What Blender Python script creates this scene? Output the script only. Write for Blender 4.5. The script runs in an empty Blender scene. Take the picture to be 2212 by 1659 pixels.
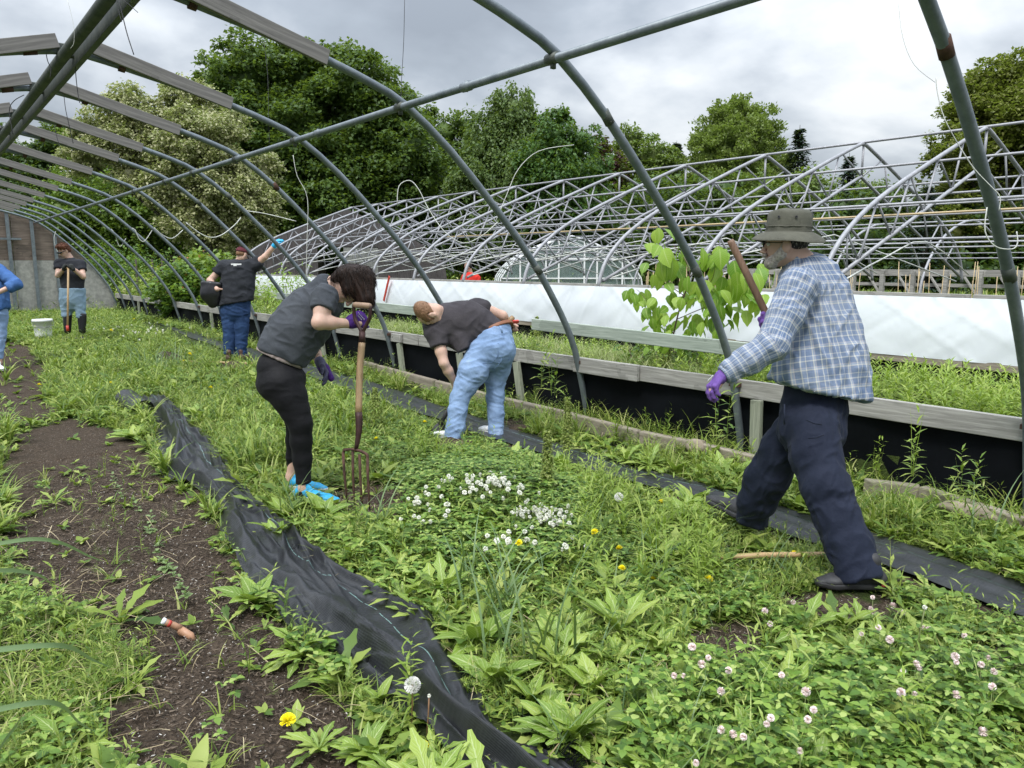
import bpy, math, random
import numpy as np
from mathutils import Vector, Matrix, noise as mnoise
random.seed(7); RNG = np.random.default_rng(11)
SC = bpy.context.scene
COL = SC.collection
R = math.radians
# ---------------------------------------------------------------- camera model (photo measured on a 2212 px wide grid)
S = 1024/2212.; F = 769.; H = 1.55; CX, CY = 512., 384.
PIT = math.atan(120/769.); YAW = R(38.0)
_sp, _cp, _sy, _cy = math.sin(PIT), math.cos(PIT), math.sin(YAW), math.cos(YAW)
FW = np.array((_sy*_cp, _cy*_cp, -_sp)); RT = np.array((_cy, -_sy, 0.)); UP = np.array((_sy*_sp, _cy*_sp, _cp))
def ray(x, y):
    return FW + (x*S-CX)/F*RT - (y*S-CY)/F*UP
def at(x, y, X=None, Y=None, Z=None, D=None):
    r = ray(x, y)
    if X is not None: t = X/r[0]
    elif Y is not None: t = Y/r[1]
    elif Z is not None: t = (Z-H)/r[2]
    else: t = D
    return Vector((r[0]*t, r[1]*t, H+r[2]*t))
def proj(P):
    P = np.asarray(P, float); v = P - np.array((0, 0, H))
    d = v@FW
    return np.stack(((CX+F*(v@RT)/d)/S, (CY-F*(v@UP)/d)/S), -1), d
# ---------------------------------------------------------------- object bookkeeping
def link(o, parent=None):
    COL.objects.link(o)
    if parent is not None: o.parent = parent
    return o
def thing(name, label, cat, group=None, loc=(0, 0, 0)):
    o = bpy.data.objects.new(name, None); link(o)
    o.empty_display_size = .1
    o.location = loc; o['label'] = label; o['category'] = cat
    if group: o['group'] = group
    return o
def tag(o, label=None, cat=None, group=None, kind=None):
    if label: o['label'] = label
    if cat: o['category'] = cat
    if group: o['group'] = group
    if kind: o['kind'] = kind
    return o
def copy_tree(o, parent=None):
    c = o.copy(); COL.objects.link(c)
    if parent is not None: c.parent = parent
    for ch in list(o.children): copy_tree(ch, c)
    return c
class MB:
    """collects shapes, then links them as one mesh object"""
    def __init__(s): s.v = []; s.f = []; s.uv = None
    def add(s, vs, fs):
        n = len(s.v); s.v.extend([tuple(v) for v in vs]); s.f.extend([tuple(i+n for i in f) for f in fs])
    def box(s, c, size, rot=None, taper=None):
        c = Vector(c); hx, hy, hz = size[0]/2, size[1]/2, size[2]/2
        vs = [Vector((x*hx, y*hy, z*hz)) for z in (-1, 1) for y in (-1, 1) for x in (-1, 1)]
        if rot is not None: vs = [rot@v for v in vs]
        s.add([c+v for v in vs], [(0, 2, 3, 1), (4, 5, 7, 6), (0, 1, 5, 4), (2, 6, 7, 3), (0, 4, 6, 2), (1, 3, 7, 5)])
    def bar(s, a, b, w, h, up=(0, 0, 1)):
        """rectangular bar from a to b, w wide (sideways), h high (towards up)"""
        a, b = Vector(a), Vector(b); d = (b-a); L = d.length; d.normalize()
        x = d.cross(Vector(up)).normalized(); z = x.cross(d)
        m = Matrix((x, d, z)).transposed()
        s.box((a+b)/2, (w, L, h), m)
    def tube(s, pts, r, n=8, cap=True):
        pts = [Vector(p) for p in pts]; m = len(pts)
        rs = r if isinstance(r, (list, tuple)) else [r]*m
        prev = None; vs = []
        for i, p in enumerate(pts):
            d = (pts[min(i+1, m-1)]-pts[max(i-1, 0)]).normalized()
            if prev is None:
                a = Vector((0, 0, 1)) if abs(d.z) < .9 else Vector((1, 0, 0))
                x = d.cross(a).normalized()
            else: x = (prev-d*prev.dot(d)).normalized()
            prev = x; y = d.cross(x)
            for k in range(n):
                t = 2*math.pi*k/n; vs.append(p+(x*math.cos(t)+y*math.sin(t))*rs[i])
        fs = [(i*n+k, i*n+(k+1) % n, (i+1)*n+(k+1) % n, (i+1)*n+k) for i in range(m-1) for k in range(n)]
        if cap: fs += [tuple(range(n-1, -1, -1)), tuple((m-1)*n+k for k in range(n))]
        s.add(vs, fs)
    def lathe(s, prof, n=20, c=(0, 0, 0), rot=None, sx=1, sy=1):
        c = Vector(c); vs = []
        for r_, z in prof:
            for k in range(n):
                t = 2*math.pi*k/n; v = Vector((r_*math.cos(t)*sx, r_*math.sin(t)*sy, z))
                vs.append(c+(rot@v if rot is not None else v))
        m = len(prof)
        fs = [(i*n+k, i*n+(k+1) % n, (i+1)*n+(k+1) % n, (i+1)*n+k) for i in range(m-1) for k in range(n)]
        fs += [tuple(range(n-1, -1, -1)), tuple((m-1)*n+k for k in range(n))]
        s.add(vs, fs)
    def blob(s, c, r, n=10, amp=.15, seed=0):
        c = Vector(c); prof = []
        vs = []
        for i in range(n+1):
            ph = math.pi*i/n
            for k in range(2*n):
                th = math.pi*k/n
                d = Vector((math.sin(ph)*math.cos(th), math.sin(ph)*math.sin(th), math.cos(ph)))
                q = 1+amp*mnoise.noise(d*1.6+Vector((seed*7.1, seed, 0)))*2
                vs.append(c+Vector((d.x*r[0], d.y*r[1], d.z*r[2]))*q)
        fs = [(i*2*n+k, (i+1)*2*n+k, (i+1)*2*n+(k+1) % (2*n), i*2*n+(k+1) % (2*n)) for i in range(n) for k in range(2*n)]
        s.add(vs, fs)
    def build(s, name, mat, parent=None, smooth=False, bevel=0):
        me = bpy.data.meshes.new(name); me.from_pydata(s.v, [], s.f); me.update()
        if smooth: me.shade_smooth()
        me.materials.append(mat)
        o = bpy.data.objects.new(name, me); link(o, parent)
        if bevel:
            b = o.modifiers.new('bevel', 'BEVEL'); b.width = bevel; b.segments = 2; b.limit_method = 'ANGLE'
        return o
def np_mesh(name, V, Fq, mat, parent=None, smooth=False, uv=None, attr=None):
    """mesh from numpy arrays; Fq is (n,3) or (n,4)"""
    me = bpy.data.meshes.new(name)
    V = np.ascontiguousarray(V, dtype=np.float32); Fq = np.ascontiguousarray(Fq, dtype=np.int32)
    nf, k = Fq.shape
    me.vertices.add(len(V)); me.vertices.foreach_set('co', V.ravel())
    me.loops.add(nf*k); me.loops.foreach_set('vertex_index', Fq.ravel())
    me.polygons.add(nf); me.polygons.foreach_set('loop_start', np.arange(0, nf*k, k, dtype=np.int32))
    if uv is not None:
        l = me.uv_layers.new(name='UVMap'); l.data.foreach_set('uv', np.ascontiguousarray(uv[Fq.ravel()], dtype=np.float32).ravel())
    if attr is not None:
        a = me.attributes.new('mix', 'FLOAT', 'POINT'); a.data.foreach_set('value', np.ascontiguousarray(attr, dtype=np.float32))
    me.update(calc_edges=True)
    if smooth: me.shade_smooth()
    me.materials.append(mat)
    o = bpy.data.objects.new(name, me); link(o, parent)
    return o
def instances(tmpl, pos, rot, scale):
    """tmpl=(V(n,3),F(m,4),UV(n,2)); pos (k,3), rot (k,3,3), scale (k,) or (k,3) -> big arrays"""
    V, Fq, UV = tmpl; k = len(pos); n = len(V)
    sc = scale[:, None, None] if scale.ndim == 1 else scale[:, None, :]
    P = np.einsum('kij,knj->kni', rot, V[None]*sc) + pos[:, None, :]
    FF = (Fq[None]+(np.arange(k)*n)[:, None, None]).reshape(-1, Fq.shape[1])
    return P.reshape(-1, 3), FF, np.tile(UV, (k, 1))
def rotmats(yaw, tilt, roll=None):
    """local +Y points outward along yaw, tilt raises it above the horizon"""
    cy, sy, ct, st = np.cos(yaw), np.sin(yaw), np.cos(tilt), np.sin(tilt)
    y = np.stack((cy*ct, sy*ct, st), -1); x = np.stack((sy, -cy, 0*cy), -1); z = np.cross(x, y)
    if roll is not None:
        cr, sr = np.cos(roll)[:, None], np.sin(roll)[:, None]
        x, z = x*cr+z*sr, z*cr-x*sr
    return np.stack((x, y, z), -1)
def join(parts):
    V = []; Fq = []; U = []; n = 0
    for v, f, u in parts:
        V.append(v); Fq.append(f+n); U.append(u); n += len(v)
    return np.concatenate(V), np.concatenate(Fq), np.concatenate(U)
def leaf_t(w=.5, seg=3, bend=.25, fold=.15, shape='oval', lob=0):
    """leaf of length 1 along +Y, bent downwards; quads either side of the midrib"""
    V = []; U = []
    for i in range(seg+1):
        t = i/seg
        if shape == 'oval': ww = w*.5*math.sin(math.pi*(.06+.92*t**.8))
        elif shape == 'spat': ww = w*.5*(t**1.3)*math.sin(math.pi*min(1, .5+.48*max(0, (t-.62)/.38)))+.02
        elif shape == 'lance': ww = w*.5*math.sin(math.pi*(.1+.9*t))**.8 if t < 1 else 0.004
        elif shape == 'blade': ww = w*.5*(1-t**2)+.002
        else: ww = w*.5*math.sin(math.pi*t)+.01
        if lob and 0 < i < seg: ww *= (1+lob) if i % 2 else (1-lob)
        y = t; z = -bend*t*t
        yy = y-bend*.35*t*t
        V += [(-ww, yy-lob*.06*(i % 2 == 0), z+fold*ww), (0, yy, z), (ww, yy-lob*.06*(i % 2 == 0), z+fold*ww)]
        U += [(0, t), (.5, t), (1, t)]
    Fq = []
    for i in range(seg):
        a = 3*i
        Fq += [(a, a+1, a+4, a+3), (a+1, a+2, a+5, a+4)]
    return np.array(V, float), np.array(Fq), np.array(U, float)
def blade_t(w=.03, seg=4, bend=.3):
    V = []; U = []
    for i in range(seg+1):
        t = i/seg; ww = w*.5*(1-t**1.6)+.0008
        V += [(-ww, t-bend*.5*t*t, -bend*t**2.2), (ww, t-bend*.5*t*t, -bend*t**2.2)]; U += [(0, t), (1, t)]
    Fq = [(2*i, 2*i+1, 2*i+3, 2*i+2) for i in range(seg)]
    return np.array(V, float), np.array(Fq), np.array(U, float)
def in_poly(x, y, poly):
    ins = np.zeros(len(x), bool); n = len(poly)
    for i in range(n):
        x1, y1 = poly[i]; x2, y2 = poly[(i+1) % n]
        c = ((y1 > y) != (y2 > y)) & (x < (x2-x1)*(y-y1)/(y2-y1+1e-12)+x1)
        ins ^= c
    return ins
def vnoise(x, y, sc=1., seed=0):
    """cheap smooth value noise on arrays, 0..1"""
    x = np.asarray(x)*sc+seed*17.3; y = np.asarray(y)*sc-seed*9.1
    xi = np.floor(x); yi = np.floor(y); fx = x-xi; fy = y-yi
    fx = fx*fx*(3-2*fx); fy = fy*fy*(3-2*fy)
    def h(a, b):
        q = np.sin(a*127.1+b*311.7)*43758.5453
        return q-np.floor(q)
    return (h(xi, yi)*(1-fx)+h(xi+1, yi)*fx)*(1-fy)+(h(xi, yi+1)*(1-fx)+h(xi+1, yi+1)*fx)*fy
# ---------------------------------------------------------------- materials
def newmat(name):
    m = bpy.data.materials.new(name); m.use_nodes = True
    nt = m.node_tree; b = nt.nodes['Principled BSDF']
    return m, nt, b
def N(nt, t, **kw):
    n = nt.nodes.new(t)
    for k, v in kw.items():
        if k in n.inputs: n.inputs[k].default_value = v
        else: setattr(n, k, v)
    return n
def ramp(nt, fac, stops, interp='LINEAR'):
    r = nt.nodes.new('ShaderNodeValToRGB'); r.color_ramp.interpolation = interp
    e = r.color_ramp.elements
    while len(e) < len(stops): e.new(.5)
    for i, (p, c) in enumerate(stops):
        e[i].position = p; e[i].color = (*c, 1) if len(c) == 3 else c
    nt.links.new(fac, r.inputs[0]); return r.outputs[0]
def bump(nt, b, h, strength=.4, dist=.01):
    n = N(nt, 'ShaderNodeBump', Strength=strength, Distance=dist)
    nt.links.new(h, n.inputs['Height']); nt.links.new(n.outputs[0], b.inputs['Normal']); return n
def coord(nt, kind='Object', scale=(1, 1, 1), rot=(0, 0, 0)):
    c = nt.nodes.new('ShaderNodeTexCoord'); m = N(nt, 'ShaderNodeMapping', Scale=scale, Rotation=rot)
    nt.links.new(c.outputs[kind], m.inputs[0]); return m.outputs[0]
def nz(nt, vec, scale=5, detail=4, rough=.6, dist=0.):
    n = N(nt, 'ShaderNodeTexNoise', Scale=scale, Detail=detail, Roughness=rough, Distortion=dist)
    nt.links.new(vec, n.inputs['Vector']); return n.outputs['Fac']
def math_(nt, op, a, b=None, c=None):
    n = N(nt, 'ShaderNodeMath', operation=op)
    for i, v in enumerate((a, b, c)):
        if v is None: continue
        if isinstance(v, (int, float)): n.inputs[i].default_value = v
        else: nt.links.new(v, n.inputs[i])
    return n.outputs[0]
def mixc(nt, fac, a, b, mode='MIX'):
    n = nt.nodes.new('ShaderNodeMix'); n.data_type = 'RGBA'; n.blend_type = mode
    for i, v in ((0, fac), (6, a), (7, b)):
        if isinstance(v, (int, float)): n.inputs[i].default_value = v
        elif isinstance(v, tuple): n.inputs[i].default_value = (*v, 1)
        else: nt.links.new(v, n.inputs[i])
    return n.outputs[2]
def simple(name, col, rough=.6, metal=0., var=.25, scale=6., bumpy=0., bscale=60., bdist=.004, stretch=(1, 1, 1), spec=.5, col2=None):
    m, nt, b = newmat(name)
    v = coord(nt, 'Object', stretch)
    f = nz(nt, v, scale, 5)
    c2 = col2 or tuple(c*(1+var) for c in col)
    c1 = col if col2 else tuple(c*(1-var) for c in col)
    nt.links.new(ramp(nt, f, [(.3, c1), (.7, c2)]), b.inputs['Base Color'])
    b.inputs['Roughness'].default_value = rough; b.inputs['Metallic'].default_value = metal
    b.inputs['Specular IOR Level'].default_value = spec
    if bumpy: bump(nt, b, nz(nt, v, bscale, 4), bumpy, bdist)
    return m
def leafmat(name, cols, rough=.45, trans=.3, rib=None, spec=.4):
    """leaf colour differs per leaf (random per island); pale midrib from the leaf's own coordinates"""
    m, nt, b = newmat(name)
    g = nt.nodes.new('ShaderNodeNewGeometry')
    n = len(cols)
    c = ramp(nt, g.outputs['Random Per Island'], [(i/(n-1), k) for i, k in enumerate(cols)])
    v = coord(nt, 'Object'); f = nz(nt, v, 1.3, 3)
    c = mixc(nt, math_(nt, 'MULTIPLY', f, .35), c, tuple(k*.55 for k in cols[0]))
    if rib:
        uv = nt.nodes.new('ShaderNodeTexCoord'); sp = nt.nodes.new('ShaderNodeSeparateXYZ')
        nt.links.new(uv.outputs['UV'], sp.inputs[0])
        d = math_(nt, 'ABSOLUTE', math_(nt, 'SUBTRACT', sp.outputs[0], .5))
        k = math_(nt, 'SUBTRACT', 1, math_(nt, 'SMOOTHSTEP', d, 0., .09)) if False else math_(nt, 'LESS_THAN', d, .045)
        # side veins
        w = math_(nt, 'SINE', math_(nt, 'MULTIPLY', math_(nt, 'SUBTRACT', sp.outputs[1], math_(nt, 'MULTIPLY', d, .5)), 60.))
        k2 = math_(nt, 'MULTIPLY', math_(nt, 'GREATER_THAN', w, .8), .35)
        c = mixc(nt, math_(nt, 'MAXIMUM', math_(nt, 'MULTIPLY', k, .8), k2), c, rib)
        bump(nt, b, w, .25, .002)
    nt.links.new(c, b.inputs['Base Color']); b.inputs['Roughness'].default_value = rough
    b.inputs['Specular IOR Level'].default_value = spec
    if trans:
        t = nt.nodes.new('ShaderNodeBsdfTranslucent')
        c2 = mixc(nt, .5, c, (.35, .5, .04)) ; nt.links.new(c2, t.inputs[0])
        ms = N(nt, 'ShaderNodeMixShader', Fac=trans)
        out = nt.nodes['Material Output']
        nt.links.new(b.outputs[0], ms.inputs[1]); nt.links.new(t.outputs[0], ms.inputs[2]); nt.links.new(ms.outputs[0], out.inputs[0])
    return m
def woodmat(name, c1, c2, axis='X', rough=.8, grain=1., stain=None):
    m, nt, b = newmat(name)
    st = {'X': (1.2, 22, 22), 'Y': (22, 1.2, 22), 'Z': (22, 22, 1.2)}[axis]
    v = coord(nt, 'Object', st)
    f = nz(nt, v, 2.2*grain, 7, .62, .6)
    c = ramp(nt, f, [(.3, c1), (.52, tuple((a+b_)/2 for a, b_ in zip(c1, c2))), (.72, c2)])
    v2 = coord(nt, 'Object'); big = nz(nt, v2, 1.7, 4)
    c = mixc(nt, math_(nt, 'MULTIPLY', math_(nt, 'GREATER_THAN', big, .58), .3), c, stain or tuple(k*.55 for k in c1))
    # knots
    vo = N(nt, 'ShaderNodeTexVoronoi', Scale=3.2); nt.links.new(coord(nt, 'Object', {'X': (.7, 1.6, 1.6), 'Y': (1.6, .7, 1.6), 'Z': (1.6, 1.6, .7)}[axis]), vo.inputs[0])
    k = math_(nt, 'LESS_THAN', vo.outputs['Distance'], .055)
    c = mixc(nt, math_(nt, 'MULTIPLY', k, .75), c, tuple(q*.3 for q in c1))
    nt.links.new(c, b.inputs['Base Color']); b.inputs['Roughness'].default_value = rough
    bump(nt, b, f, .5, .004)
    return m
def steelmat(name, c1, c2, rough=.5, metal=.35, rust=0.):
    m, nt, b = newmat(name)
    v = coord(nt, 'Object', (1, 1, 1)); f = nz(nt, v, 9, 6, .7)
    c = ramp(nt, f, [(.35, c1), (.65, c2)])
    f2 = nz(nt, coord(nt, 'Object', (40, 40, 40)), 3, 3)
    c = mixc(nt, math_(nt, 'MULTIPLY', f2, .3), c, tuple(k*.6 for k in c1))
    if rust:
        f3 = nz(nt, v, 1.6, 6, .7)
        c = mixc(nt, math_(nt, 'MULTIPLY', math_(nt, 'GREATER_THAN', f3, .67), rust), c, (.22, .09, .03))
    nt.links.new(c, b.inputs['Base Color']); b.inputs['Roughness'].default_value = rough; b.inputs['Metallic'].default_value = metal
    bump(nt, b, f2, .15, .002)
    return m
MT = {}
MT['pipe'] = steelmat('galvanised_pipe', (.12, .145, .165), (.21, .24, .26), .5, .35, .25)
MT['pipe_dark'] = steelmat('dark_galvanised_pipe', (.05, .062, .055), (.11, .12, .105), .6, .3, .5)
MT['truss'] = steelmat('pale_truss_pipe', (.26, .265, .285), (.38, .385, .41), .5, .15, .3)
MT['rust'] = simple('rusty_iron', (.075, .038, .026), .85, .2, .5, 25, .4, 120)
MT['grey_wood_x'] = woodmat('weathered_grey_board', (.17, .16, .15), (.40, .385, .36), 'X')
MT['grey_wood_y'] = woodmat('weathered_grey_rail', (.17, .165, .15), (.42, .41, .38), 'Y')
MT['dark_board'] = woodmat('dark_weathered_board', (.10, .095, .09), (.27, .255, .24), 'X', grain=.7)
MT['green_wood_y'] = woodmat('algae_green_rail', (.20, .24, .20), (.40, .45, .39), 'Y')
MT['green_wood_z'] = woodmat('mossy_post_wood', (.15, .165, .12), (.32, .34, .26), 'Z')
MT['edge_wood'] = woodmat('old_edging_board', (.17, .14, .105), (.34, .30, .24), 'Y', stain=(.12, .14, .06))
MT['ply'] = woodmat('weathered_plywood', (.075, .055, .045), (.24, .19, .155), 'X', grain=.6, stain=(.05, .035, .03))
MT['barn'] = woodmat('dark_barn_boards', (.05, .045, .045), (.15, .13, .125), 'Z', grain=1.2, stain=(.03, .027, .027))
MT['liner'] = simple('black_liner', (.0025, .0035, .005), .75, 0, .3, 4, .25, 9, .01, spec=.1)
def tarp():
    m, nt, b = newmat('white_plastic_sheet')
    v = coord(nt, 'Object'); f = nz(nt, v, .9, 4)
    nt.links.new(ramp(nt, f, [(.35, (.74, .78, .84)), (.65, (.82, .86, .91))]), b.inputs['Base Color'])
    b.inputs['Roughness'].default_value = .55; return m
MT['tarp'] = tarp()
MT['white'] = simple('white_plastic', (.78, .79, .8), .4, 0, .04, 3)
MT['red'] = simple('red_paint', (.48, .05, .035), .5, 0, .15, 8)
MT['blackwire'] = simple('black_wire', (.02, .02, .022), .6)
MT['palewire'] = simple('pale_wire', (.5, .51, .47), .5)
MT['concrete'] = simple('mottled_board', (.2, .2, .19), .9, 0, .4, 9, .4, 60, col2=(.36, .36, .33))
MT['bamboo'] = simple('bamboo_pole', (.42, .32, .17), .5, 0, .2, 5, stretch=(1, .2, 1))
MT['stone'] = simple('rounded_stone', (.24, .2, .15), .85, 0, .3, 9, .4, 50)
MT['trunk'] = simple('tree_bark', (.05, .042, .034), .9, 0, .4, 8, .8, 30, .02, stretch=(1, 1, .3))
MT['twig'] = simple('young_bark', (.1, .06, .05), .7, 0, .3, 20)
def glassmat():
    m, nt, b = newmat('greenhouse_glass')
    b.inputs['Base Color'].default_value = (.36, .47, .45, 1); b.inputs['Roughness'].default_value = .15
    b.inputs['Alpha'].default_value = .4; b.inputs['Specular IOR Level'].default_value = .8
    f = nz(nt, coord(nt, 'Object'), 1.2, 3); nt.links.new(ramp(nt, f, [(.3, (.16, .24, .22)), (.7, (.34, .42, .41))]), b.inputs['Base Color'])
    return m
MT['glass'] = glassmat()
# ---------------------------------------------------------------- tunnel frame the people work in
XR, ZR = 1.255, 3.29
PROF = [(XR, 3.30), (1.52, 3.265), (1.76, 3.215), (2.2, 3.12), (2.6, 3.02), (2.95, 2.91), (3.24, 2.785), (3.65, 2.48), (4.06, 2.09), (4.36, 1.78), (4.6, 1.50),
        (4.80, 1.22), (4.96, .97), (5.08, .72), (5.17, .42), (5.25, .1), (5.28, -.15)]
def smoothline(pts, k=3):
    out = []
    n = len(pts)
    for i in range(n-1):
        p0, p1, p2, p3 = (Vector(pts[max(i-1, 0)]), Vector(pts[i]), Vector(pts[i+1]), Vector(pts[min(i+2, n-1)]))
        for j in range(k):
            t = j/k
            out.append(.5*((2*p1)+(p2-p0)*t+(2*p0-5*p1+4*p2-p3)*t*t+(3*p1-p0-3*p2+p3)*t**3))
    out.append(Vector(pts[-1])); return out
XP = 3.19
_cx = [1195, 865, 637, 510, 417, 357, 290, 237, 202, 167, 139, 120, 103, 88]
HY = [1.62]
for x_ in _cx:
    y_ = 258+.3175*(777-x_); r_ = ray(x_, y_); HY.append(XP*r_[1]/r_[0])
YEND = 27.1
frame = thing('hoop_house_frame', 'bare galvanised pipe hoops of the uncovered tunnel, with board covered ridge and long side purlin', 'greenhouse frame')
def hoop_pts():
    rgt = [(x, 0, z) for x, z in PROF]; lft = [(2*XR-x, 0, z) for x, z in PROF[:0:-1]]
    return smoothline(lft+rgt, 2)
proto = None; protoB = None
random.seed(3)
for i, y in enumerate(HY+[YEND]):
    if proto is None:
        m = MB(); m.tube(hoop_pts(), .031, 12); proto = m.build('hoop', MT['pipe'], frame, True); o = proto
    else:
        o = proto.copy(); COL.objects.link(o); o.parent = frame
    o.location = (0, y, 0)
    if i == 0 or y > 26.5: continue
    for sgn in (1, -1):
        m = MB()
        j = random.uniform(-.012, .012)
        a = Vector((XR+sgn*.09, -.055, 3.37+j)); b = Vector((XR+sgn*1.31, -.055, 3.03+j)); L_ = (b-a).length
        m = MB(); m.box((0, 0, 0), (L_, .036, .112))
        o = m.build('hoop_board', MT['dark_board'], frame, bevel=.004); o.location = (a+b)/2+Vector((0, y, 0)); o.rotation_euler = (0, math.atan2(a.z-b.z, sgn*(b.x-a.x))*sgn, 0)
m = MB(); m.tube([(XR-.055, -.5, 3.245), (XR-.055, YEND, 3.245)], .045, 12); m.build('ridge_pipe', MT['pipe_dark'], frame, True)
m = MB(); m.box((XR+.045, YEND/2-.25, 3.25), (.045, YEND+.5, .14)); m.build('ridge_timber', MT['pipe_dark'], frame)
m = MB(); m.tube([(XP, -.5, 2.765), (XP, YEND, 2.765)], .028, 12); m.build('purlin', MT['pipe'], frame, True)
m = MB(); m.tube([(2*XR-XP, -.5, 2.765), (2*XR-XP, YEND, 2.765)], .028, 12); m.build('purlin', MT['pipe'], frame, True)
for y in (4.55, 7.0, 9.2):                       # purlin couplings
    m = MB(); m.tube([(XP, y, 2.765), (XP, y+.09, 2.765)], .034, 12); m.tube([(XP, y+.045, 2.73), (XP, y+.045, 2.805)], .012, 6)
    m.build('coupling', MT['pipe'], frame, True)
for y in HY[1:9]:                        # ridge saddles with their rusty clamps
    m = MB(); m.box((XR, y-.01, 3.30), (.19, .075, .1)); m.build('ridge_bracket', MT['pipe_dark'], frame, bevel=.01)
    m = MB(); m.tube([(XR-.34, y, 3.256), (XR-.24, y, 3.278)], .042, 12); m.build('clamp', MT['rust'], frame, True)
    m = MB(); m.tube([(XR+.37, y, 3.235), (XR+.42, y, 3.226)], .039, 12); m.build('clamp', MT['rust'], frame, True)
random.seed(41)
for i, y in enumerate(HY[:8]):           # clamps where the purlin meets the hoops, and bolts
    m = MB(); m.tube([(XP-.004, y-.045, 2.768), (XP-.004, y+.045, 2.768)], .034, 12); m.box((XP, y, 2.735), (.03, .02, .05)); m.build('purlin_clamp', MT['pipe_dark'], frame, True)
    for x0, z0 in ((3.65, 2.48), (4.6, 1.50)):
        if random.random() < .6: m = MB(); m.tube([(x0-.03, y, z0+.035), (x0+.03, y, z0-.035)], .0335, 12); m.build('joint_sleeve', MT['rust' if random.random() < .3 else 'pipe_dark'], frame, True)
# hanging wires, each a thing
def wire(px, D, r=.003, mat='blackwire', label='', name='hanging_wire', grp=None):
    pts = [at(x, y, D=D if isinstance(D, (int, float)) else d) for (x, y), d in zip(px, D if not isinstance(D, (int, float)) else [D]*len(px))]
    m = MB(); m.tube(smoothline(pts, 4), r*.7, 5); o = m.build(name, MT[mat], None, True)
    return tag(o, label, 'wire', grp)
def DY(x, y, Y): # view depth of a pixel on plane Y
    P = at(x, y, Y=Y); return float((np.array(P)-np.array((0, 0, H)))@FW)
wire([(257, 0), (265, 35), (275, 75), (289, 118)], 3.9, .004, label='thick black wire dangling in the sky beside the ridge')
wire([(252, 0), (256, 22), (263, 47)], 3.9, .003, label='short black wire end beside the thick one dangling by the ridge')
wire([(266, 0), (281, 12), (298, 27)], 3.9, .0025, label='black wire end sticking out to the right at the top of the photo')
wire([(161, 118), (164, 165), (168, 200), (172, 222)], DY(161, 118, 7.6), .005, label='black wire hanging from the nearest visible ridge joint')
wire([(100, 118), (103, 132), (110, 150), (108, 168)], DY(100, 118, 7.6), .005, label='black wire curling down from the rusty clamp left of the ridge')
wire([(146, 0), (158, 50), (160, 90), (152, 105)], 5.6, .002, 'palewire', label='thin pale wire lying against the ridge pipe')
wire([(52, 205), (30, 218), (20, 240), (28, 290)], DY(52, 205, 9.5), .006, label='looped black wire hanging from the second rusty clamp')
wire([(138, 205), (142, 238), (152, 282), (158, 310)], DY(138, 205, 9.5), .005, label='black wire hanging from a hoop right of the second ridge joint')
wire([(117, 270), (124, 300), (135, 332)], DY(117, 270, 11.3), .005, label='black wire hanging from the third hoop board')
wire([(874, 0), (872, 90), (867, 180), (866, 232)], DY(866, 232, 5.6), .0035, label='straight thin wire dropping from the top to the purlin above the dark trees')
wire([(570, 90), (578, 160), (580, 240), (582, 315)], DY(582, 300, 7.6), .0035, label='thin wire hanging down in front of the big dark tree at left')
wire([(633, 335), (642, 380), (664, 428), (663, 520), (661, 600)], DY(640, 380, 6.9), .004, 'palewire', label='pale wire drop behind the woman, bent in the middle')
wire([(1940, 0), (1950, 80), (1975, 140), (2020, 178)], 4.2, .0022, 'palewire', label='thin wire curving through the sky left of the nearest hoop')
wire([(2022, 168), (2025, 200), (2040, 255), (2075, 320), (2120, 390)], 3.9, .0035, 'palewire', label='knotted pale cord running down beside the nearest hoop')
wire([(2075, 320), (2105, 365), (2140, 402), (2160, 425), (2158, 455)], 3.55, .003, 'palewire', label='cord hooked round the nearest hoop pipe')
wire([(2132, 448), (2128, 500), (2150, 532), (2186, 538), (2198, 525), (2196, 500)], 3.1, .0035, 'palewire', label='pale cord tied in a loop round the nearest hoop')
wire([(858, 440), (862, 402), (885, 390), (905, 410), (925, 450), (960, 500), (1000, 525), (1040, 510), (1075, 480)], 9.5, .008, 'palewire', label='pale bent flexible rod arching over the truss frame')
wire([(1070, 480), (1095, 420), (1120, 365), (1165, 326), (1240, 313)], 9.4, .007, 'palewire', label='long pale rod bending up to a point in front of the dark trees')
_w = [((120, 575), (117, 592), (120, 608), (127, 624)), ((240, 570), (248, 580), (256, 604), (262, 606), (272, 590)), ((285, 568), (292, 572), (300, 590), (312, 596), (330, 570)),
      ((333, 567), (350, 582), (372, 590), (395, 572)), ((402, 556), (430, 578), (455, 588), (480, 582), (508, 560), (520, 545))]
_w[1:] = [tuple((x*.864*1.0, y*.864) if False else (x, y-75) for x, y in w) for w in _w[1:]]
_w[0] = tuple((x, y-75) for x, y in _w[0])
_l = ['pale cord end hanging before the far plywood wall', 'pale cord hooked between hoops, the most distant sagging loop', 'pale cord sagging between hoops, second loop from the far end', 'pale cord sagging between hoops, third loop from the far end', 'longest pale cord sagging between two hoops left of the flowering tree']
for w, l, yy in zip(_w, _l, (24, 20, 17.5, 15, 12)):
    wire(w, [DY(x, y, yy) for x, y in w], .012, 'palewire', label=l, name='sagging_cord', grp='cords sagging between the hoops')
wire([(530, 455), (575, 462), (640, 478)], DY(580, 460, 11), .008, 'palewire', label='pale cord running right from the top of the longest loop', name='sagging_cord')
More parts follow.
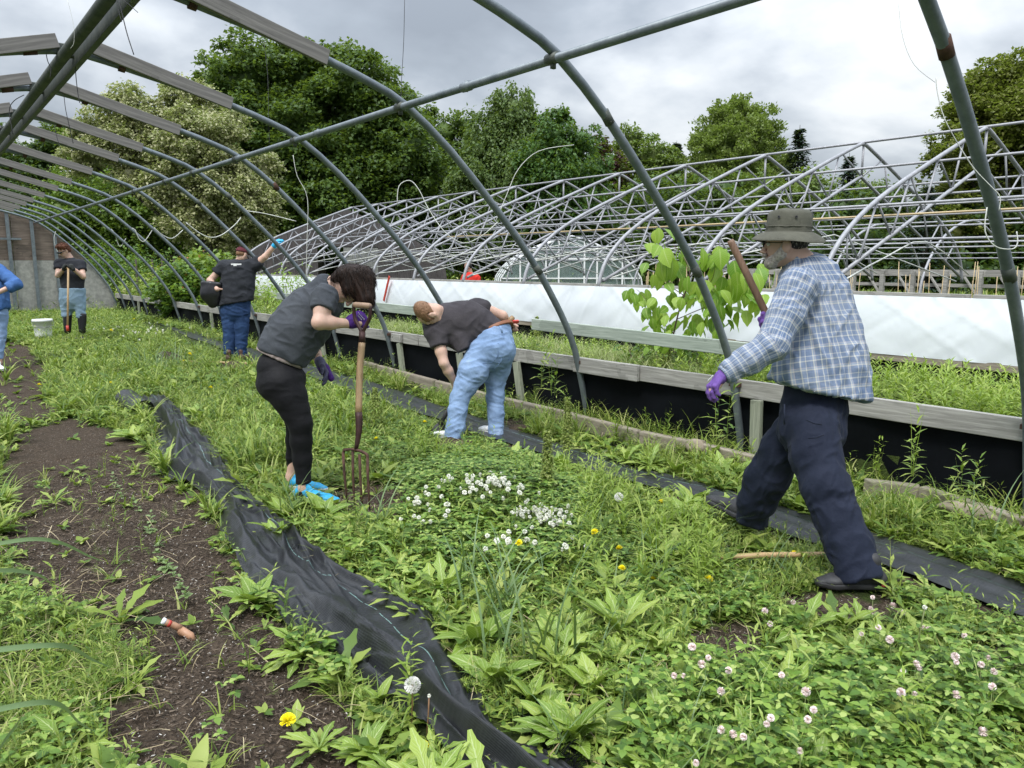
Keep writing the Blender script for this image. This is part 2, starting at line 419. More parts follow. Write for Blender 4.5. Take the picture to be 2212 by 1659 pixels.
# side wall: weathered rail on short posts with black liner under it
side = thing('side_bench_wall', 'long low side wall with weathered grey top rail over black liner, hoops standing in front', 'retaining wall', loc=(5.2, 0, 0))
def lpart(mb, name, mat, par, **k):
    o = mb.build(name, mat, par, **k); o.matrix_parent_inverse = Matrix.Translation(-par.location); return o
ys = [-1.2, 4.75, 8.6, 12.6, 16.6, 20.6, 24.6, 27]
for a, b in zip(ys, ys[1:]):
    m = MB(); m.box((5.185, (a+b)/2-.01, .57), (.04, b-a-.02, .14)); lpart(m, 'top_rail', MT['grey_wood_y'], side, bevel=.005)
m = MB(); m.box((5.14, 5.15, .572), (.045, .85, .15)); lpart(m, 'rail_splice', MT['grey_wood_y'], side, bevel=.006)
m = MB(); m.box((5.14, 9.1, .565), (.04, .25, .11)); lpart(m, 'rail_splice', MT['grey_wood_y'], side, bevel=.006)
m = MB(); m.box((5.34, 13, .637), (.27, 28.2, .012)); 
m = MB()
V = []; 
nn = 220
for i in range(nn+1):
    y = -1.2+28.4*i/nn
    for k in range(5):
        z = -.1+.68*k/4; V.append((5.225+.02*math.sin(y*5+k)+.025*mnoise.noise(Vector((y*2, z*3, 0))), y, z))
m.add(V, [(i*5+k, (i+1)*5+k, (i+1)*5+k+1, i*5+k+1) for i in range(nn) for k in range(4)])
lpart(m, 'black_liner', MT['liner'], side, smooth=True)
for px, py, lean in ((1628, 990, 0), (1128, 868, .1), (872, 812, .1), (1003, 838, .1), (460, 700, .1), (523, 700, .1), (300, 660, .05), (700, 745, .1)):
    y = at(px, py, X=5.14).y
    m = MB(); m.bar((5.135, y-.02, -.05), (5.145, y+lean*1.1, .5), .045, .09, up=(0, 1, 0)); lpart(m, 'post', MT['green_wood_z'], side, bevel=.004)
up1 = thing('upper_rail', 'algae green board fixed to the hoops above the bench wall behind the sapling', 'rail', loc=(5.1, 4, .9))
def zrail(x, y, X): return at(x, y, X=X)
for (xa, ya), (xb, yb) in (((1151, 688), (1790, 760)), ((600, 632), (1000, 672))):
    A = zrail(xa, ya, 5.1); B = zrail(xb, yb, 5.1); dz = .058
    m = MB(); m.bar(A-Vector((0, 0, dz)), B-Vector((0, 0, dz)), .04, .115); lpart(m, 'board', MT['green_wood_y'], up1, bevel=.005)
m2 = MB()
for y_ in HY[:10]: m2.box((5.135, y_, .60), (.05, .085, .03)); m2.tube([(5.10, y_, .60), (5.17, y_, .60)], .008, 6)
lpart(m2, 'pipe_clamp', MT['rust'], side)
# far gable of the tunnel
def prof_z(x, P):
    x = abs(x-P[0][0])+P[0][0]
    for (a, za), (b, zb) in zip(P, P[1:]):
        if a <= x <= b: return za+(zb-za)*(x-a)/(b-a)
    return -1
gable = thing('plywood_end_wall', 'weathered plywood gable closing the far end of the tunnel above a mottled grey base', 'wall', loc=(XR, YEND+.1, 0))
def panelwall(x0, x1, z0, zt, y, th, mat, par, name, step=.1, prof=PROF):
    m = MB(); xs = [x0+(x1-x0)*i/max(1, int((x1-x0)/step)) for i in range(int((x1-x0)/step)+1)]
    xs = [x for x in xs if min(prof_z(x, prof), zt) > z0+.01]
    V = []
    for x in xs:
        z = min(prof_z(x, prof)-.02, zt)
        V += [(x, y, z0), (x, y, z), (x, y+th, z), (x, y+th, z0)]
    n = len(xs)
    F_ = [(4*i, 4*i+1, 4*i+5, 4*i+4) for i in range(n-1)]+[(4*i+1, 4*i+2, 4*i+6, 4*i+5) for i in range(n-1)]+[(4*i+2, 4*i+3, 4*i+7, 4*i+6) for i in range(n-1)]+[(0, 3, 2, 1), (4*n-4, 4*n-3, 4*n-2, 4*n-1)]
    m.add(V, [f[::-1] for f in F_]); return lpart(m, name, mat, par)
for k in range(6):
    panelwall(-2.74+k*1.33, -2.74+(k+1)*1.33-.012, 1.66, 9, YEND+.1+.003*(k % 2), .02, MT['ply'], gable, 'plywood_panel')
    panelwall(-2.74+k*1.33, -2.74+(k+1)*1.33-.012, 0., 1.655, YEND+.1-.012, .04, MT['concrete'], gable, 'base_panel')
for px in (27, 87, 142, -30):
    x = at(px*.864, 560, Y=YEND).x
    m = MB(); z = prof_z(x, PROF); m.box((x, YEND+.03, z/2), (.09, .06, z)); lpart(m, 'stud', MT['pipe'], gable)
m = MB(); m.box((0, YEND+.02, 2.28), (5.6, .05, .06)); lpart(m, 'girt', MT['pipe'], gable)
# ---------------------------------------------------------------- neighbouring greenhouse: trusses on a sheeted knee wall
XF, XC = 8.2, 12.3
TP = [(XC, 3.44), (12.1, 3.40), (11.0, 2.99), (9.6, 2.43), (8.9, 2.07), (8.5, 1.76), (8.3, 1.5), (8.2, 1.2)]
tr = thing('truss_greenhouse_frame', 'pale grey frame of arched pipe trusses without cover, standing on a white sheeted knee wall', 'greenhouse frame', loc=(XC, 10, 0))
def chord_top(x):
    return prof_z(XC+abs(x-XC), [(XC+(XC-a), z) for a, z in TP])
def chord_bot(x): return 2.94-(2.94-1.28)*abs(x-XC)/4.05
tproto = None
for k in range(-1, 11):
    y = 6.6+1.8*k-.01
    if tproto is None:
        m = MB(); P = smoothline([(2*XC-x, 0, z) for x, z in TP[:0:-1]]+[(x, 0, z) for x, z in TP], 3)
        m.tube(P, .03, 8); tproto = m.build('truss', MT['truss'], tr, True)
        m = MB(); m.tube([(XC-4.0, 0, 1.3), (XC-.03, 0, 2.94), (XC+4.0, 0, 1.3)], .026, 8); cb = m.build('bottom_chord', MT['truss'], tproto, True)
        m = MB(); m.tube([(XC, 0, 3.42), (XC, 0, 2.94)], .02, 6)
        tops = [.72, 1.42, 2.15, 2.95, 3.6]; bots = [.95, 1.75, 2.55, 3.3]
        for s in (-1, 1):
            m.tube([(XC+s*.62, 0, chord_top(XC-.62)), (XC, 0, 2.94)], .014, 6)
            prev = .72
            for t_, b_ in zip(tops[:4], bots):
                m.tube([(XC+s*t_, 0, chord_top(XC-t_)), (XC+s*b_, 0, chord_bot(XC-b_))], .015, 6)
                n_ = tops[tops.index(t_)+1]
                m.tube([(XC+s*b_, 0, chord_bot(XC-b_)), (XC+s*n_, 0, chord_top(XC-n_))], .015, 6)
        m.tube([(XC-3.6, 0, chord_top(XC-3.6)), (XC-3.55, 0, chord_bot(XC-3.55))], .012, 6)
        m.build('web', MT['truss'], tproto, True); o = tproto
    else: o = copy_tree(tproto, tr)
    o.location = (0, y, 0)
    o.matrix_parent_inverse = Matrix.Translation(-tr.location)
for x, z, r in ([(XC, 3.475, .022)]+[(XC+s*d, chord_top(XC-d)-.05, .019) for s in (-1, 1) for d in (1.42, 2.95)]+[(XC+s*d, chord_bot(XC-d)-.045, .017) for s in (-1, 1) for d in (.95, 2.55)]+[(XC-1.75, chord_bot(XC-1.75)-.045, .016), (XC-.5, 1.85, .009), (XC+1, 1.72, .009), (XC-2, 1.62, .009)]):
    m = MB(); m.tube([(x, -1, z), (x, 24.9, z)], r, 6); lpart(m, 'purlin', MT['truss'], tr, smooth=True)
random.seed(5)
for k in range(9):      # slack wires and braces
    y = 4.6+1.8*k; m = MB()
    m.tube(smoothline([(8.3, y, 1.35), (10.5, y+.6, 1.62+random.uniform(-.1, .1)), (13, y+1.2, 1.9), (16.2, y+1.8, 1.35)], 3), .012, 5)
    m.tube([(8.3, y+1.8, 2.0-.4), (10.2, y+1.2, 1.95), (12, y+.3, 1.3)], .01, 5)
    lpart(m, 'bracing_wire', MT['palewire'], tr, smooth=True)
knee = thing('knee_wall', 'long white sheeted knee wall carrying the pale truss frame', 'wall', loc=(XF, 10, 0))
m = MB(); m.box((XF+.02, 12, 1.205), (.1, 26.2, .03)); lpart(m, 'cap_board', MT['grey_wood_y'], knee, bevel=.005)
ys = [-1, 3.2, 7.4, 11.6, 15.8, 20, 25]
for a, b in zip(ys, ys[1:]):
    m = MB(); m.box((XF-.03, (a+b)/2, .575), (.04, b-a-.01, .085)); lpart(m, 'bottom_board', MT['edge_wood'], knee, bevel=.004)
    m = MB(); m.box((XF+.03, (a+b)/2, 1.238), (.05, b-a-.03, .034)); lpart(m, 'sill_board', MT['grey_wood_y'], knee, bevel=.004)
def vnw(y): return .5+.5*math.sin(y*.9)
ny, nz_ = 1800, 16; V = []
for i in range(ny+1):
    y = -1+26.0*i/ny
    for k in range(nz_+1):
        z = .6+.62*k/nz_; q = y*1.0+z*1.6
        d = .022*mnoise.noise(Vector((q*3.1, z*.6, 1)))+.014*abs(mnoise.noise(Vector((q*9, z*1.2, 4))))*2+.012*mnoise.noise(Vector((y*2.2-z*2.4, z*2, 9)))
        d += .012*mnoise.noise(Vector((y*.8, z*5, 3)))
        cr1 = max(0, 1-abs(mnoise.noise(Vector((y*1.6-z*2.2, z*.7, 21))))*6)*.012+max(0, 1-abs(mnoise.noise(Vector((y*2.3+z*1.4, z*.5, 33))))*7)*.009*vnw(y)
        V.append((XF-.05-.02*math.sin(math.pi*k/nz_)-d*.25-cr1*.45, y, z))
m = MB(); m.add(V, [(i*(nz_+1)+k, (i+1)*(nz_+1)+k, (i+1)*(nz_+1)+k+1, i*(nz_+1)+k+1) for i in range(ny) for k in range(nz_)])
lpart(m, 'plastic_sheet', MT['tarp'], knee, smooth=True)
m = MB(); m.box((XF+.0, 12, .27), (.03, 26, .56)); lpart(m, 'black_liner', MT['liner'], knee)
A = at(841, 597, X=XF-.14); B = at(829, 650, X=XF-.12)
m = MB(); m.bar(A, B, .06, .015, up=(1, 0, 0)); lpart(m, 'red_strap', MT['red'], knee)
barn = thing('board_gable', 'dark weathered board gable with a door opening at the far end of the truss frame', 'wall', loc=(XC, 25, 0))
TP2 = [(XC, 3.44), (XC+1.3, 2.99), (XC+2.7, 2.43), (XC+3.4, 2.07), (XC+3.8, 1.76), (XC+4.0, 1.5), (XC+4.12, .5), (XC+4.14, 0.)]
def X25(fx, fy): return at(fx*.8641, fy*.8641, Y=25).x
dx0, dx1 = X25(797, 650), X25(852, 650); lx0, lx1 = X25(868, 650), X25(943, 650)
x = XF-.02; random.seed(8)
while x < XC+4.1:
    w = random.uniform(.22, .34); x1 = min(x+w, XC+4.12); c = (x+x1)/2
    z0 = 0
    if dx0 < c < dx1: z0 = 2.15
    mat = MT['barn']
    if lx0 < c < lx1:
        panelwall(x, x1-.01, 0, 2.12, 25+random.uniform(0, .01), .02, MT['concrete'], barn, 'light_panel', .06, TP2); z0 = 2.15
    panelwall(x, x1-random.uniform(.004, .015), z0, 9, 25+random.uniform(0, .012), .02, mat, barn, 'board', .06, TP2)
    x = x1
# stakes and bench of the nursery row seen through the trusses at right
nb = thing('nursery_bench', 'long grey timber plant bench with slatted sides far behind the truss frame', 'bench', loc=(17.5, 8, 0))
m = MB(); m.box((17.5, 5.8, 1.36), (.06, 15, .14)); lpart(m, 'top_board', MT['grey_wood_y'], nb)
m = MB(); m.box((17.5, 5.8, 1.1), (.05, 15, .07)); lpart(m, 'lower_board', MT['grey_wood_y'], nb)
random.seed(12)
for k in range(22):
    y = -1.5+k*.68; m = MB(); m.box((17.46, y, .7), (.09, .09, 1.4)); m.bar((17.44, y, .85), (17.44, y+.3, 1.28), .03, .07, up=(1, 0, 0)); lpart(m, 'leg', MT['grey_wood_y'], nb)
for k in range(130):
    y = -1.5+random.random()*17; x = 16.9+random.uniform(-.3, .2); m = MB(); q = random.uniform(-.09, .09); h_ = random.uniform(1.15, 1.62)
    m.tube([(x, y, 0), (x, y+q, h_)], .008, 5); o = m.build('cane', MT['bamboo'], None, True)
    tag(o, 'thin yellow plant cane standing in the nursery row behind the trusses', 'cane', 'plant canes in the nursery row')
m = MB(); a = at(2212, 450, X=10.0); b = at(1420, 485, X=10.0)
pa = at(2212, 449, X=9.9); pb = at(960, 512, X=9.9)
m.tube([pa+(pa-pb)*.3, pa*.5+pb*.5+Vector((0, 0, -.015)), pb], .014, 8); tag(m.build('bamboo_pole', MT['bamboo'], None, True), 'long yellow bamboo pole laid lengthwise through the pale trusses', 'pole')
# low hoops of a third house
th = thing('low_hoop_frame', 'small pale pipe hoops of a third house beyond the truss frame', 'greenhouse frame', loc=(19.5, 8, 0))
hp = None
for k in range(11):
    if hp is None:
        m = MB(); m.tube(smoothline([(17.3, 0, 0), (17.4, 0, 1.2), (18.2, 0, 2.1), (19.7, 0, 2.55), (21.2, 0, 2.1), (22.0, 0, 1.2), (22.1, 0, 0)], 4), .03, 6); hp = m.build('hoop', MT['truss'], th, True); o = hp
    else: o = hp.copy(); COL.objects.link(o); o.parent = th
    o.location = (0, 1.5+k*2.1, 0); o.matrix_parent_inverse = Matrix.Translation(-th.location)
for x, z in ((18.2, 2.1), (19.7, 2.55), (21.2, 2.1)):
    m = MB(); m.tube([(x, 1, z), (x, 23, z)], .022, 6); lpart(m, 'purlin', MT['truss'], th, smooth=True)
# glass greenhouse
gc = at(1234, 606, D=30); gc = Vector((gc.x, gc.y, 0)); ang = math.atan2(RT[1], RT[0])+.06
gg = thing('glass_greenhouse', 'small frosted glass greenhouse with arched gable seen through the pale trusses', 'greenhouse', loc=gc)
gg.rotation_euler = (0, 0, ang)
gp = [(-2.85, 0), (-2.75, 1.0), (-2.1, 1.75), (-1.2, 2.2), (0, 2.62), (1.2, 2.2), (2.1, 1.75), (2.75, 1.0), (2.85, 0)]
gs = [(p.x, p.y) for p in smoothline([(a, b, 0) for a, b in gp], 2)]
m = MB(); n = len(gs); m.add([(a, y, b) for y in (0, 5) for a, b in gs], [(i, i+1, n+i+1, n+i) for i in range(n-1)]); m.build('roof_glass', MT['glass'], gg)
for y in (0, 5):
    m = MB(); m.add([(a, y, b) for a, b in gs], [tuple(range(n))]); m.build('gable_glass', MT['glass'], gg)
for y in (-.03, 1.6, 3.3, 5.03):
    m = MB(); m.tube([(a, y, b) for a, b in gs], .03, 5); m.build('frame_rib', MT['white'], gg)
m = MB()
for x in (-2, -1.0, -.5, .5, 1.0, 2): m.box((x, -.04, prof_z(abs(x), [(a, b) for a, b in gp[4:]])/2), (.06, .05, prof_z(abs(x), [(a, b) for a, b in gp[4:]])))
m.box((0, -.05, 1.75), (3.6, .04, .06)); m.box((0, -.05, 1.0), (5.4, .04, .05)); m.build('mullions', MT['white'], gg)
# distant sheds
def shed(px, py, D, w, d, h, hr, lab, wallm, roofm, rz=0.):
    c = at(px, py, D=D); s_ = thing('garden_shed', lab, 'shed', loc=(c.x, c.y, 0)); s_.rotation_euler = (0, 0, ang+rz)
    m = MB(); m.box((0, 0, h/2), (w, d, h)); m.build('wall', wallm, s_)
    m = MB(); m.add([(-w/2-.2, -d/2-.2, h), (w/2+.2, -d/2-.2, h), (w/2+.2, d/2, h+hr), (-w/2-.2, d/2, h+hr), (-w/2-.2, -d/2-.2, h-.1), (w/2+.2, -d/2-.2, h-.1), (w/2+.2, d/2, h+hr-.1), (-w/2-.2, d/2, h+hr-.1)],
          [(0, 1, 2, 3), (7, 6, 5, 4), (0, 4, 5, 1), (1, 5, 6, 2), (2, 6, 7, 3), (3, 7, 4, 0)]); m.build('roof', roofm, s_)
MT['shedroof'] = simple('pale_metal_roof', (.45, .5, .56), .5, .1, .2, 2)
shed(462, 556, 58, 3.6, 3, 2.0, 1.0, 'small shed with pale sloping metal roof beyond the reddish bush', MT['barn'], MT['shedroof'], -.2)
shed(405, 560, 62, 4.4, 2.5, 2.0, .3, 'low flat roofed shed left of the metal roofed one', MT['barn'], MT['shedroof'])
# thin deer fence posts on the left, past the tunnel
for px in (378, 331, 296, 352):
    c = at(px, 600, D=24); m = MB(); m.tube([(c.x, c.y, 0), (c.x, c.y, 1.7)], .03, 6)
    tag(m.build('fence_post', MT['trunk'], None, True), 'thin dark fence post among tall weeds beyond the tunnel', 'fence post', 'fence posts beyond the tunnel')
# edging boards and stones along the bench
eds = [(2300, 1178), (2212, 1150), (2100, 1112), (1985, 1075), (1860, 1060), (1640, 1010), (1500, 975), (1380, 950), (1215, 905), (1060, 868), (940, 835), (815, 800), (720, 768), (640, 742), (560, 727), (470, 712)]
GPTS = [at(x, y, Z=.05) for x, y in eds]
for i, (a, b) in enumerate(zip(GPTS, GPTS[1:])):
    if i in (4,): continue
    m = MB(); d = (b-a)
    m.bar(a+Vector((0, 0, .01)), a+d*.96+Vector((0, 0, .01)), .07, .15)
    tag(m.build('edging_board', MT['edge_wood'], None, bevel=.012), 'weathered edging board half sunk in the weeds along the bench wall', 'edging board', 'edging boards along the bench wall')
for px, py, r, lab in ((1504, 965, .07, 'rounded tan stone resting on the edging by the black liner'), (2090, 1105, .05, 'end of a rounded pale log lying beside the edging at right')):
    c = at(px, py, Z=.1); m = MB(); m.blob(c, (r*1.25, r*1.2, r*.9) if r > .06 else (.05, .16, .05), 10, .12, 2)
    tag(m.build('stone' if r > .06 else 'small_log', MT['stone'], None, True), lab, 'stone' if r > .06 else 'log')
# ---------------------------------------------------------------- ground
SOIL = [[(40, 935), (150, 905), (250, 930), (330, 985), (350, 1040), (440, 1060), (480, 1130), (500, 1200), (560, 1290), (640, 1380), (700, 1480), (760, 1560), (800, 1700), (200, 1700), (190, 1560), (330, 1470), (320, 1420), (190, 1340), (60, 1290), (60, 1230), (-30, 1190), (30, 1120), (-10, 1040)],
        [(-80, 730), (60, 745), (100, 800), (90, 860), (130, 890), (90, 915), (-80, 930)],
        [(690, 1060), (800, 1045), (900, 1060), (935, 1090), (870, 1118), (790, 1132), (740, 1100)],
        [(1480, 1350), (1560, 1325), (1640, 1370), (1640, 1440), (1520, 1440)],
        [(1700, 1280), (1900, 1285), (1970, 1305), (1900, 1350), (1760, 1335)],
        [(2040, 1430), (2300, 1380), (2300, 1520), (2100, 1480)],
        [(930, 935), (1010, 940), (1010, 985), (930, 975)], [(1100, 900), (1140, 910), (1120, 960), (1060, 950)],
        [(330, 770), (385, 765), (400, 785), (340, 790)], [(470, 785), (545, 790), (540, 805), (470, 800)],
        [(1330, 1010), (1500, 1050), (1700, 1100), (1960, 1190), (2300, 1310), (2300, 1380), (1960, 1250), (1660, 1165), (1500, 1090), (1330, 1035)]]
MOUND = at(1050, 1095, Z=0)[:2]
def gz(x, y):
    x = np.asarray(x, float); y = np.asarray(y, float)
    z = .035*(vnoise(x, y, 1.3)-.5)+.02*(vnoise(x, y, 4.5, 2)-.5)
    z = z+.12*np.clip((y-13)/5, 0, 1)*(x < 5)
    z = z+.15*np.exp(-(((x-MOUND[0])/.45)**2+((y-MOUND[1])/.55)**2))
    bed = (x > 5.25) & (x < 8.2) & (y < 27)
    z = np.where(bed, .42-.16*np.clip((x-6.4)/1., 0, 1)+.05*vnoise(x, y, 2.), z)
    return z
def soilness(x, y):
    p, d = proj(np.stack((x, y, gz(x, y)), -1)); s = np.zeros(len(x), bool)
    jx = p[:, 0]+(vnoise(x, y, 9, 3)-.5)*60*3.5/np.maximum(d, 1); jy = p[:, 1]+(vnoise(x, y, 9, 5)-.5)*40*3.5/np.maximum(d, 1)
    for P in SOIL: s |= in_poly(jx, jy, P)
    return s & (d > .3) & (x < 5.2)
gx = np.concatenate(([-300, -120, -50, -20, -10], np.arange(-6, -1, .25), np.arange(-1, 5.2, .035), [5.235, 5.262], np.arange(5.4, 8.2, .14), [8.21, 8.24], np.arange(8.5, 24, .5), [30, 45, 80, 150, 300]))
gy = np.concatenate(([-60, -20, -8, -3, -1, 0, .5], np.arange(.9, 7, .04), np.arange(7, 16, .12), np.arange(16, 32, .5), [36, 45, 60, 90, 150, 300, 500]))
GX, GY = np.meshgrid(gx, gy, indexing='ij'); x, y = GX.ravel(), GY.ravel()
z = gz(x, y); s_ = soilness(x, y)
near = (x > -1) & (x < 5.2) & (y > .8) & (y < 7)
z = z+np.where(near & s_, .018*(vnoise(x, y, 14, 4)-.5)+.012*(vnoise(x, y, 31, 6)-.5)-.01, 0)
def dimple(cx, cy, r, h):   # small heaps and holes dug in the soil
    global z
    P = at(cx, cy, Z=0); d2 = (x-P.x)**2+(y-P.y)**2; z = z+h*np.exp(-d2/(r*r))
for a in ((430, 1350, .06, -.06), (470, 1385, .05, .03), (410, 1300, .07, -.05), (820, 1090, .12, .05), (860, 1075, .1, .04), (360, 776, .22, .12), (505, 795, .16, .1), (975, 955, .15, .05), (1120, 930, .12, .06)): dimple(*a)
nxg, nyg = len(gx), len(gy); I = np.arange(nxg*nyg).reshape(nxg, nyg)
Q = np.stack((I[:-1, :-1], I[1:, :-1], I[1:, 1:], I[:-1, 1:]), -1).reshape(-1, 4)
def groundmat():
    m, nt, b = newmat('soil_and_turf')
    a = nt.nodes.new('ShaderNodeAttribute'); a.attribute_name = 'mix'
    v = coord(nt, 'Object')
    so = ramp(nt, nz(nt, v, 26, 8, .7), [(.3, (.028, .020, .013)), (.55, (.058, .042, .029)), (.75, (.11, .082, .058))])
    vo = N(nt, 'ShaderNodeTexVoronoi', Scale=85.); nt.links.new(v, vo.inputs[0])
    chip = ramp(nt, vo.outputs['Color'], [(0, (.028, .02, .013)), (.5, (.068, .05, .035)), (.9, (.14, .105, .075)), (1, (.28, .23, .18))])
    so = mixc(nt, .55, so, chip)
    vw = N(nt, 'ShaderNodeTexVoronoi', Scale=42.); nt.links.new(v, vw.inputs[0])
    so = mixc(nt, math_(nt, 'LESS_THAN', vw.outputs['Distance'], .10), so, (.5, .47, .42))
    gr = ramp(nt, nz(nt, v, 6, 8, .7), [(.3, (.022, .032, .008)), (.55, (.04, .06, .012)), (.75, (.075, .085, .03))])
    nt.links.new(mixc(nt, a.outputs['Fac'], gr, so), b.inputs['Base Color']); b.inputs['Roughness'].default_value = .95
    b.inputs['Specular IOR Level'].default_value = .2
    h = math_(nt, 'ADD', nz(nt, v, 45, 6, .7), math_(nt, 'MULTIPLY', vo.outputs['Distance'], .8)); bump(nt, b, h, .9, .02)
    return m
g = np_mesh('ground', np.stack((x, y, z), -1), Q, groundmat(), attr=s_.astype(float), smooth=True); tag(g, 'dark mulched soil and weedy earth under the plants', kind='structure')
# ---------------------------------------------------------------- black woven fabric lying across the bed
FAB = [((292, 872), (345, 858)), ((318, 905), (378, 880)), ((335, 935), (412, 912)), ((342, 985), (455, 950)), ((352, 1038), (490, 1000)), ((425, 1058), (512, 1045)), ((470, 1100), (575, 1100)),
       ((478, 1150), (650, 1148)), ((505, 1200), (685, 1195)), ((532, 1250), (755, 1245)), ((578, 1300), (850, 1292)), ((618, 1350), (928, 1345)), ((662, 1400), (972, 1398)), ((722, 1450), (1005, 1450)), ((788, 1500), (1030, 1505)), ((860, 1550), (1055, 1560)), ((930, 1605), (1090, 1612)), ((1000, 1665), (1190, 1650)), ((1090, 1760), (1330, 1740)), ((1200, 1900), (1500, 1850))]
def fabmat():
    m, nt, b = newmat('black_woven_fabric')
    t = nt.nodes.new('ShaderNodeTexCoord'); sp = nt.nodes.new('ShaderNodeSeparateXYZ'); nt.links.new(t.outputs['UV'], sp.inputs[0])
    w1 = math_(nt, 'SINE', math_(nt, 'MULTIPLY', sp.outputs[0], 700.)); w2 = math_(nt, 'SINE', math_(nt, 'MULTIPLY', sp.outputs[1], 3000.))
    f = nz(nt, coord(nt, 'Object'), 5, 6)
    c = ramp(nt, f, [(.35, (.012, .013, .015)), (.62, (.022, .024, .027)), (.8, (.05, .048, .045))])
    ln = math_(nt, 'LESS_THAN', math_(nt, 'ABSOLUTE', math_(nt, 'SUBTRACT', sp.outputs[0], .70)), .0035)
    lm = math_(nt, 'MULTIPLY', ln, math_(nt, 'GREATER_THAN', nz(nt, coord(nt, 'UV', (1, 60, 1)), 3, 2), .42))
    nt.links.new(mixc(nt, lm, c, (.16, .27, .25)), b.inputs['Base Color'])
    b.inputs['Roughness'].default_value = .33; b.inputs['Specular IOR Level'].default_value = .5
    v = math_(nt, 'ADD', math_(nt, 'MULTIPLY', math_(nt, 'ADD', w1, w2), .04), nz(nt, coord(nt, 'Object'), 14, 5)); bump(nt, b, v, .45, .012)
    return m
MT['fabric'] = fabmat()
def loft(pairs, nu, nv, zf, name, par=None, lift=.012, sub=6):
    L = smoothline([at(*a, Z=0) for a, b in pairs], sub); Rr = smoothline([at(*b, Z=0) for a, b in pairs], sub)
    n = len(L); V = []; U = []; d = 0
    for i in range(n):
        if i: d += (L[i]-L[i-1]).length*.5+(Rr[i]-Rr[i-1]).length*.5
        for k in range(nu+1):
            s = k/nu; P = L[i].lerp(Rr[i], s); edge = .012*mnoise.noise(Vector((d*7, s*3, 0)))
            V.append((P.x+edge, P.y+edge, 0)); U.append((s, d))
    V = np.array(V); U = np.array(U)
    V[:, 2] = gz(V[:, 0], V[:, 1])+lift+zf(U[:, 0], U[:, 1])
    I = np.arange(n*(nu+1)).reshape(n, nu+1); Qf = np.stack((I[:-1, :-1], I[:-1, 1:], I[1:, 1:], I[1:, :-1]), -1).reshape(-1, 4)
    U2 = U.copy(); U2[:, 1] *= .1
    return np_mesh(name, V, Qf, MT['fabric'], par, True, uv=U2)
def fold(s, d):
    w = .5+.5*np.sin(d*1.1)
    r1 = .085*np.exp(-((s-.30-.10*np.sin(d*.9+.5)-.05*np.sin(d*3.1))/.085)**2)*(.55+.45*vnoise(d, d*0, 2.))
    r2 = .05*np.exp(-((s-.52-.12*np.sin(d*1.3+2))/.06)**2)*vnoise(d, d*0, 3., 4)
    r3 = .045*np.exp(-((s-.12-.04*np.sin(d*2))/.05)**2)*vnoise(d, d*0, 2.3, 9)
    r4 = .04*np.exp(-((s-.86-.05*np.sin(d*2.2))/.04)**2)*vnoise(d, d*0, 2.7, 12)
    def crease(a, b, sc, sd, p=4.): return np.clip(1-np.abs(vnoise(a, b, sc, sd)*2-1)*p, 0, 1)**1.5
    w1 = vnoise(d, s, 1.7, 31)*1.6+.5*vnoise(d*3, s*2, 1.3, 33)
    wr = .020*crease(s*5+d*1.3+w1, d*.8, 1., 6, 3.)+.011*crease(s*9-d*1.9+2*w1, d*1.1, 1., 8, 3.)+.004*crease(s*3+d*2.6+w1, d*1.9+s*3, 1.6, 10)+.010*(vnoise(s*3, d*1.6, 2., 11)-.5)
    return 1.15*(r1+r2+r3+r4)*(.45+1.1*vnoise(s*2, d*1.3, 2., 15))+1.5*wr+.02*np.sin(np.pi*s)
fab = thing('landscape_fabric', 'crumpled black woven weed fabric running diagonally across the foreground soil', 'weed fabric', loc=tuple(at(700, 1300, Z=0)))
o = loft(FAB, 110, 0, fold, 'sheet', fab, sub=14); o.matrix_parent_inverse = Matrix.Translation(-fab.location)
# curled end at the top
rc = at(285, 868, Z=.12); rd = at(258, 885, Z=.10)
V = []; n1, n2 = 14, 20
ax = (at(330, 900, Z=.06)-rc).normalized(); sd_ = Vector((ax.y, -ax.x, 0)).normalized()
for i in range(n1+1):
    for k in range(n2+1):
        an = -1.2+5.0*k/n2; r = .13-.03*k/n2
        P = rc+Vector((0, 0, 0))+ax*(-.16+.55*i/n1)+sd_*math.cos(an)*r+Vector((0, 0, 1))*(math.sin(an)*r*.9)
        P += Vector((0, 0, .012*mnoise.noise(Vector((i*.4, k*.3, 0))))); V.append(P)
m = MB(); m.add(V, [(i*(n2+1)+k, i*(n2+1)+k+1, (i+1)*(n2+1)+k+1, (i+1)*(n2+1)+k) for i in range(n1) for k in range(n2)])
o = m.build('curled_end', MT['fabric'], fab, True); o.matrix_parent_inverse = Matrix.Translation(-fab.location)
m = MB(); random.seed(4)
for (x0, y0, x1, y1, n_) in ((1130, 1290, 1150, 1395, 0), (1120, 1570, 1250, 1670, 90), (985, 1430, 1010, 1520, 45), (620, 1190, 700, 1170, 30), (505, 1010, 520, 1060, 20)):
    for i in range(n_):
        u = random.random(); P = at(x0+(x1-x0)*u, y0+(y1-y0)*u, Z=.03); q = Vector((random.uniform(.02, .09), random.uniform(-.05, .07), random.uniform(-.01, .05)))
        m.tube([P, P+q*.6+Vector((0, 0, .01)), P+q], .0011, 3, cap=False)
o = m.build('frayed_edge', MT['liner'], fab); o.matrix_parent_inverse = Matrix.Translation(-fab.location)
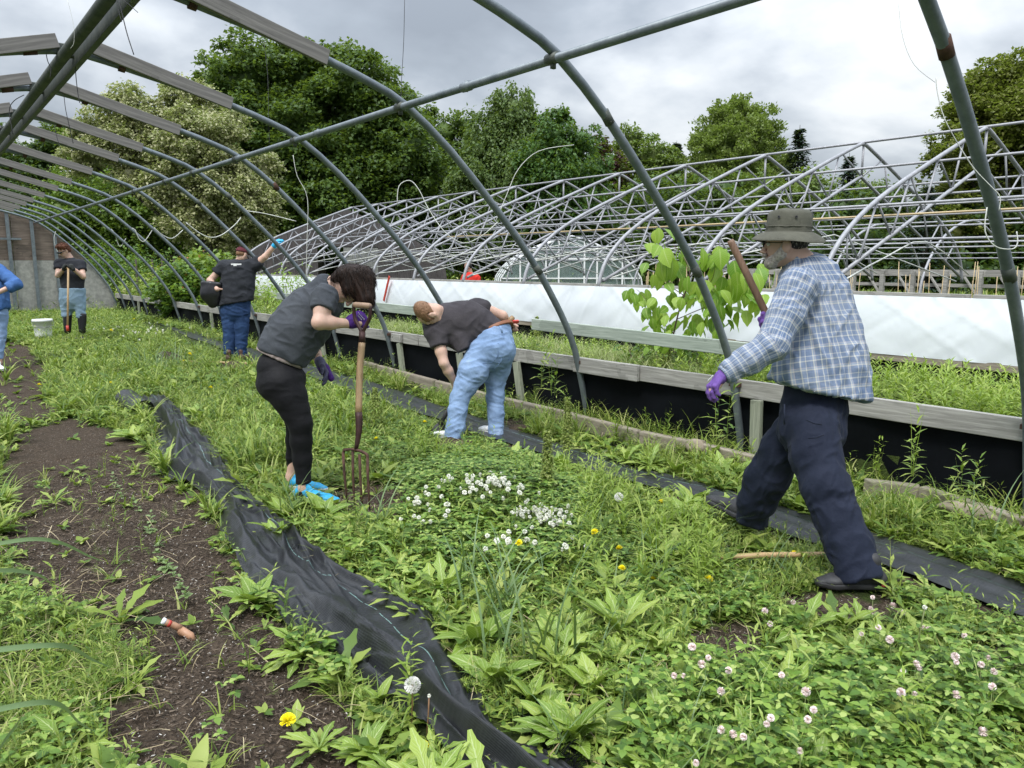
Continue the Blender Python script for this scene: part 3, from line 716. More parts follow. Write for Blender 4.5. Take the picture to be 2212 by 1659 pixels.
# long narrow strip by the bench
ST = [((305, 697), (318, 694)), ((345, 712), (372, 706)), ((410, 738), (440, 728)), ((470, 757), (505, 746)), ((540, 782), (590, 768)), ((640, 808), (700, 796)), ((740, 838), (800, 826)), ((860, 880), (920, 864)), ((960, 915), (1030, 903)), ((1100, 965), (1180, 950)), ((1230, 1003), (1300, 988)), ((1400, 1052), (1450, 1030)), ((1560, 1103), (1620, 1080)), ((1700, 1155), (1770, 1122)), ((1880, 1222), (1960, 1180)), ((2060, 1290), (2140, 1245)), ((2212, 1345), (2300, 1300)), ((2420, 1430), (2500, 1370))]
strip = thing('fabric_strip', 'long flat black fabric strip lying between the weeds beside the bench wall', 'weed fabric', loc=tuple(at(1700, 1140, Z=0)))
o = loft(ST, 14, 0, lambda s, d: .012*vnoise(s*2, d, 2.)+.006*np.sin(s*20+d), 'sheet', strip, .01); o.matrix_parent_inverse = Matrix.Translation(-strip.location)
# ---------------------------------------------------------------- plants
def inset(prs, u): return [(a[0]+(b[0]-a[0])*u, a[1]+(b[1]-a[1])*u) for a, b in prs]+[(b[0]+(a[0]-b[0])*u, b[1]+(a[1]-b[1])*u) for a, b in prs[::-1]]
FABP = inset(FAB, .06); STP = [(a[0]+(b[0]-a[0])*-.05, a[1]+(8 if a[0] < 700 else 16)) for a, b in ST]+[(b[0], b[1]+1) for a, b in ST[::-1]]
EXC = [(1820, 1310, .20), (1775, 1320, .18), (1880, 1320, .16), (690, 1115, .13), (725, 1130, .11), (655, 1110, .11), (405, 1380, .10), (370, 1370, .08), (780, 1090, .10), (850, 1100, .08)]
EXP_ = [tuple(at(a, b, Z=0))[:2]+(r,) for a, b, r in EXC]
HOLES = [in_ for in_ in ()]
def scatter(n_per_m2_at, area, rng, keep=None, zmax=None, soil=None, avoid=True):
    """random points; area=(x0,x1,y0,y1); density in plants per m2"""
    x0, x1, y0, y1 = area; n = int(n_per_m2_at*(x1-x0)*(y1-y0))
    x = rng.uniform(x0, x1, n); y = rng.uniform(y0, y1, n); z = gz(x, y); P = np.stack((x, y, z), -1)
    p, d = proj(P); ok = (d > .35) & (p[:, 0] > -1100) & (p[:, 0] < 2900) & (p[:, 1] < 3000)
    if avoid: ok &= ~in_poly(p[:, 0], p[:, 1], FABP) & ~in_poly(p[:, 0], p[:, 1], STP)
    if soil is not None:
        s = soilness(x, y); ok &= (rng.random(n) < np.where(s, soil, 1.))
    for ex, ey, er in EXP_: ok &= ((x-ex)**2+(y-ey)**2 > er*er)
    if keep is not None: ok &= keep(x, y, p, d)
    return P[ok], d[ok], p[ok]
def expand(P, k, rng, rad):
    """k leaves per plant around each position"""
    n = len(P); B = np.repeat(P, k, 0); yaw = rng.uniform(0, 2*np.pi, n*k); return B, yaw, n*k
BL = blade_t(.035, 4, .45); BL2 = blade_t(.02, 3, .25); OV = leaf_t(.5, 3, .25, .12); OV2 = leaf_t(.7, 3, .3, .1); LA = leaf_t(.22, 3, .35, .15, 'lance'); TO = leaf_t(.3, 7, .45, .12, 'spat', .28); LO = leaf_t(.38, 5, .4, .18, 'oval'); RD = leaf_t(1.0, 3, .12, .1)
LANCE = leaf_t(.2, 2, .3, .1, 'lance')
def grass(P, rng, k, h, tl=1.15, w=1.):
    B, yaw, n = expand(P, k, rng, .02); B = B+np.stack((rng.normal(0, .015, n), rng.normal(0, .015, n), np.zeros(n)), -1)
    L = h*rng.uniform(.5, 1.25, n); s = np.stack((L*w, L, L), -1)
    return instances(BL, B, rotmats(yaw, rng.normal(tl, .22, n)), s)
def rosette(P, rng, k, L, tmpl, tlo=.15, thi=1.1, ls=None):
    B, yaw, n = expand(P, k, rng, 0); base = (np.arange(n) % k)/k*2*np.pi*2.4+np.repeat(rng.uniform(0, 6, len(P)), k)
    sz = np.repeat(L*rng.uniform(.6, 1.3, len(P)) if ls is None else ls, k)*rng.uniform(.6, 1.1, n)
    return instances(tmpl, B+np.array((0, 0, .004)), rotmats(base+rng.normal(0, .2, n), rng.uniform(tlo, thi, n), rng.normal(0, .25, n)), sz)
def stemweed(P, rng, k, H_, L, tmpl, tilt=.35, lean=.15):
    n0 = len(P); hh = H_*rng.uniform(.55, 1.25, n0); lx, ly = rng.normal(0, lean, n0), rng.normal(0, lean, n0)
    t = np.tile((np.arange(k)+1)/k, n0); B = np.repeat(P, k, 0); h2 = np.repeat(hh, k)
    B = B+np.stack((np.repeat(lx, k)*h2*t*t, np.repeat(ly, k)*h2*t*t, h2*t), -1); n = n0*k
    yaw = np.arange(n)*2.4+rng.normal(0, .3, n); s = L*rng.uniform(.7, 1.2, n)*(1.15-.6*t)
    a = instances(tmpl, B, rotmats(yaw, rng.normal(tilt, .25, n)+.5*t), s)
    st = instances(BL2, P, rotmats(np.arctan2(ly, lx), np.full(n0, 1.45), rng.uniform(0, 3, n0)), np.stack((hh*.0+.18, hh*1.02, hh*.2), -1))
    st2 = instances(BL2, P, rotmats(np.arctan2(ly, lx)+1.57, np.full(n0, 1.5), rng.uniform(0, 3, n0)), np.stack((hh*.0+.18, hh*1.0, hh*.2), -1))
    return join([a, st, st2])
def clover(P, rng, k, h, L):
    n0 = len(P); B = np.repeat(P, k, 0); n = len(B); an = rng.uniform(0, 6.28, n); rr = rng.uniform(.01, .07, n); hh = h*rng.uniform(.4, 1.15, n)
    L = L*np.random.default_rng(n).choice([.65, .9, 1.1, 1.45], n)
    C = B+np.stack((np.cos(an)*rr, np.sin(an)*rr, hh), -1)
    C3 = np.repeat(C, 3, 0); y0 = np.repeat(rng.uniform(0, 6.28, n), 3)+np.tile([0, 2.09, 4.19], n)
    s = np.repeat(L*rng.uniform(.8, 1.15, n), 3); tl = np.repeat(rng.uniform(-.1, .5, n), 3)
    a = instances(OV2, C3, rotmats(y0, tl), s)
    st = instances(BL2, B, rotmats(an, np.full(n, 1.25)), np.stack((np.full(n, .1), hh*1.03, hh*.3), -1))
    return join([a, st])
def feather(P, rng, H_, k=16, q=7, L=.035):
    n0 = len(P); hh = H_*rng.uniform(.6, 1.2, n0); t = np.tile(np.repeat((np.arange(k)+1)/k, q), n0); B = np.repeat(P, k*q, 0); h2 = np.repeat(hh, k*q)
    lx, ly = np.repeat(rng.normal(0, .2, n0), k*q), np.repeat(rng.normal(0, .2, n0), k*q)
    n = len(B); B = B+np.stack((lx*h2*t, ly*h2*t, h2*t), -1); s = L*rng.uniform(.7, 1.2, n)*(1.2-t)
    return instances(BL2, B, rotmats(rng.uniform(0, 6.28, n), rng.normal(.55, .2, n)), np.stack((s*1.6, s, s), -1))
rg = np.random.default_rng(5)
COLW = [(.06, .12, .02), (.13, .22, .03), (.26, .35, .055), (.46, .53, .14)]
MG_ = leafmat('grass_blades', [(.09, .165, .025), (.19, .28, .04), (.30, .38, .065), (.48, .48, .19)], .5, .3)
MW_ = leafmat('weed_leaves', COLW, .5, .3)
MC_ = leafmat('clover_leaves', [(.05, .11, .018), (.11, .21, .03), (.22, .34, .05), (.40, .49, .14)], .5, .2)
MF_ = leafmat('feathery_leaves', [(.13, .23, .03), (.2, .32, .05), (.3, .4, .08)], .6, .3)
MB_ = leafmat('lance_leaves', [(.2, .31, .04), (.3, .42, .07), (.42, .5, .12)], .5, .35)
MH_ = leafmat('blue_green_blades', [(.09, .16, .06), (.14, .22, .09), (.22, .3, .13)], .5, .2)
ML_ = leafmat('broad_leaves', [(.14, .24, .03), (.25, .37, .05), (.38, .47, .09)], .42, .25, rib=(.42, .5, .22))
MD_ = leafmat('dry_straw', [(.25, .19, .1), (.42, .34, .2), (.55, .47, .3)], .8, .1)
ZONES = [((-1.6, 5.15, .2, 4.2), 4.2, 1.), ((-1.8, 5.15, 4.2, 7.5), 7.5, .75), ((-2.2, 5.15, 7.5, 12), 12, .42), ((-2, 5.2, 12, 19), 19, .24), ((-3, 5.2, 19, 27), 27, .13)]
P1 = [(870, 1040), (1000, 1000), (1150, 1010), (1260, 1090), (1260, 1230), (1100, 1260), (930, 1230), (860, 1130)]
P2 = [(1360, 1520), (1500, 1480), (1640, 1490), (1750, 1450), (1880, 1440), (2010, 1450), (2300, 1430), (2300, 1780), (1400, 1780), (1330, 1640)]
def patch(x, y, sc, seed, lo): return vnoise(x, y, sc, seed) > lo
LB = [(-450, 1180), (-20, 1190), (50, 1260), (60, 1320), (200, 1370), (330, 1430), (200, 1540), (240, 1750), (-450, 1750)]
for zi, (A, far, q) in enumerate(ZONES):
    big = (1.0, 1.12, 1.35, 1.75, 2.3)[zi]
    low = 1.0
    parts = []
    P, d, p = scatter(340*q, A, rg, lambda x, y, p, d: patch(x, y, 1.1, 1, .30) & ~in_poly(p[:, 0], p[:, 1], LB), soil=.05)
    parts.append(rosette(P, rg, 6, .055*big, OV, .15, 1.0))
    P, d, p = scatter(150*q, A, rg, lambda x, y, p, d: patch(x, y, 1.7, 2, .42), soil=.03)
    parts.append(stemweed(P, rg, 9, .15*min(big, 1.5), .05*big, LANCE))
    P, d, p = scatter(110*q, A, rg, lambda x, y, p, d: patch(x, y, 1.3, 3, .45) & ~in_poly(p[:, 0], p[:, 1], LB), soil=.03)
    parts.append(rosette(P, rg, 8, .09*min(big, 1.6), TO, .2, 1.15))
    if zi == 0:
        P, d, p = scatter(170, (-1, 5.15, .5, 3.2), rg, soil=.0); parts.append(rosette(P, rg, 6, .05, OV, .15, 1.1)); parts.append(stemweed(P[::3], rg, 9, .1, .045, LANCE))
    P, d, p = scatter(26*q, A, rg, lambda x, y, p, d: patch(x, y, 1.2, 21, .42) & (p[:, 1] < 1480), soil=.0)
    parts.append(stemweed(P, rg, 15, .26*min(big, 1.3), .085*min(big, 1.5), LANCE, .4, .2))
    P, d, p = scatter(30*q, A, rg, lambda x, y, p, d: patch(x, y, 1.4, 23, .40) & ~in_poly(p[:, 0], p[:, 1], LB), soil=.02)
    parts.append(rosette(P, rg, 11, .16*min(big, 1.4), TO, .3, 1.25))
    P, d, p = scatter(20*q, A, rg, lambda x, y, p, d: patch(x, y, 1.2, 25, .45) & ~in_poly(p[:, 0], p[:, 1], LB), soil=.01)
    parts.append(rosette(P, rg, 9, .13*min(big, 1.4), LO, .3, 1.2))
    V, Q, U = join(parts); tag(np_mesh('weeds', V, Q, MW_, uv=U, smooth=True), 'mixed low green weeds covering the ground', kind='stuff')
    P, d, p = scatter(230*q, A, rg, lambda x, y, p, d: patch(x, y, .9, 4, .36), soil=.06)
    parts = [grass(P, rg, 9, .13*min(big, 1.5), 1.05, 1.3*big**.5)]
    P, d, p = scatter(40*q, A, rg, lambda x, y, p, d: patch(x, y, .8, 7, .52) & (p[:, 1] < 1150), soil=.02)
    parts.append(grass(P, rg, 10, .24, 1.2, 1.3*big**.5))
    V, Q, U = join(parts); tag(np_mesh('grass', V, Q, MG_, uv=U, smooth=True), 'green grass growing between the weeds', kind='stuff')
    P, d, p = scatter(150*q, A, rg, lambda x, y, p, d: patch(x, y, 1.5, 9, .6) | in_poly(p[:, 0], p[:, 1], P1) | in_poly(p[:, 0], p[:, 1], P2), soil=.02)
    V, Q, U = clover(P, rg, 6, .085, .026*big); tag(np_mesh('clover', V, Q, MC_, uv=U, smooth=True), 'low clover leaves between the other weeds', kind='stuff')
# dense clover of the two blooming patches
parts = []
P, d, p = scatter(420, (0, 5.1, 1, 6), rg, lambda x, y, p, d: in_poly(p[:, 0], p[:, 1], P1)); parts.append(clover(P, rg, 6, .13, .026))
V, Q, U = join(parts); tag(np_mesh('clover', V, Q, MC_, uv=U, smooth=True), 'dense clover leaves of the white blooming patch in the middle', kind='stuff')
P, d, p = scatter(250, (0, 5.1, .8, 3.4), rg, lambda x, y, p, d: in_poly(p[:, 0], p[:, 1], P2)); V, Q, U = join([clover(P[::2], rg, 9, .16, .026), clover(P[1::2], rg, 8, .10, .020), stemweed(P[::7], rg, 16, .24, .07, LANCE, .4, .15), rosette(P[::9], rg, 7, .12, LO, .4, 1.2), grass(P[::5], rg, 6, .25, 1.2, .8)])
tag(np_mesh('clover', V, Q, MC_, uv=U, smooth=True), 'tall dense clover filling the lower right corner', kind='stuff')
# feathery horsetail along the bench and at the left edge
LB = [(-450, 1180), (-20, 1190), (50, 1260), (60, 1320), (200, 1370), (330, 1430), (200, 1540), (240, 1750), (-450, 1750)]
parts = []
P, d, p = scatter(95, (4.55, 5.2, 1, 9), rg, lambda x, y, p, d: patch(x, y, 1.6, 11, .33)); parts.append(feather(P, rg, .19, 13, 6, .05))
P, d, p = scatter(220, (-.8, 3, .8, 4.6), rg, lambda x, y, p, d: in_poly(p[:, 0], p[:, 1], LB) & patch(x, y, 1.8, 12, .3)); parts.append(feather(P, rg, .13, 12, 6, .035))
P, d, p = scatter(45, (-.8, 3, 1, 5), rg, lambda x, y, p, d: (p[:, 0] < 700) & patch(x, y, 2.4, 14, .55), soil=.5); parts.append(feather(P, rg, .08, 9, 6, .03))
P, d, p = scatter(20, (4.6, 5.2, 9, 20), rg); parts.append(feather(P, rg, .3, 10, 6, .09))
V, Q, U = join(parts); tag(np_mesh('horsetail', V, Q, MF_, uv=U), 'feathery bright green horsetail beside the bench wall and at the left edge', kind='stuff')
P, d, p = scatter(260, (-1.6, 3, .8, 4.6), rg, lambda x, y, p, d: in_poly(p[:, 0], p[:, 1], LB)); V, Q, U = grass(P, rg, 10, .10, .9, 1.)
tag(np_mesh('grass', V, Q, MG_, uv=U), 'short trampled grass at the lower left corner', kind='stuff')
def wild(lo, hi, A, dn, cond, name, lab, matn, fn):
    P, d, p = scatter(dn, A, rg, cond, soil=.02); V, Q, U = fn(P); tag(np_mesh(name, V, Q, matn, uv=U, smooth=True), lab, kind='stuff')
MID = [(900, 965), (1100, 1015), (1300, 1065), (1540, 1165), (1540, 1300), (1250, 1260), (1260, 1090), (1150, 1010), (870, 1030)]
wild(0, 0, (1, 5.2, 2, 7), 60, lambda x, y, p, d: in_poly(p[:, 0], p[:, 1], MID), 'tall_weeds', 'taller leafy weeds between the clover and the black strip', MB_, lambda P: join([stemweed(P, rg, 20, .30, .085, LANCE, .35, .2), grass(P[::2], rg, 8, .32, 1.25, 1.)]))
wild(0, 0, (4.35, 5.2, 1, 9), 42, lambda x, y, p, d: patch(x, y, 1.9, 41, .4), 'bench_weeds', 'leafy weeds and tall grass growing against the black liner', MG_, lambda P: join([stemweed(P[::2], rg, 16, .26, .075, LANCE, .35, .2), grass(P, rg, 12, .32, 1.25, .9), rosette(P[1::3], rg, 8, .12, OV, .3, 1.)]))
wild(0, 0, (-1, 4.6, 5.5, 14), 22, lambda x, y, p, d: patch(x, y, 1.1, 43, .45), 'tall_weeds', 'taller tufts and leafy stems in the far half of the tunnel', MW_, lambda P: join([stemweed(P, rg, 14, .30, .11, LANCE, .35, .2), grass(P[::2], rg, 10, .38, 1.25, 1.6)]))
wild(0, 0, (-.5, 3.5, 1, 6), 20, lambda x, y, p, d: (p[:, 0] > 950) & (p[:, 1] > 1150) & patch(x, y, 1.6, 45, .4), 'long_grass', 'long thin grass blades standing in the foreground weeds', MH_, lambda P: grass(P, rg, 5, .30, 1.3, .55))
wild(0, 0, (.3, 5, .9, 7.5), 38, lambda x, y, p, d: (p[:, 0] > 820) & (p[:, 1] > 1000) & patch(x, y, 2.3, 47, .5), 'leafy_clumps', 'clumps of broad dandelion and dock leaves through the weeds', ML_, lambda P: join([rosette(P[::2], rg, 13, .19, TO, .5, 1.4), rosette(P[1::2], rg, 10, .17, LO, .5, 1.4)]))
wild(0, 0, (-.5, 3.6, 4, 9), 26, lambda x, y, p, d: (p[:, 0] < 800) & patch(x, y, 1.7, 49, .45), 'leafy_clumps', 'clumps of broad leaves and long blades behind the curled fabric', ML_, lambda P: join([rosette(P, rg, 10, .17, TO, .4, 1.3), grass(P[::2], rg, 12, .32, 1.25, .9)]))
# straw and dead stems
parts = []
for pol, dn in (([(-300, 1190), (200, 1240), (330, 1420), (260, 1700), (-300, 1700)], 160), ([(1080, 1350), (1500, 1300), (1560, 1500), (1400, 1600), (1180, 1560)], 130), ([(700, 1020), (900, 1020), (940, 1120), (700, 1120)], 120), ([(-100, 700), (2300, 1000), (2300, 1700), (-100, 1700)], 45)):
    P, d, p = scatter(dn, (-.5, 5, .8, 6), rg, lambda x, y, p, d: in_poly(p[:, 0], p[:, 1], pol)); n = len(P)
    parts.append(instances(BL2, P+np.array((0, 0, .015))+np.stack((0*P[:, 0], 0*P[:, 0], rg.uniform(0, .03, n)), -1), rotmats(rg.uniform(0, 6.28, n), rg.normal(.05, .12, n)), np.stack((rg.uniform(.1, .22, n), rg.uniform(.08, .26, n), rg.uniform(.02, .2, n)), -1)))
V, Q, U = join(parts); tag(np_mesh('straw', V, Q, MD_, uv=U), 'dry straw and dead stems strewn on the ground', kind='stuff')
# wood chips and white flecks on the soil
CH = (np.array([(-.5, -1, 0), (.5, -1, 0), (.4, 1, .12), (-.5, .9, .05), (-.5, -1, .22), (.5, -1, .2), (.4, 1, .3), (-.5, .9, .26)], float), np.array([(4, 5, 6, 7), (0, 1, 5, 4), (1, 2, 6, 5), (2, 3, 7, 6), (3, 0, 4, 7)]), np.zeros((8, 2)))
x = rg.uniform(-.5, 5, 90000); y = rg.uniform(.9, 6.5, 90000); ok = soilness(x, y); x, y = x[ok], y[ok]; P = np.stack((x, y, gz(x, y)), -1); p, d = proj(P)
ok = ~in_poly(p[:, 0], p[:, 1], FABP) & ~in_poly(p[:, 0], p[:, 1], STP) & (rg.random(len(x)) < np.clip(3.2/d, .15, 1)**1.5); P = P[ok]; n = len(P)
chipm = leafmat('bark_chips', [(.028, .02, .013), (.062, .045, .032), (.105, .078, .055), (.22, .17, .125)], .9, 0)
sc = np.stack((rg.uniform(.002, .006, n), rg.uniform(.004, .016, n), rg.uniform(.004, .012, n)), -1)
V, Q, U = instances(CH, P+np.array((0, 0, -.004)), rotmats(rg.uniform(0, 6.28, n), rg.normal(0, .3, n), rg.normal(0, .3, n)), sc)
tag(np_mesh('mulch', V, Q, chipm), 'dark brown bark mulch chips on the soil', kind='stuff')
k = rg.random(n) < .07; P2_ = P[k]; n = len(P2_); sc = np.stack((rg.uniform(.0015, .004, n), rg.uniform(.002, .006, n), rg.uniform(.003, .01, n)), -1)
V, Q, U = instances(CH, P2_+np.array((0, 0, .003)), rotmats(rg.uniform(0, 6.28, n), rg.normal(0, .4, n)), sc)
tag(np_mesh('flecks', V, Q, leafmat('pale_flecks', [(.3, .26, .22), (.5, .47, .43), (.7, .68, .65)], .9, 0)), 'small pale flecks scattered over the mulch', kind='stuff')
# seedlings in a line on the soil
P = [at(x, y, Z=.0) for x, y in ((245, 1040), (262, 1075), (290, 1085), (300, 1105), (325, 1130), (320, 1150), (345, 1180), (340, 1195), (350, 1215), (375, 1245), (390, 1270), (250, 1055), (400, 1290), (530, 1262), (520, 1210), (555, 1215), (360, 1230))]
P = np.array([tuple(q) for q in P]); V, Q, U = join([rosette(P, rg, 6, .05, OV2, .1, .6), stemweed(P, rg, 5, .06, .04, OV2)])
tag(np_mesh('seedlings', V, Q, leafmat('seedling_leaves', [(.16, .24, .08), (.24, .34, .13), (.3, .4, .17)], .5, .3), uv=U, smooth=True), 'row of pale green seedlings on the bare soil', kind='stuff')
# raised bed behind the rail
parts = []
def bedp(n, X0, X1, Y0, Y1, keep=None): return scatter(n, (X0, X1, Y0, Y1), rg, keep, avoid=False)[0]
P = bedp(85, 5.45, 7.1, -.5, 4.6); parts.append(stemweed(P, rg, 26, .30, .115, LANCE, .35, .12)); P = bedp(40, 7.1, 7.9, -.5, 4.6); parts.append(stemweed(P, rg, 14, .13, .08, LANCE, .35, .12))
P = bedp(14, 5.4, 7.6, 4.6, 8); parts.append(stemweed(P, rg, 18, .28, .09, LANCE, .35, .15))
V, Q, U = join(parts); tag(np_mesh('tall_weeds', V, Q, MB_, uv=U, smooth=True), 'yellow green lance leaved weeds filling the raised bed at right', kind='stuff')
parts = []
P = bedp(75, 5.4, 7.0, 4.2, 14); parts.append(grass(P, rg, 12, .26, 1.25, .9)); P = bedp(60, 7.0, 7.9, 4.2, 14); parts.append(grass(P, rg, 10, .14, 1.1, .9))
P = bedp(45, 5.4, 7.3, 14, 27); parts.append(grass(P, rg, 10, .24, 1.2, 2.))
P = bedp(26, 5.5, 8, 4.5, 12); parts.append(feather(P, rg, .30, 12, 6, .05))
V, Q, U = join(parts); tag(np_mesh('bed_grass', V, Q, leafmat('pale_bed_grass', [(.17, .23, .06), (.28, .34, .12), (.42, .43, .22)], .6, .3), uv=U), 'pale seeding grass in the raised bed', kind='stuff')
parts = []
P = bedp(30, 5.4, 7.9, 4.2, 14, lambda x, y, p, d: patch(x, y, 1.2, 31, .45)); parts.append(stemweed(P, rg, 14, .24, .08, OV, .2, .2))
P = bedp(26, 5.4, 7.2, 14, 27); parts.append(stemweed(P, rg, 10, .26, .12, OV, .2, .2))
V, Q, U = join(parts); tag(np_mesh('bed_weeds', V, Q, MW_, uv=U, smooth=True), 'leafy weeds in the raised bed behind the rail', kind='stuff')
# rough meadow outside and beyond the tunnel
parts = []
P, d, p = scatter(3.2, (-12, 40, 27.3, 60), rg, avoid=False); parts.append(grass(P, rg, 9, .6, 1.2, 3.5)); parts.append(stemweed(P[::2], rg, 9, .8, .3, OV, .2, .2))
P, d, p = scatter(5, (16.6, 40, 0, 27.3), rg, avoid=False); parts.append(grass(P, rg, 9, .5, 1.2, 3.))
P, d, p = scatter(16, (5.3, 8.1, 20, 30), rg, avoid=False); parts.append(stemweed(P, rg, 10, .9, .22, OV, .2, .2))
V, Q, U = join(parts); tag(np_mesh('meadow', V, Q, MG_, uv=U), 'tall rough grass and weeds beyond the tunnel', kind='stuff')
# ---------------------------------------------------------------- plants one can count
def plant_obj(name, label, cat, P, geo, mat, group=None, extra=None):
    V, Q, U = geo; P = np.array(tuple(P))
    if extra is None:
        o = np_mesh(name, V-P, Q, mat, uv=U, smooth=True); o.location = P; return tag(o, label, cat, group)
    t = thing(name, label, cat, group, P); o = np_mesh('leaves', V-P, Q, mat, t, uv=U, smooth=True); extra(t, P); return t
def G(px, py, dz=0):
    P = at(px, py, Z=0); z0 = float(gz(P.x, P.y)); P = at(px, py, Z=z0+dz); return P
ROS = [(548, 1308, 14, .19, LO, 'broad toothed dandelion rosette on the fabric edge, left of the sheet'), (655, 1420, 18, .20, TO, 'jagged dandelion rosette with long leaves at the fabric edge'),
       (745, 1490, 14, .15, TO, 'jagged dandelion rosette in front of the bright green one'), (820, 1520, 14, .14, LO, 'leafy rosette just left of the dandelion clock'), (690, 1625, 16, .13, TO, 'dandelion rosette beside the big yellow flower'),
       (790, 1640, 16, .15, LO, 'broad leaved rosette at the bottom edge'), (935, 1650, 12, .15, TO, 'jagged rosette at the bottom edge over the fabric'), (1035, 1400, 16, .24, LO, 'tall dock plant with broad leaves right of the fabric'),
       (1075, 1480, 14, .22, LO, 'lower dock plant beside the frayed fabric'), (700, 1120, 20, .24, LO, 'bright lettuce like dock in front of the blue shoes'), (620, 1125, 16, .20, LO, 'broad leaved dock left of the blue shoes'), (595, 1160, 12, .2, LO, 'dock leaves hanging over the fabric near the shoes'),
       (560, 1100, 14, .2, TO, 'spiky leaved rosette left of the blue shoes'), (290, 950, 18, .22, LO, 'broad leaved plant by the curled fabric end'), (760, 1190, 16, .18, TO, 'pale jagged rosette right of the lettuce like dock'), (860, 1240, 18, .2, TO, 'jagged rosette at the right fabric edge'),
       (930, 1300, 14, .18, LO, 'upright dock at the right fabric edge'), (1585, 1135, 16, .22, LO, 'big leaved dock in front of the back foot'), (1480, 1130, 8, .24, LO, 'large pale dock leaves left of the walking man'),
       (1700, 1540, 10, .2, LO, 'big plantain leaves among the pink clover'), (1920, 1560, 9, .2, LO, 'wide plantain leaves in the lower right clover'), (2150, 1540, 8, .26, LO, 'largest veined leaf plant at the right edge'), (1900, 1400, 7, .13, LO, 'upright leaf plant left of the pink clover stems'),
       (1040, 1120, 10, .14, LO, 'plantain leaves in the white clover patch'), (1000, 1170, 10, .13, LO, 'plantain leaves below the white clover flowers'), (1330, 1440, 14, .18, TO, 'jagged rosette in the middle foreground'), (1200, 1400, 14, .17, TO, 'pale rosette left of the straw'),
       (1180, 1560, 10, .15, LO, 'round leaved plant near the frayed fabric corner'), (1280, 1500, 12, .15, OV, 'wilted broad leaves on the straw'), (1450, 1290, 14, .16, TO, 'jagged rosette left of the black shoe'), (1370, 1280, 14, .15, LO, 'low leafy plant under the dandelion flowers'), (150, 1640, 12, .18, TO, 'rosette at the bottom left edge'), (1650, 1200, 12, .14, LO, 'small dock beside the wooden handle'),
       (640, 1560, 8, .08, OV, 'tiny rosette below the big yellow flower'), (420, 900, 16, .2, LO, 'leafy clump right of the curled fabric end'), (900, 1110, 12, .15, LO, 'leafy plant right of the dug soil')]
for i, (px, py, k, L, T_, lab) in enumerate(ROS):
    P = G(px, py); Pa = np.array([tuple(P)]); r_ = np.random.default_rng(100+i)
    plant_obj('leaf_rosette', lab, 'weed', P, rosette(Pa, r_, k, L, T_, .35, 1.25, ls=np.array([L])), ML_, 'broad leaved rosettes')
# upright leafy stems
MS_ = leafmat('seed_spike', [(.2, .27, .05), (.3, .36, .09), (.36, .4, .13)], .6, .3)
UPR = [(1500, 1290, .34, 'leafy stem standing left of the black shoe'), (870, 1560, .28, 'leafy green stem beside the dandelion clock'), (1590, 1135, .45, 'tall weed in front of the back foot of the walking man'), (1170, 840, .62, 'tall leafy weed before the black liner behind the stooping man'),
       (1195, 855, .5, 'second leafy weed before the black liner near the hoop'), (1560, 955, .4, 'slim leafy weed before the black liner left of the hoop'), (1965, 1030, .36, 'leafy weed before the black liner at right'), (1880, 1060, .32, 'whorled weed right of the legs of the walking man'), (2085, 1080, .3, 'fine leaved weed by the log'),
       (730, 910, .34, 'broad leaved weed under the hanging glove'), (1400, 1030, .3, 'lance leaved weed right of the spike'), (1330, 960, .3, 'weed right of the jeans'), (1980, 1640, .3, 'willowherb shoot in the lower right corner'), (2050, 1200, .36, 'leafy weed beside the strip at right'), (1300, 1300, .3, 'slim weed in the middle of the foreground'), (610, 640, .0, '')]
for i, (px, py, h_, lab) in enumerate(UPR):
    if not h_: continue
    P = G(px, py); r_ = np.random.default_rng(200+i); Pa = np.array([tuple(P)])
    geo = join([stemweed(Pa+np.array([(r_.normal(0, .02), r_.normal(0, .02), 0)]), r_, 22, h_, .085 if h_ < .4 else .12, LANCE if i not in (9,) else OV, .3, .1) for _ in range(2)])
    plant_obj('leafy_weed', lab, 'weed', P, geo, MB_ if i not in (3, 4, 5, 8) else MW_, 'upright leafy weeds')
for i, (px, py, h_, lab) in enumerate(((1225, 1000, .52, 'tallest yellow green dock seed spike right of the stooping man'), (1182, 1085, .46, 'dock seed spike above the white clover'), (812, 935, .42, 'bushy dock seed spike right of the fork handle'), (1160, 735, .28, 'dock seed spike in the bed behind the rail'), (1440, 800, .3, 'dock seed spike at the foot of the sapling'))):
    X_ = None
    P = G(px, py) if i < 3 else at(px, py, X=5.9); r_ = np.random.default_rng(300+i); Pa = np.array([tuple(P)]); n = 900
    t_ = r_.uniform(.2, 1, n); an = r_.uniform(0, 6.28, n); rr = (1.05-t_)*.055*(2.2 if i == 2 else 1)*r_.uniform(.2, 1, n)+.008
    B = Pa+np.stack((np.cos(an)*rr, np.sin(an)*rr, t_*h_), -1)
    geo = join([instances(OV2, B, rotmats(an, r_.normal(0, .6, n)), np.full(n, .021)), stemweed(Pa, r_, 8, h_*.8, .12, LANCE, .2, .05)])
    plant_obj('dock_spike', lab, 'weed', P, geo, MS_, 'dock seed spikes')
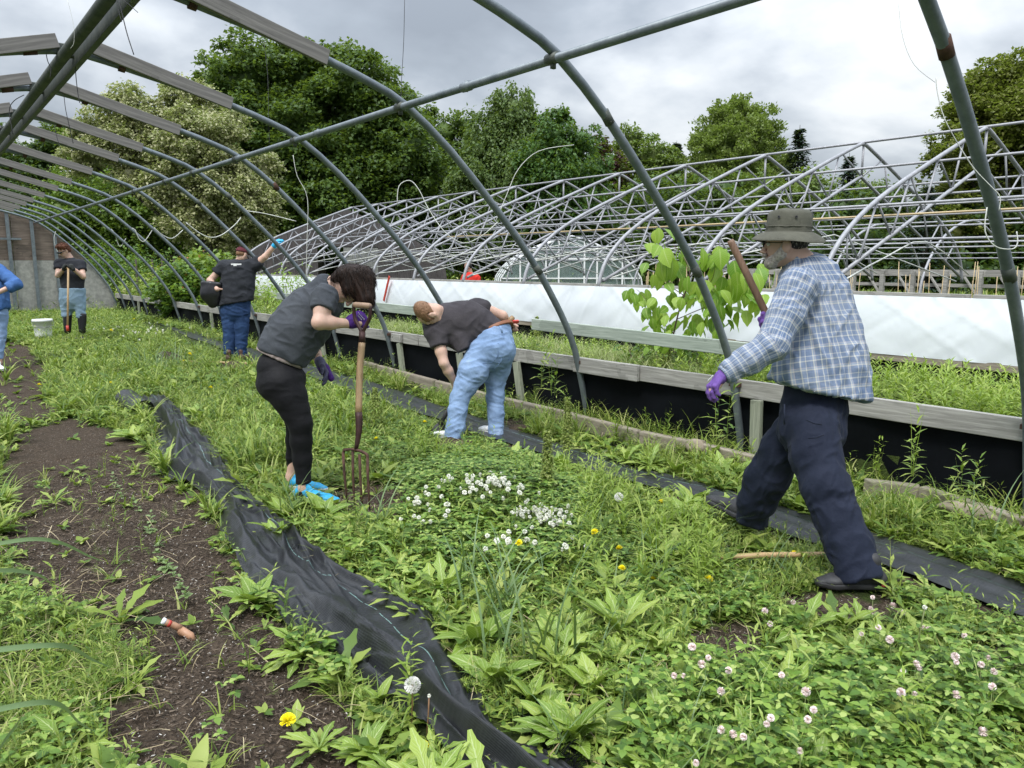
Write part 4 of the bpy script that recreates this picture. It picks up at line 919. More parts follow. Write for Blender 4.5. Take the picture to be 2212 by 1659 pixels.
# tall blue green blades (onions and grass) in clumps
for i, (px, py, n_, h_, lab) in enumerate(((330, 800, 70, .5, 'clump of tall blue green blades in the left middle'), (420, 790, 50, .42, 'second clump of tall blades right of the first'), (1090, 1330, 26, .55, 'tall thin blue green blades right of the fabric'), (1140, 1440, 16, .6, 'long single blades crossing the foreground straw'), (1010, 1270, 12, .45, 'thin blades above the fabric edge'), (2140, 1180, 10, .5, 'curving grass blades at the right edge by the bench'), (1780, 1110, 8, .3, 'grass blades behind the front leg'), (630, 1120, 14, .4, 'grass blades left of the blue shoes'), (835, 1140, 9, .42, 'grass blades right of the fork'))):
    P = G(px, py); r_ = np.random.default_rng(400+i); Pa = np.repeat(np.array([tuple(P)]), n_, 0); sp_ = .3 if i < 2 else .07
    Pa[:, 0] += r_.normal(0, sp_, n_); Pa[:, 1] += r_.normal(0, sp_, n_); Pa[:, 2] = gz(Pa[:, 0], Pa[:, 1]); L = h_*r_.uniform(.5, 1.2, n_)
    geo = instances(blade_t(.022, 7, .4), Pa, rotmats(r_.uniform(0, 6.28, n_), r_.normal(1.3, .14, n_)), np.stack((np.full(n_, .5)*(1. if i > 1 else 1.4), L, L), -1))
    plant_obj('grass_clump', lab, 'grass clump', P, geo, MH_, 'clumps of tall blades')
# arching leek like leaves entering at the left edge
for i, (pts, lab) in enumerate(((((-60, 1185), (60, 1165), (130, 1172), (190, 1200), (222, 1212)), 'topmost arching blue green leaf at the left edge'), (((-60, 1235), (30, 1232), (90, 1245), (110, 1262)), 'second arching leaf at the left edge'), (((-80, 1412), (80, 1395), (150, 1398), (200, 1425), (235, 1440)), 'third arching leaf at the left edge with a pale tip'), (((-80, 1550), (60, 1520), (130, 1522), (170, 1560), (205, 1580)), 'lowest arching leaf at the left edge'), (((-20, 1650), (10, 1600), (40, 1560), (50, 1535)), 'upright leaf in the bottom left corner'))):
    D_ = [2.0, 2.1, 2.2, 2.35, 2.45][:len(pts)]
    C = smoothline([at(a, b, D=d_*(1.15 if i < 2 else .92)) for (a, b), d_ in zip(pts, D_)], 5); m = MB(); V = []
    for j, c in enumerate(C):
        u = j/(len(C)-1); w_ = .007*(1-u**2.5)+.0008; V += [c+Vector((.2, .6, .5)).normalized()*w_, c+Vector((0, 0, -.006))*(1-u), c-Vector((.2, .6, .5)).normalized()*w_]
    m.add(V, [(3*j+k, 3*j+k+1, 3*j+k+4, 3*j+k+3) for j in range(len(C)-1) for k in (0, 1)]); tag(m.build('arching_leaf', MH_, None, True), lab, 'leaf', 'arching leaves at the left edge')
# flowers
MY = simple('dandelion_yellow', (.95, .84, .02), .6, 0, .15, 30); MWH = simple('clover_white', (.85, .85, .76), .7, 0, .05, 40); MPK = simple('clover_pinkish', (.78, .58, .56), .7, 0, .2, 60, col2=(.9, .84, .8))
MST = simple('flower_stem', (.16, .2, .06), .5); MRS = simple('reddish_stem', (.22, .12, .06), .5); MFL = simple('seed_fluff', (.75, .74, .7), .9, 0, .05)
def head_mesh(r, n, L, w, tmpl, seed, flat):
    r_ = np.random.default_rng(seed); d_ = r_.normal(size=(n, 3)); d_ /= np.linalg.norm(d_, axis=1)[:, None]
    if flat: d_[:, 2] = np.abs(d_[:, 2])*.7+.05
    yaw = np.arctan2(d_[:, 1], d_[:, 0]); tl = np.arctan2(d_[:, 2], np.hypot(d_[:, 0], d_[:, 1]))
    return instances(tmpl, d_*r*.25, rotmats(yaw, tl), np.stack((np.full(n, w), np.full(n, L), np.full(n, L)), -1))
def flower_proto(name, geo, mat, smooth=False):
    o = np_mesh(name, geo[0], geo[1], mat, uv=geo[2]); COL.objects.unlink(o); return o.data
PET = (np.array([(-.5, 0, 0), (.5, 0, 0), (.4, 1, 0), (-.4, 1, 0)], float), np.array([(0, 1, 2, 3)]), np.array([(0, 0), (1, 0), (1, 1), (0, 1)], float))
dmesh = flower_proto('dandelion_head', head_mesh(.006, 170, .019, .0035, PET, 1, True), MY)
fmesh = flower_proto('seed_globe', join([head_mesh(.03, 260, .022, .0012, PET, 2, False), head_mesh(.05, 400, .009, .004, (PET[0]*1+np.array((0, 1.6, 0)), PET[1], PET[2]), 3, False)]), MFL)
cmesh = flower_proto('clover_head', head_mesh(.009, 120, .009, .003, (PET[0]+np.array((0, .15, 0)), PET[1], PET[2]), 4, False), MWH)
pmesh = flower_proto('clover_head_pink', head_mesh(.011, 150, .0115, .0035, (PET[0]+np.array((0, .15, 0)), PET[1], PET[2]), 5, False), MPK)
def flower(name, px, py, h_, me, label, cat, group, stem, sc=1., D=None, tilt=None, r=.0013):
    gzv = float(gz(*at(px, py, Z=h_)[:2])); P = at(px, py, Z=gzv+h_)
    t = thing(name, label, cat, group, (P.x, P.y, gzv)); o = bpy.data.objects.new('flower_head', me); link(o, t); o.location = (0, 0, h_); o.scale = (sc,)*3
    o.rotation_euler = (random.uniform(-.5, .5), random.uniform(-.5, .5), random.uniform(0, 6)) if tilt is None else tilt
    m = MB(); q = (random.uniform(-.03, .03), random.uniform(-.03, .03)); m.tube([(q[0], q[1], 0), (q[0]*.3, q[1]*.3, h_*.6), (0, 0, h_)], r, 5); m.build('stem', stem, t, True); return t
random.seed(9)
DAN = [(622, 1558, .05, 1.35, 'biggest dandelion flower, low on the soil in the foreground'), (915, 1612, .05, .9, 'half open dandelion flower at the bottom near the bare stalk'), (1427, 1085, .14, 1, 'dandelion flower left of the back foot'), (1285, 1150, .16, 1, 'dandelion flower right of the lower white clover'),
       (1338, 1185, .1, .9, 'dandelion flower under the dandelion clock, upper of a pair'), (1343, 1228, .08, .9, 'dandelion flower, lower of the pair under the clock'), (1120, 1173, .14, 1, 'dandelion flower among the lower white clover'), (1530, 1252, .1, 1.1, 'dandelion flower above the lying leaves left of the shoe'),
       (1715, 1197, .06, 1, 'dandelion flower touching the wooden handle'), (917, 912, .12, 1, 'dandelion flower left of the light jeans'), (813, 948, .1, 1, 'dandelion flower right of the fork socket'), (455, 838, .12, 1.2, 'dandelion flower right of the curled fabric'), (85, 832, .12, 1.3, 'dandelion flower at the edge of the left path'),
       (240, 828, .12, 1.3, 'small dandelion flower in the left middle'), (265, 785, .14, 1.3, 'dandelion flower in the blade clump'), (410, 765, .2, 1.4, 'tall dandelion flower by the black strip'), (240, 714, .2, 1.6, 'dandelion flower right of the boots'), (398, 780, .12, 1.3, 'dandelion flower below the tall one by the strip'), (290, 690, .2, 1.5, 'far dandelion flower near the tunnel side'), (1410, 1252, .05, .8, 'tiny dandelion flower between leaves in the centre')]
for px, py, h_, sc, lab in DAN: flower('dandelion', px, py, h_, dmesh, lab, 'dandelion', 'yellow dandelion flowers', MST, sc)
flower('dandelion_clock', 891, 1480, .17, fmesh, 'white dandelion clock in the foreground beside the fabric', 'dandelion clock', None, MRS, .78, r=.002)
flower('dandelion_clock', 1337, 1074, .2, fmesh, 'small white dandelion clock in the middle of the weeds', 'dandelion clock', None, MST, .75, r=.0016)
flower('bare_stalk', 927, 1503, .17, cmesh, 'bare reddish dandelion stalk right of the clock', 'stalk', None, MRS, .5, r=.0025)
flower('bare_stalk', 1998, 1312, .3, cmesh, 'tall yellow green stalk in the lower right clover', 'stalk', None, MST, .7, r=.003)
CZ = [(1558, 680), (1550, 728), (1560, 742), (1215, 700), (1093, 738), (1115, 795), (1510, 838), (1583, 810), (1632, 862), (1775, 808), (1805, 818), (1955, 845), (1915, 935), (1920, 960), (1748, 965), (1690, 997), (1760, 985), (2058, 940), (2027, 970), (2083, 1000), (1920, 1100), (1740, 1097), (1682, 1090), (1165, 1015), (1303, 1165), (1118, 1200), (1100, 1227), (1278, 1207), (903, 1252), (1000, 1282), (955, 1270), (1245, 1343), (820, 968), (700, 1018), (740, 1018), (778, 893), (848, 940), (2035, 1260), (795, 1395), (903, 1085), (935, 995), (1270, 1087), (1645, 715), (1690, 745), (2075, 1065)]
for a, b in CZ: flower('pink_clover_flower', 1106+.5*a, 950.5+.5*b, .19 if b > 850 else .12, pmesh, 'pinkish white clover flower head on a tall stem in the lower right corner', 'clover flower', 'pinkish clover flowers at lower right', MST, random.uniform(.55, .95))
cl_ = []
for (cx, cy, sx, sy, n_) in ((1030, 1040, 60, 22, 42), (1075, 1035, 25, 16, 16), (940, 1080, 45, 30, 14), (1165, 1105, 48, 14, 44), (1190, 1125, 40, 14, 18), (1100, 1165, 60, 22, 16), (1120, 1060, 50, 20, 12), (900, 1110, 40, 25, 8), (1240, 1180, 40, 30, 6)):
    for _ in range(n_): cl_.append((random.gauss(cx, sx*.6), random.gauss(cy, sy*.6)))
for a, b in cl_: flower('white_clover_flower', a, b, .15, cmesh, 'small white clover flower in the blooming patch of the middle', 'clover flower', 'white clover flowers in the middle patch', MST, random.uniform(.8, 1.2), r=.001)
for _ in range(34):
    a, b = random.gauss(300, 40), random.gauss(712, 8)
    flower('white_clover_flower', a, b, .12, cmesh, 'small white clover flower in the far left patch beyond the blades', 'clover flower', 'white clover flowers far left', MST, 1.5, r=.001)
# ---------------------------------------------------------------- sapling, bushes
def sapling():
    b = at(1438, 800, X=6.0); t = thing('sapling', 'young tree with large bright green toothed leaves growing behind the rail', 'sapling', None, b)
    P = lambda x, y, dx=0: at(x, y, X=6.0+dx)
    stems = [[(1438, 800), (1455, 720), (1470, 660), (1490, 600), (1480, 560), (1455, 530)], [(1470, 660), (1510, 640), (1540, 600), (1545, 560)], [(1455, 720), (1415, 680), (1390, 640), (1375, 625)], [(1480, 640), (1440, 610), (1440, 580)], [(1462, 690), (1520, 665), (1570, 650), (1600, 640)], [(1450, 740), (1420, 715), (1400, 700)], [(1490, 600), (1520, 560), (1550, 545)]]
    leaves = [(1400, 535, 26), (1425, 540, 30), (1440, 565, 40), (1455, 580, 42), (1470, 545, 30), (1550, 545, 36), (1530, 560, 34), (1565, 565, 30), (1545, 585, 38), (1592, 600, 34), (1620, 610, 34), (1640, 590, 30), (1500, 570, 28), (1475, 610, 30), (1440, 620, 26), (1500, 620, 30), (1530, 625, 30), (1560, 640, 34), (1590, 650, 32), (1605, 640, 30), (1515, 660, 30), (1480, 650, 24), (1385, 640, 28), (1365, 640, 22), (1410, 650, 24), (1425, 670, 26), (1400, 672, 22), (1440, 690, 24), (1420, 710, 22), (1465, 700, 24), (1495, 690, 28), (1530, 690, 28), (1555, 680, 30), (1575, 665, 26), (1445, 720, 20), (1480, 725, 20), (1500, 715, 20), (1540, 710, 20), (1650, 645, 26), (1630, 655, 28), (1410, 695, 18), (1455, 645, 24), (1580, 700, 20), (1430, 745, 18), (1470, 745, 18), (1505, 645, 26), (1545, 655, 26)]
    m = MB()
    for s_ in stems:
        r0 = .011 if s_ is stems[0] else .005
        q = [P(a, c)-b for a, c in s_]; m.tube(smoothline(q, 3), [r0*(1-.7*i/(len(smoothline(q, 3))-1)) for i in range(len(smoothline(q, 3)))], 6)
    m.build('stem', MT['twig'], t, True)
    r_ = np.random.default_rng(77); n = len(leaves); C = []; ss = []
    for x_, y_, L in leaves:
        for rep in range(5 if y_ > 660 else 4):
            dx = r_.uniform(-.16, .16); C.append(tuple(P(x_+r_.normal(0, 8)*rep, y_-L*.35+r_.normal(0, 8)*rep, dx)-b)); ss.append(L*S/F*7.1*1.38)
    n = len(C); C = np.array(C); ss = np.array(ss); yaw = math.atan2(-FW[1], -FW[0])+r_.normal(0, .9, n); tl = r_.normal(-.95, .4, n)
    V, Q, U = instances(leaf_t(.66, 7, .3, .12, 'oval', .05), C, rotmats(yaw, tl, r_.normal(0, .4, n)), ss)
    np_mesh('leaves', V, Q, leafmat('sapling_leaves', [(.12, .27, .025), (.22, .38, .035), (.33, .48, .06)], .45, .4, rib=(.38, .5, .14)), t, uv=U, smooth=True)
sapling()
def bush(name, label, c, rad, n, L, cols, tmpl, seed, reds=None, stem=True):
    r_ = np.random.default_rng(seed); d_ = r_.normal(size=(n, 3)); d_ /= np.linalg.norm(d_, axis=1)[:, None]; q = r_.uniform(.1, 1, n)**.45
    lump = 1+.28*np.sin(d_[:, 0]*5+seed)*np.cos(d_[:, 2]*6+d_[:, 1]*4)
    P = d_*q[:, None]*lump[:, None]*np.array(rad); P[:, 2] = np.maximum(P[:, 2], -c[2]+.03)
    t = thing(name, label, 'bush', None, (c[0], c[1], 0)); P = P+np.array((0, 0, c[2]))
    yaw = np.arctan2(d_[:, 1], d_[:, 0])+r_.normal(0, .8, n)
    V, Q, U = instances(tmpl, P, rotmats(yaw, r_.normal(-.1, .5, n), r_.normal(0, .4, n)), L*r_.uniform(.6, 1.2, n)); np_mesh('leaves', V, Q, leafmat(name+'_leaves', cols, .5, .35), t, uv=U, smooth=True)
    if reds:
        k = (r_.random(n) < .06) & (q > .8) & (d_[:, 2] > -.2); V, Q, U = instances(tmpl, P[k]*1.04, rotmats(yaw[k], r_.normal(.6, .4, k.sum())), L*.6*r_.uniform(.6, 1.2, k.sum())); np_mesh('reddish_leaves', V, Q, leafmat('red_shoots', reds, .5, .3), t, uv=U)
    m = MB()
    for i in range(7):
        a = i*.9; m.tube([(0, 0, -.05), (math.cos(a)*rad[0]*.3, math.sin(a)*rad[1]*.3, c[2]*.6), (math.cos(a)*rad[0]*.6, math.sin(a)*rad[1]*.6, c[2]*1.2)], [.018, .012, .004], 5)
    m.build('stems', MT['twig'], t, True)
cb_ = at(408, 692, Z=.12); bush('reddish_bush', 'dense round bush with maple like leaves and reddish shoots beside the tunnel hoops', (cb_.x, cb_.y, .85), (.85, .85, .78), 5200, .11, [(.05, .12, .02), (.11, .21, .03), (.21, .33, .05)], RD, 51, [(.3, .09, .03), (.4, .16, .06)])
cc_ = at(445, 640, X=6.3); bush('green_bush', 'light green bush behind the reddish one in the raised bed', (cc_.x, cc_.y, 1.2), (.8, .9, .7), 3000, .12, [(.12, .21, .03), (.2, .3, .05), (.28, .38, .07)], RD, 52, [(.3, .12, .05), (.4, .2, .08)])
cc_ = at(630, 640, X=6.4); bush('shrub', 'young shrub with pale compound leaves in front of the white sheet, above the woman', (cc_.x, cc_.y, .95), (.4, .9, .6), 520, .13, [(.16, .28, .04), (.24, .37, .06), (.33, .45, .1)], LA, 53)
cc_ = at(585, 640, X=6.6); bush('shrub', 'low pale shrub right of the man with blue gloves', (cc_.x, cc_.y, .75), (.3, .5, .4), 420, .12, [(.16, .28, .04), (.24, .37, .06), (.33, .45, .1)], LA, 54)
for (px, py, X_, r3, n_, L_, lab, sd_2) in ((1395, 780, 6.1, (.28, .35, .25), 500, .07, 'dark leafy herb bush left of the sapling stem', 55), (1490, 775, 6.3, (.25, .35, .22), 420, .07, 'dark leafy herb bush right of the sapling stem', 56), (220, 560, None, (1.5, 1.2, 1.3), 2600, .16, 'rough green shrub outside the tunnel behind the far hoops', 57), (290, 590, None, (1.8, 1.4, 1.2), 2600, .16, 'rough blue green shrub right of the far wall', 58)):
    c_ = at(px, py, X=X_) if X_ else at(px, py, D=31); zz = c_.z if X_ else 1.0
    bush('green_shrub', lab, (c_.x, c_.y, zz), r3, n_, L_, [(.04, .1, .015), (.08, .17, .025), (.14, .24, .04)], OV, sd_2)
# ---------------------------------------------------------------- trees
LEAFQ = (np.array([(0, 0, 0), (.34, .45, .06), (0, 1, -.08), (-.34, .45, .06)], float), np.array([(0, 1, 2, 3)]), np.array([(.5, 0), (1, .5), (.5, 1), (0, .5)], float))
def core(c, r, rng):
    # rough inner mass of twigs and shaded leaves
    n = 9; ph = np.linspace(.0, np.pi, n); th = np.arange(2*n)/n*np.pi; A, B = np.meshgrid(ph, th, indexing='ij')
    d = np.stack((np.sin(A)*np.cos(B), np.sin(A)*np.sin(B), np.cos(A)), -1).reshape(-1, 3); d = d*r*(1+rng.normal(0, .16, (len(d), 1)))
    I = np.arange(n*2*n).reshape(n, 2*n); J = np.roll(I, -1, 1); Q = np.stack((I[:-1], I[1:], J[1:], J[:-1]), -1).reshape(-1, 4)
    return c+d, Q, np.zeros((len(d), 2))
def crown(lobes, leaf, dens, clump=.26, rng=None, droop=0., up=0.):
    parts = []
    for c, r in lobes:
        r = np.array(r, float); rm = float(r.mean())
        nc = max(20, int(100*dens*(rm/leaf/9)**1.1)); nc = min(nc, 420)
        d = rng.normal(size=(nc, 3)); d /= np.linalg.norm(d, axis=1)[:, None]
        rad = rng.uniform(.25, 1.08, nc)**.6
        cc = np.array(c)+d*rad[:, None]*r
        cr = clump*rm*rng.uniform(.6, 1.35, nc)
        per = max(24, int(dens*1.15*(clump*rm/leaf)**2*13))
        per = min(per, 220)
        q = rng.normal(size=(nc, per, 3)); ql = np.linalg.norm(q, axis=2, keepdims=True); q = q/ql*(rng.uniform(0, 1, (nc, per, 1))**.45)
        q[..., 2] *= .62
        P = cc[:, None, :]+q*cr[:, None, None]
        if droop: P[..., 2] -= droop*rm*np.abs(q[..., 0]**2+q[..., 1]**2)
        P = P.reshape(-1, 3); k = len(P)
        P += rng.normal(0, leaf*.35, P.shape)
        out = (P-np.array(c)); yaw = np.arctan2(out[:, 1], out[:, 0])+rng.normal(0, .9, k)
        tilt = rng.normal(-.25-droop+up, .5, k)
        s = leaf*rng.uniform(.65, 1.3, k)
        parts.append(instances(LEAFQ, P, rotmats(yaw, tilt, rng.normal(0, .6, k)), s))
        parts.append(core(np.array(c), r*.45, rng))
    return join(parts)
def tree(name, label, cat, D, lobes, cols, leaf=.2, dens=1., base=None, group=None, trunk=True, droop=0., clump=.26, up=0., seed=1, tr_r=.28, mat=None, trans=.3):
    rng = np.random.default_rng(seed)
    L = []
    for l in lobes:
        x, y, r = l[:3]; ry = l[3] if len(l) > 3 else 1.; dd = l[4] if len(l) > 4 else rng.uniform(-.5, .5)*r*S/F*D
        c = at(x, y, D=D+dd); rr = r*S/F*D; L.append((tuple(c), (rr, rr, rr*ry)))
    bx = base if base is not None else sum(l[0] for l in lobes)/len(lobes)
    b = at(bx, 600, D=D); t = thing(name, label, cat, group, (b.x, b.y, 0))
    V, Q, U = crown(L, leaf, dens, clump, rng, droop, up)
    V = V-np.array((b.x, b.y, 0))
    V[:, 2] = np.maximum(V[:, 2], .02)
    np_mesh('crown', V, Q, mat or leafmat(name+'_leaves', cols, .55, trans), t, uv=U)
    if trunk:
        m = MB(); top = np.mean([l[0] for l in L], axis=0); tz = top[2]
        m.tube([(0, 0, -.1), (0.05, 0, tz*.3), ((top[0]-b.x)*.5, (top[1]-b.y)*.5, tz*.7), (top[0]-b.x, top[1]-b.y, tz*1.15)], [tr_r, tr_r*.8, tr_r*.55, tr_r*.2], 8)
        for c, r in L:
            m.tube([(0.03, 0, tz*.35), ((c[0]-b.x)*.55, (c[1]-b.y)*.55, (tz*.35+c[2])*.5+.3), (c[0]-b.x, c[1]-b.y, c[2])], [tr_r*.45, tr_r*.28, tr_r*.08], 6)
        m.build('trunk', MT['trunk'], t, True)
    return t
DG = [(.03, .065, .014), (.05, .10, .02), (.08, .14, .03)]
MG = [(.05, .10, .016), (.085, .15, .025), (.14, .21, .045)]
LG = [(.09, .15, .025), (.14, .21, .04), (.21, .27, .07)]
YG = [(.06, .1, .015), (.10, .15, .03), (.16, .2, .06)]
CR = [(.16, .20, .06), (.42, .42, .22), (.55, .53, .32), (.26, .30, .11)]
PU = [(.03, .008, .012), (.05, .012, .016), (.07, .02, .02)]
SP = [(.02, .035, .03), (.03, .055, .04), (.045, .08, .055)]
tree('broadleaf_tree', 'tallest dark green tree, with a wide rounded crown behind the tunnel', 'tree', 46,
     [(530, 170, 90), (600, 130, 50), (650, 175, 85), (760, 190, 88), (720, 140, 45), (830, 250, 90), (880, 330, 80), (560, 280, 95), (670, 310, 110), (790, 370, 110), (600, 400, 100), (720, 450, 100), (880, 420, 75), (850, 480, 90), (480, 190, 40), (640, 500, 90)],
     [(.045, .09, .018), (.075, .135, .025), (.12, .19, .04)], .26, 1.0, base=690, seed=2, tr_r=.45)
tree('flowering_tree', 'pale cream flowering tree left of the tallest dark tree', 'tree', 36,
     [(275, 235, 50), (230, 290, 60), (400, 235, 62), (330, 300, 70), (440, 310, 80), (500, 270, 38), (380, 400, 75), (480, 400, 75), (560, 370, 45), (540, 440, 60), (410, 480, 60), (500, 500, 55), (180, 340, 45), (290, 380, 50), (560, 500, 40)],
     CR, .15, .9, base=450, seed=3, tr_r=.25, clump=.3)
tree('broadleaf_tree', 'bright green open crowned tree left of the flowering tree', 'tree', 42,
     [(190, 390, 70), (280, 440, 80), (340, 360, 50), (150, 460, 70), (360, 480, 80), (230, 520, 70), (320, 560, 60), (430, 560, 60), (150, 300, 30), (440, 440, 60)],
     [(.08, .15, .018), (.13, .22, .03), (.19, .28, .05)], .2, .75, base=250, seed=4)
tree('broadleaf_tree', 'dark green tree at the far left behind the ridge of the tunnel', 'tree', 50,
     [(20, 380, 80), (90, 340, 55), (130, 300, 40), (60, 450, 90), (-60, 420, 100), (10, 520, 80), (120, 540, 70), (-40, 300, 60)], DG, .24, .9, base=30, seed=5)
tree('broadleaf_tree', 'mid green tree right of the tallest dark tree, partly hidden', 'tree', 55,
     [(960, 290, 50), (1010, 280, 40), (950, 370, 60), (1010, 350, 50), (980, 460, 70), (920, 250, 22)], MG, .24, .8, seed=6)
tree('weeping_tree', 'dome shaped olive green tree with drooping leaves in the middle of the tree line', 'tree', 44,
     [(1105, 240, 52, 1.1), (1070, 300, 60), (1130, 310, 65), (1030, 370, 60), (1110, 400, 80), (1010, 450, 60), (1080, 480, 70)],
     [(.06, .11, .025), (.10, .16, .04), (.15, .21, .06)], .2, 1.0, droop=.5, clump=.34, seed=7)
tree('broadleaf_tree', 'deep green layered tree just right of the drooping dome shaped tree', 'tree', 41,
     [(1200, 290, 50), (1255, 310, 48), (1220, 370, 65), (1290, 365, 38), (1180, 430, 70), (1260, 440, 65), (1155, 350, 50), (1210, 250, 20)], [(.035, .09, .016), (.06, .14, .025), (.10, .19, .04)], .2, 1., droop=.25, seed=8)
tree('purple_tree', 'dark purple leaved tree showing between green trees', 'tree', 47, [(1295, 320, 26), (1320, 360, 36), (1310, 410, 36), (1340, 440, 34)], PU, .22, .9, seed=9)
tree('broadleaf_tree', 'light green tree between the purple leaved tree and the round topped maple', 'tree', 50,
     [(1360, 310, 42), (1410, 340, 50), (1350, 370, 45), (1440, 380, 50), (1390, 420, 60), (1470, 440, 50), (1340, 460, 50)], LG, .2, .85, seed=10)
tree('maple_tree', 'round topped yellow green maple standing alone against the grey sky', 'tree', 48,
     [(1580, 260, 48), (1540, 290, 46), (1640, 280, 50), (1590, 320, 70), (1530, 350, 55), (1660, 350, 55), (1600, 400, 80), (1520, 420, 50), (1680, 430, 60), (1600, 235, 26)],
     [(.13, .19, .04), (.20, .27, .07), (.30, .36, .13)], .19, 1.1, up=.9, clump=.22, seed=11)
tree('broadleaf_tree', 'distant pale tree low on the horizon right of the spruce', 'tree', 70, [(1870, 420, 45), (1920, 440, 40), (1840, 460, 45), (1900, 500, 60), (1960, 480, 40)], LG, .26, .7, seed=12)
tree('broadleaf_tree', 'large yellow green tree at the right edge behind the nearest hoop', 'tree', 38,
     [(2140, 190, 60), (2200, 170, 60), (2100, 250, 70), (2190, 280, 90), (2070, 330, 65), (2160, 380, 90), (2060, 420, 65), (2280, 240, 100), (2120, 490, 90), (2300, 400, 120), (2040, 500, 60), (2230, 520, 90)],
     [(.10, .125, .02), (.16, .185, .035), (.26, .27, .08)], .19, 1.0, up=.4, seed=13, tr_r=.35)
def spruce(px, ytop, ybot, w, D, label, seed):
    rng = np.random.default_rng(seed); a = at(px, ytop, D=D); b = at(px, ybot, D=D); W = w*S/F*D
    t = thing('spruce_tree', label, 'tree', None, (a.x, a.y, 0)); Hh = a.z-max(b.z, .3); parts = []
    z0 = max(b.z, .3)
    n = int(34); P = []; Y = []; Tt = []; Ss = []
    for i in range(n):
        f_ = i/n; z = z0+Hh*f_; L_ = W*(1-f_)**.85+.08
        for k in range(9):
            an = rng.uniform(0, 6.283); ln = L_*rng.uniform(.7, 1.15)
            for j in range(14):
                u = rng.uniform(.05, 1); P.append((math.cos(an)*ln*u+rng.normal(0, .04), math.sin(an)*ln*u+rng.normal(0, .04), z-ln*u*.35+ln*u*u*.25+rng.normal(0, .05))); Y.append(an+rng.normal(0, .7)); Tt.append(rng.normal(-.1, .3)); Ss.append(rng.uniform(.14, .3)*D/45)
    P = np.array(P); V, Q, U = instances(LEAFQ, P, rotmats(np.array(Y), np.array(Tt)), np.array(Ss)); V[:, 2] = np.maximum(V[:, 2], .02)
    np_mesh('crown', V, Q, leafmat('spruce_needles', SP, .6, .1), t, uv=U)
    m = MB(); m.tube([(0, 0, 0), (0, 0, a.z*.6), (0, 0, a.z+.15)], [.2, .1, .012], 7); m.build('trunk', MT['trunk'], t)
spruce(1728, 275, 520, 75, 46, 'dark pointed spruce right of the round topped maple', 21)
spruce(1462, 308, 470, 40, 58, 'small distant spruce tip left of the round topped maple', 22)
spruce(1835, 335, 560, 70, 52, 'faint pointed spruce behind the trusses at right', 23)
spruce(2010, 400, 620, 110, 36, 'broad dark spruce in front of the right hand tree', 24)
# understorey that closes the gaps below the crowns
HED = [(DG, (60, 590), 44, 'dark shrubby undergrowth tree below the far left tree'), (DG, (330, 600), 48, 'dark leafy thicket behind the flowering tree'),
       (DG, (560, 560), 50, 'dark leafy thicket under the tallest tree, left part'), (DG, (760, 560), 52, 'dark leafy thicket under the tallest tree, right part'), (DG, (960, 560), 48, 'dark leafy thicket behind the board gable'),
       (MG, (1150, 560), 46, 'green thicket behind the glass greenhouse'), (DG, (1330, 540), 44, 'dark thicket below the purple leaved tree'), (MG, (1500, 530), 42, 'green thicket behind the sapling'),
       (LG, (1680, 520), 44, 'light green thicket behind the hat of the man'), (DG, (1850, 560), 40, 'dark thicket behind the canes'), (DG, (2050, 570), 38, 'dark hedge under the right hand tree'), (DG, (2230, 570), 38, 'dark hedge at the right edge')]
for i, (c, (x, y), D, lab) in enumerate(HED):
    tree('thicket', lab, 'thicket', D, [(x-80, y-20, 85), (x+20, y-40, 90), (x+90, y-10, 80), (x-30, y-100, 60), (x+60, y-110, 60), (x-90, y+20, 70), (x+10, y+30, 80), (x+100, y+30, 70)], c, .26, .6, trunk=False, seed=40+i)
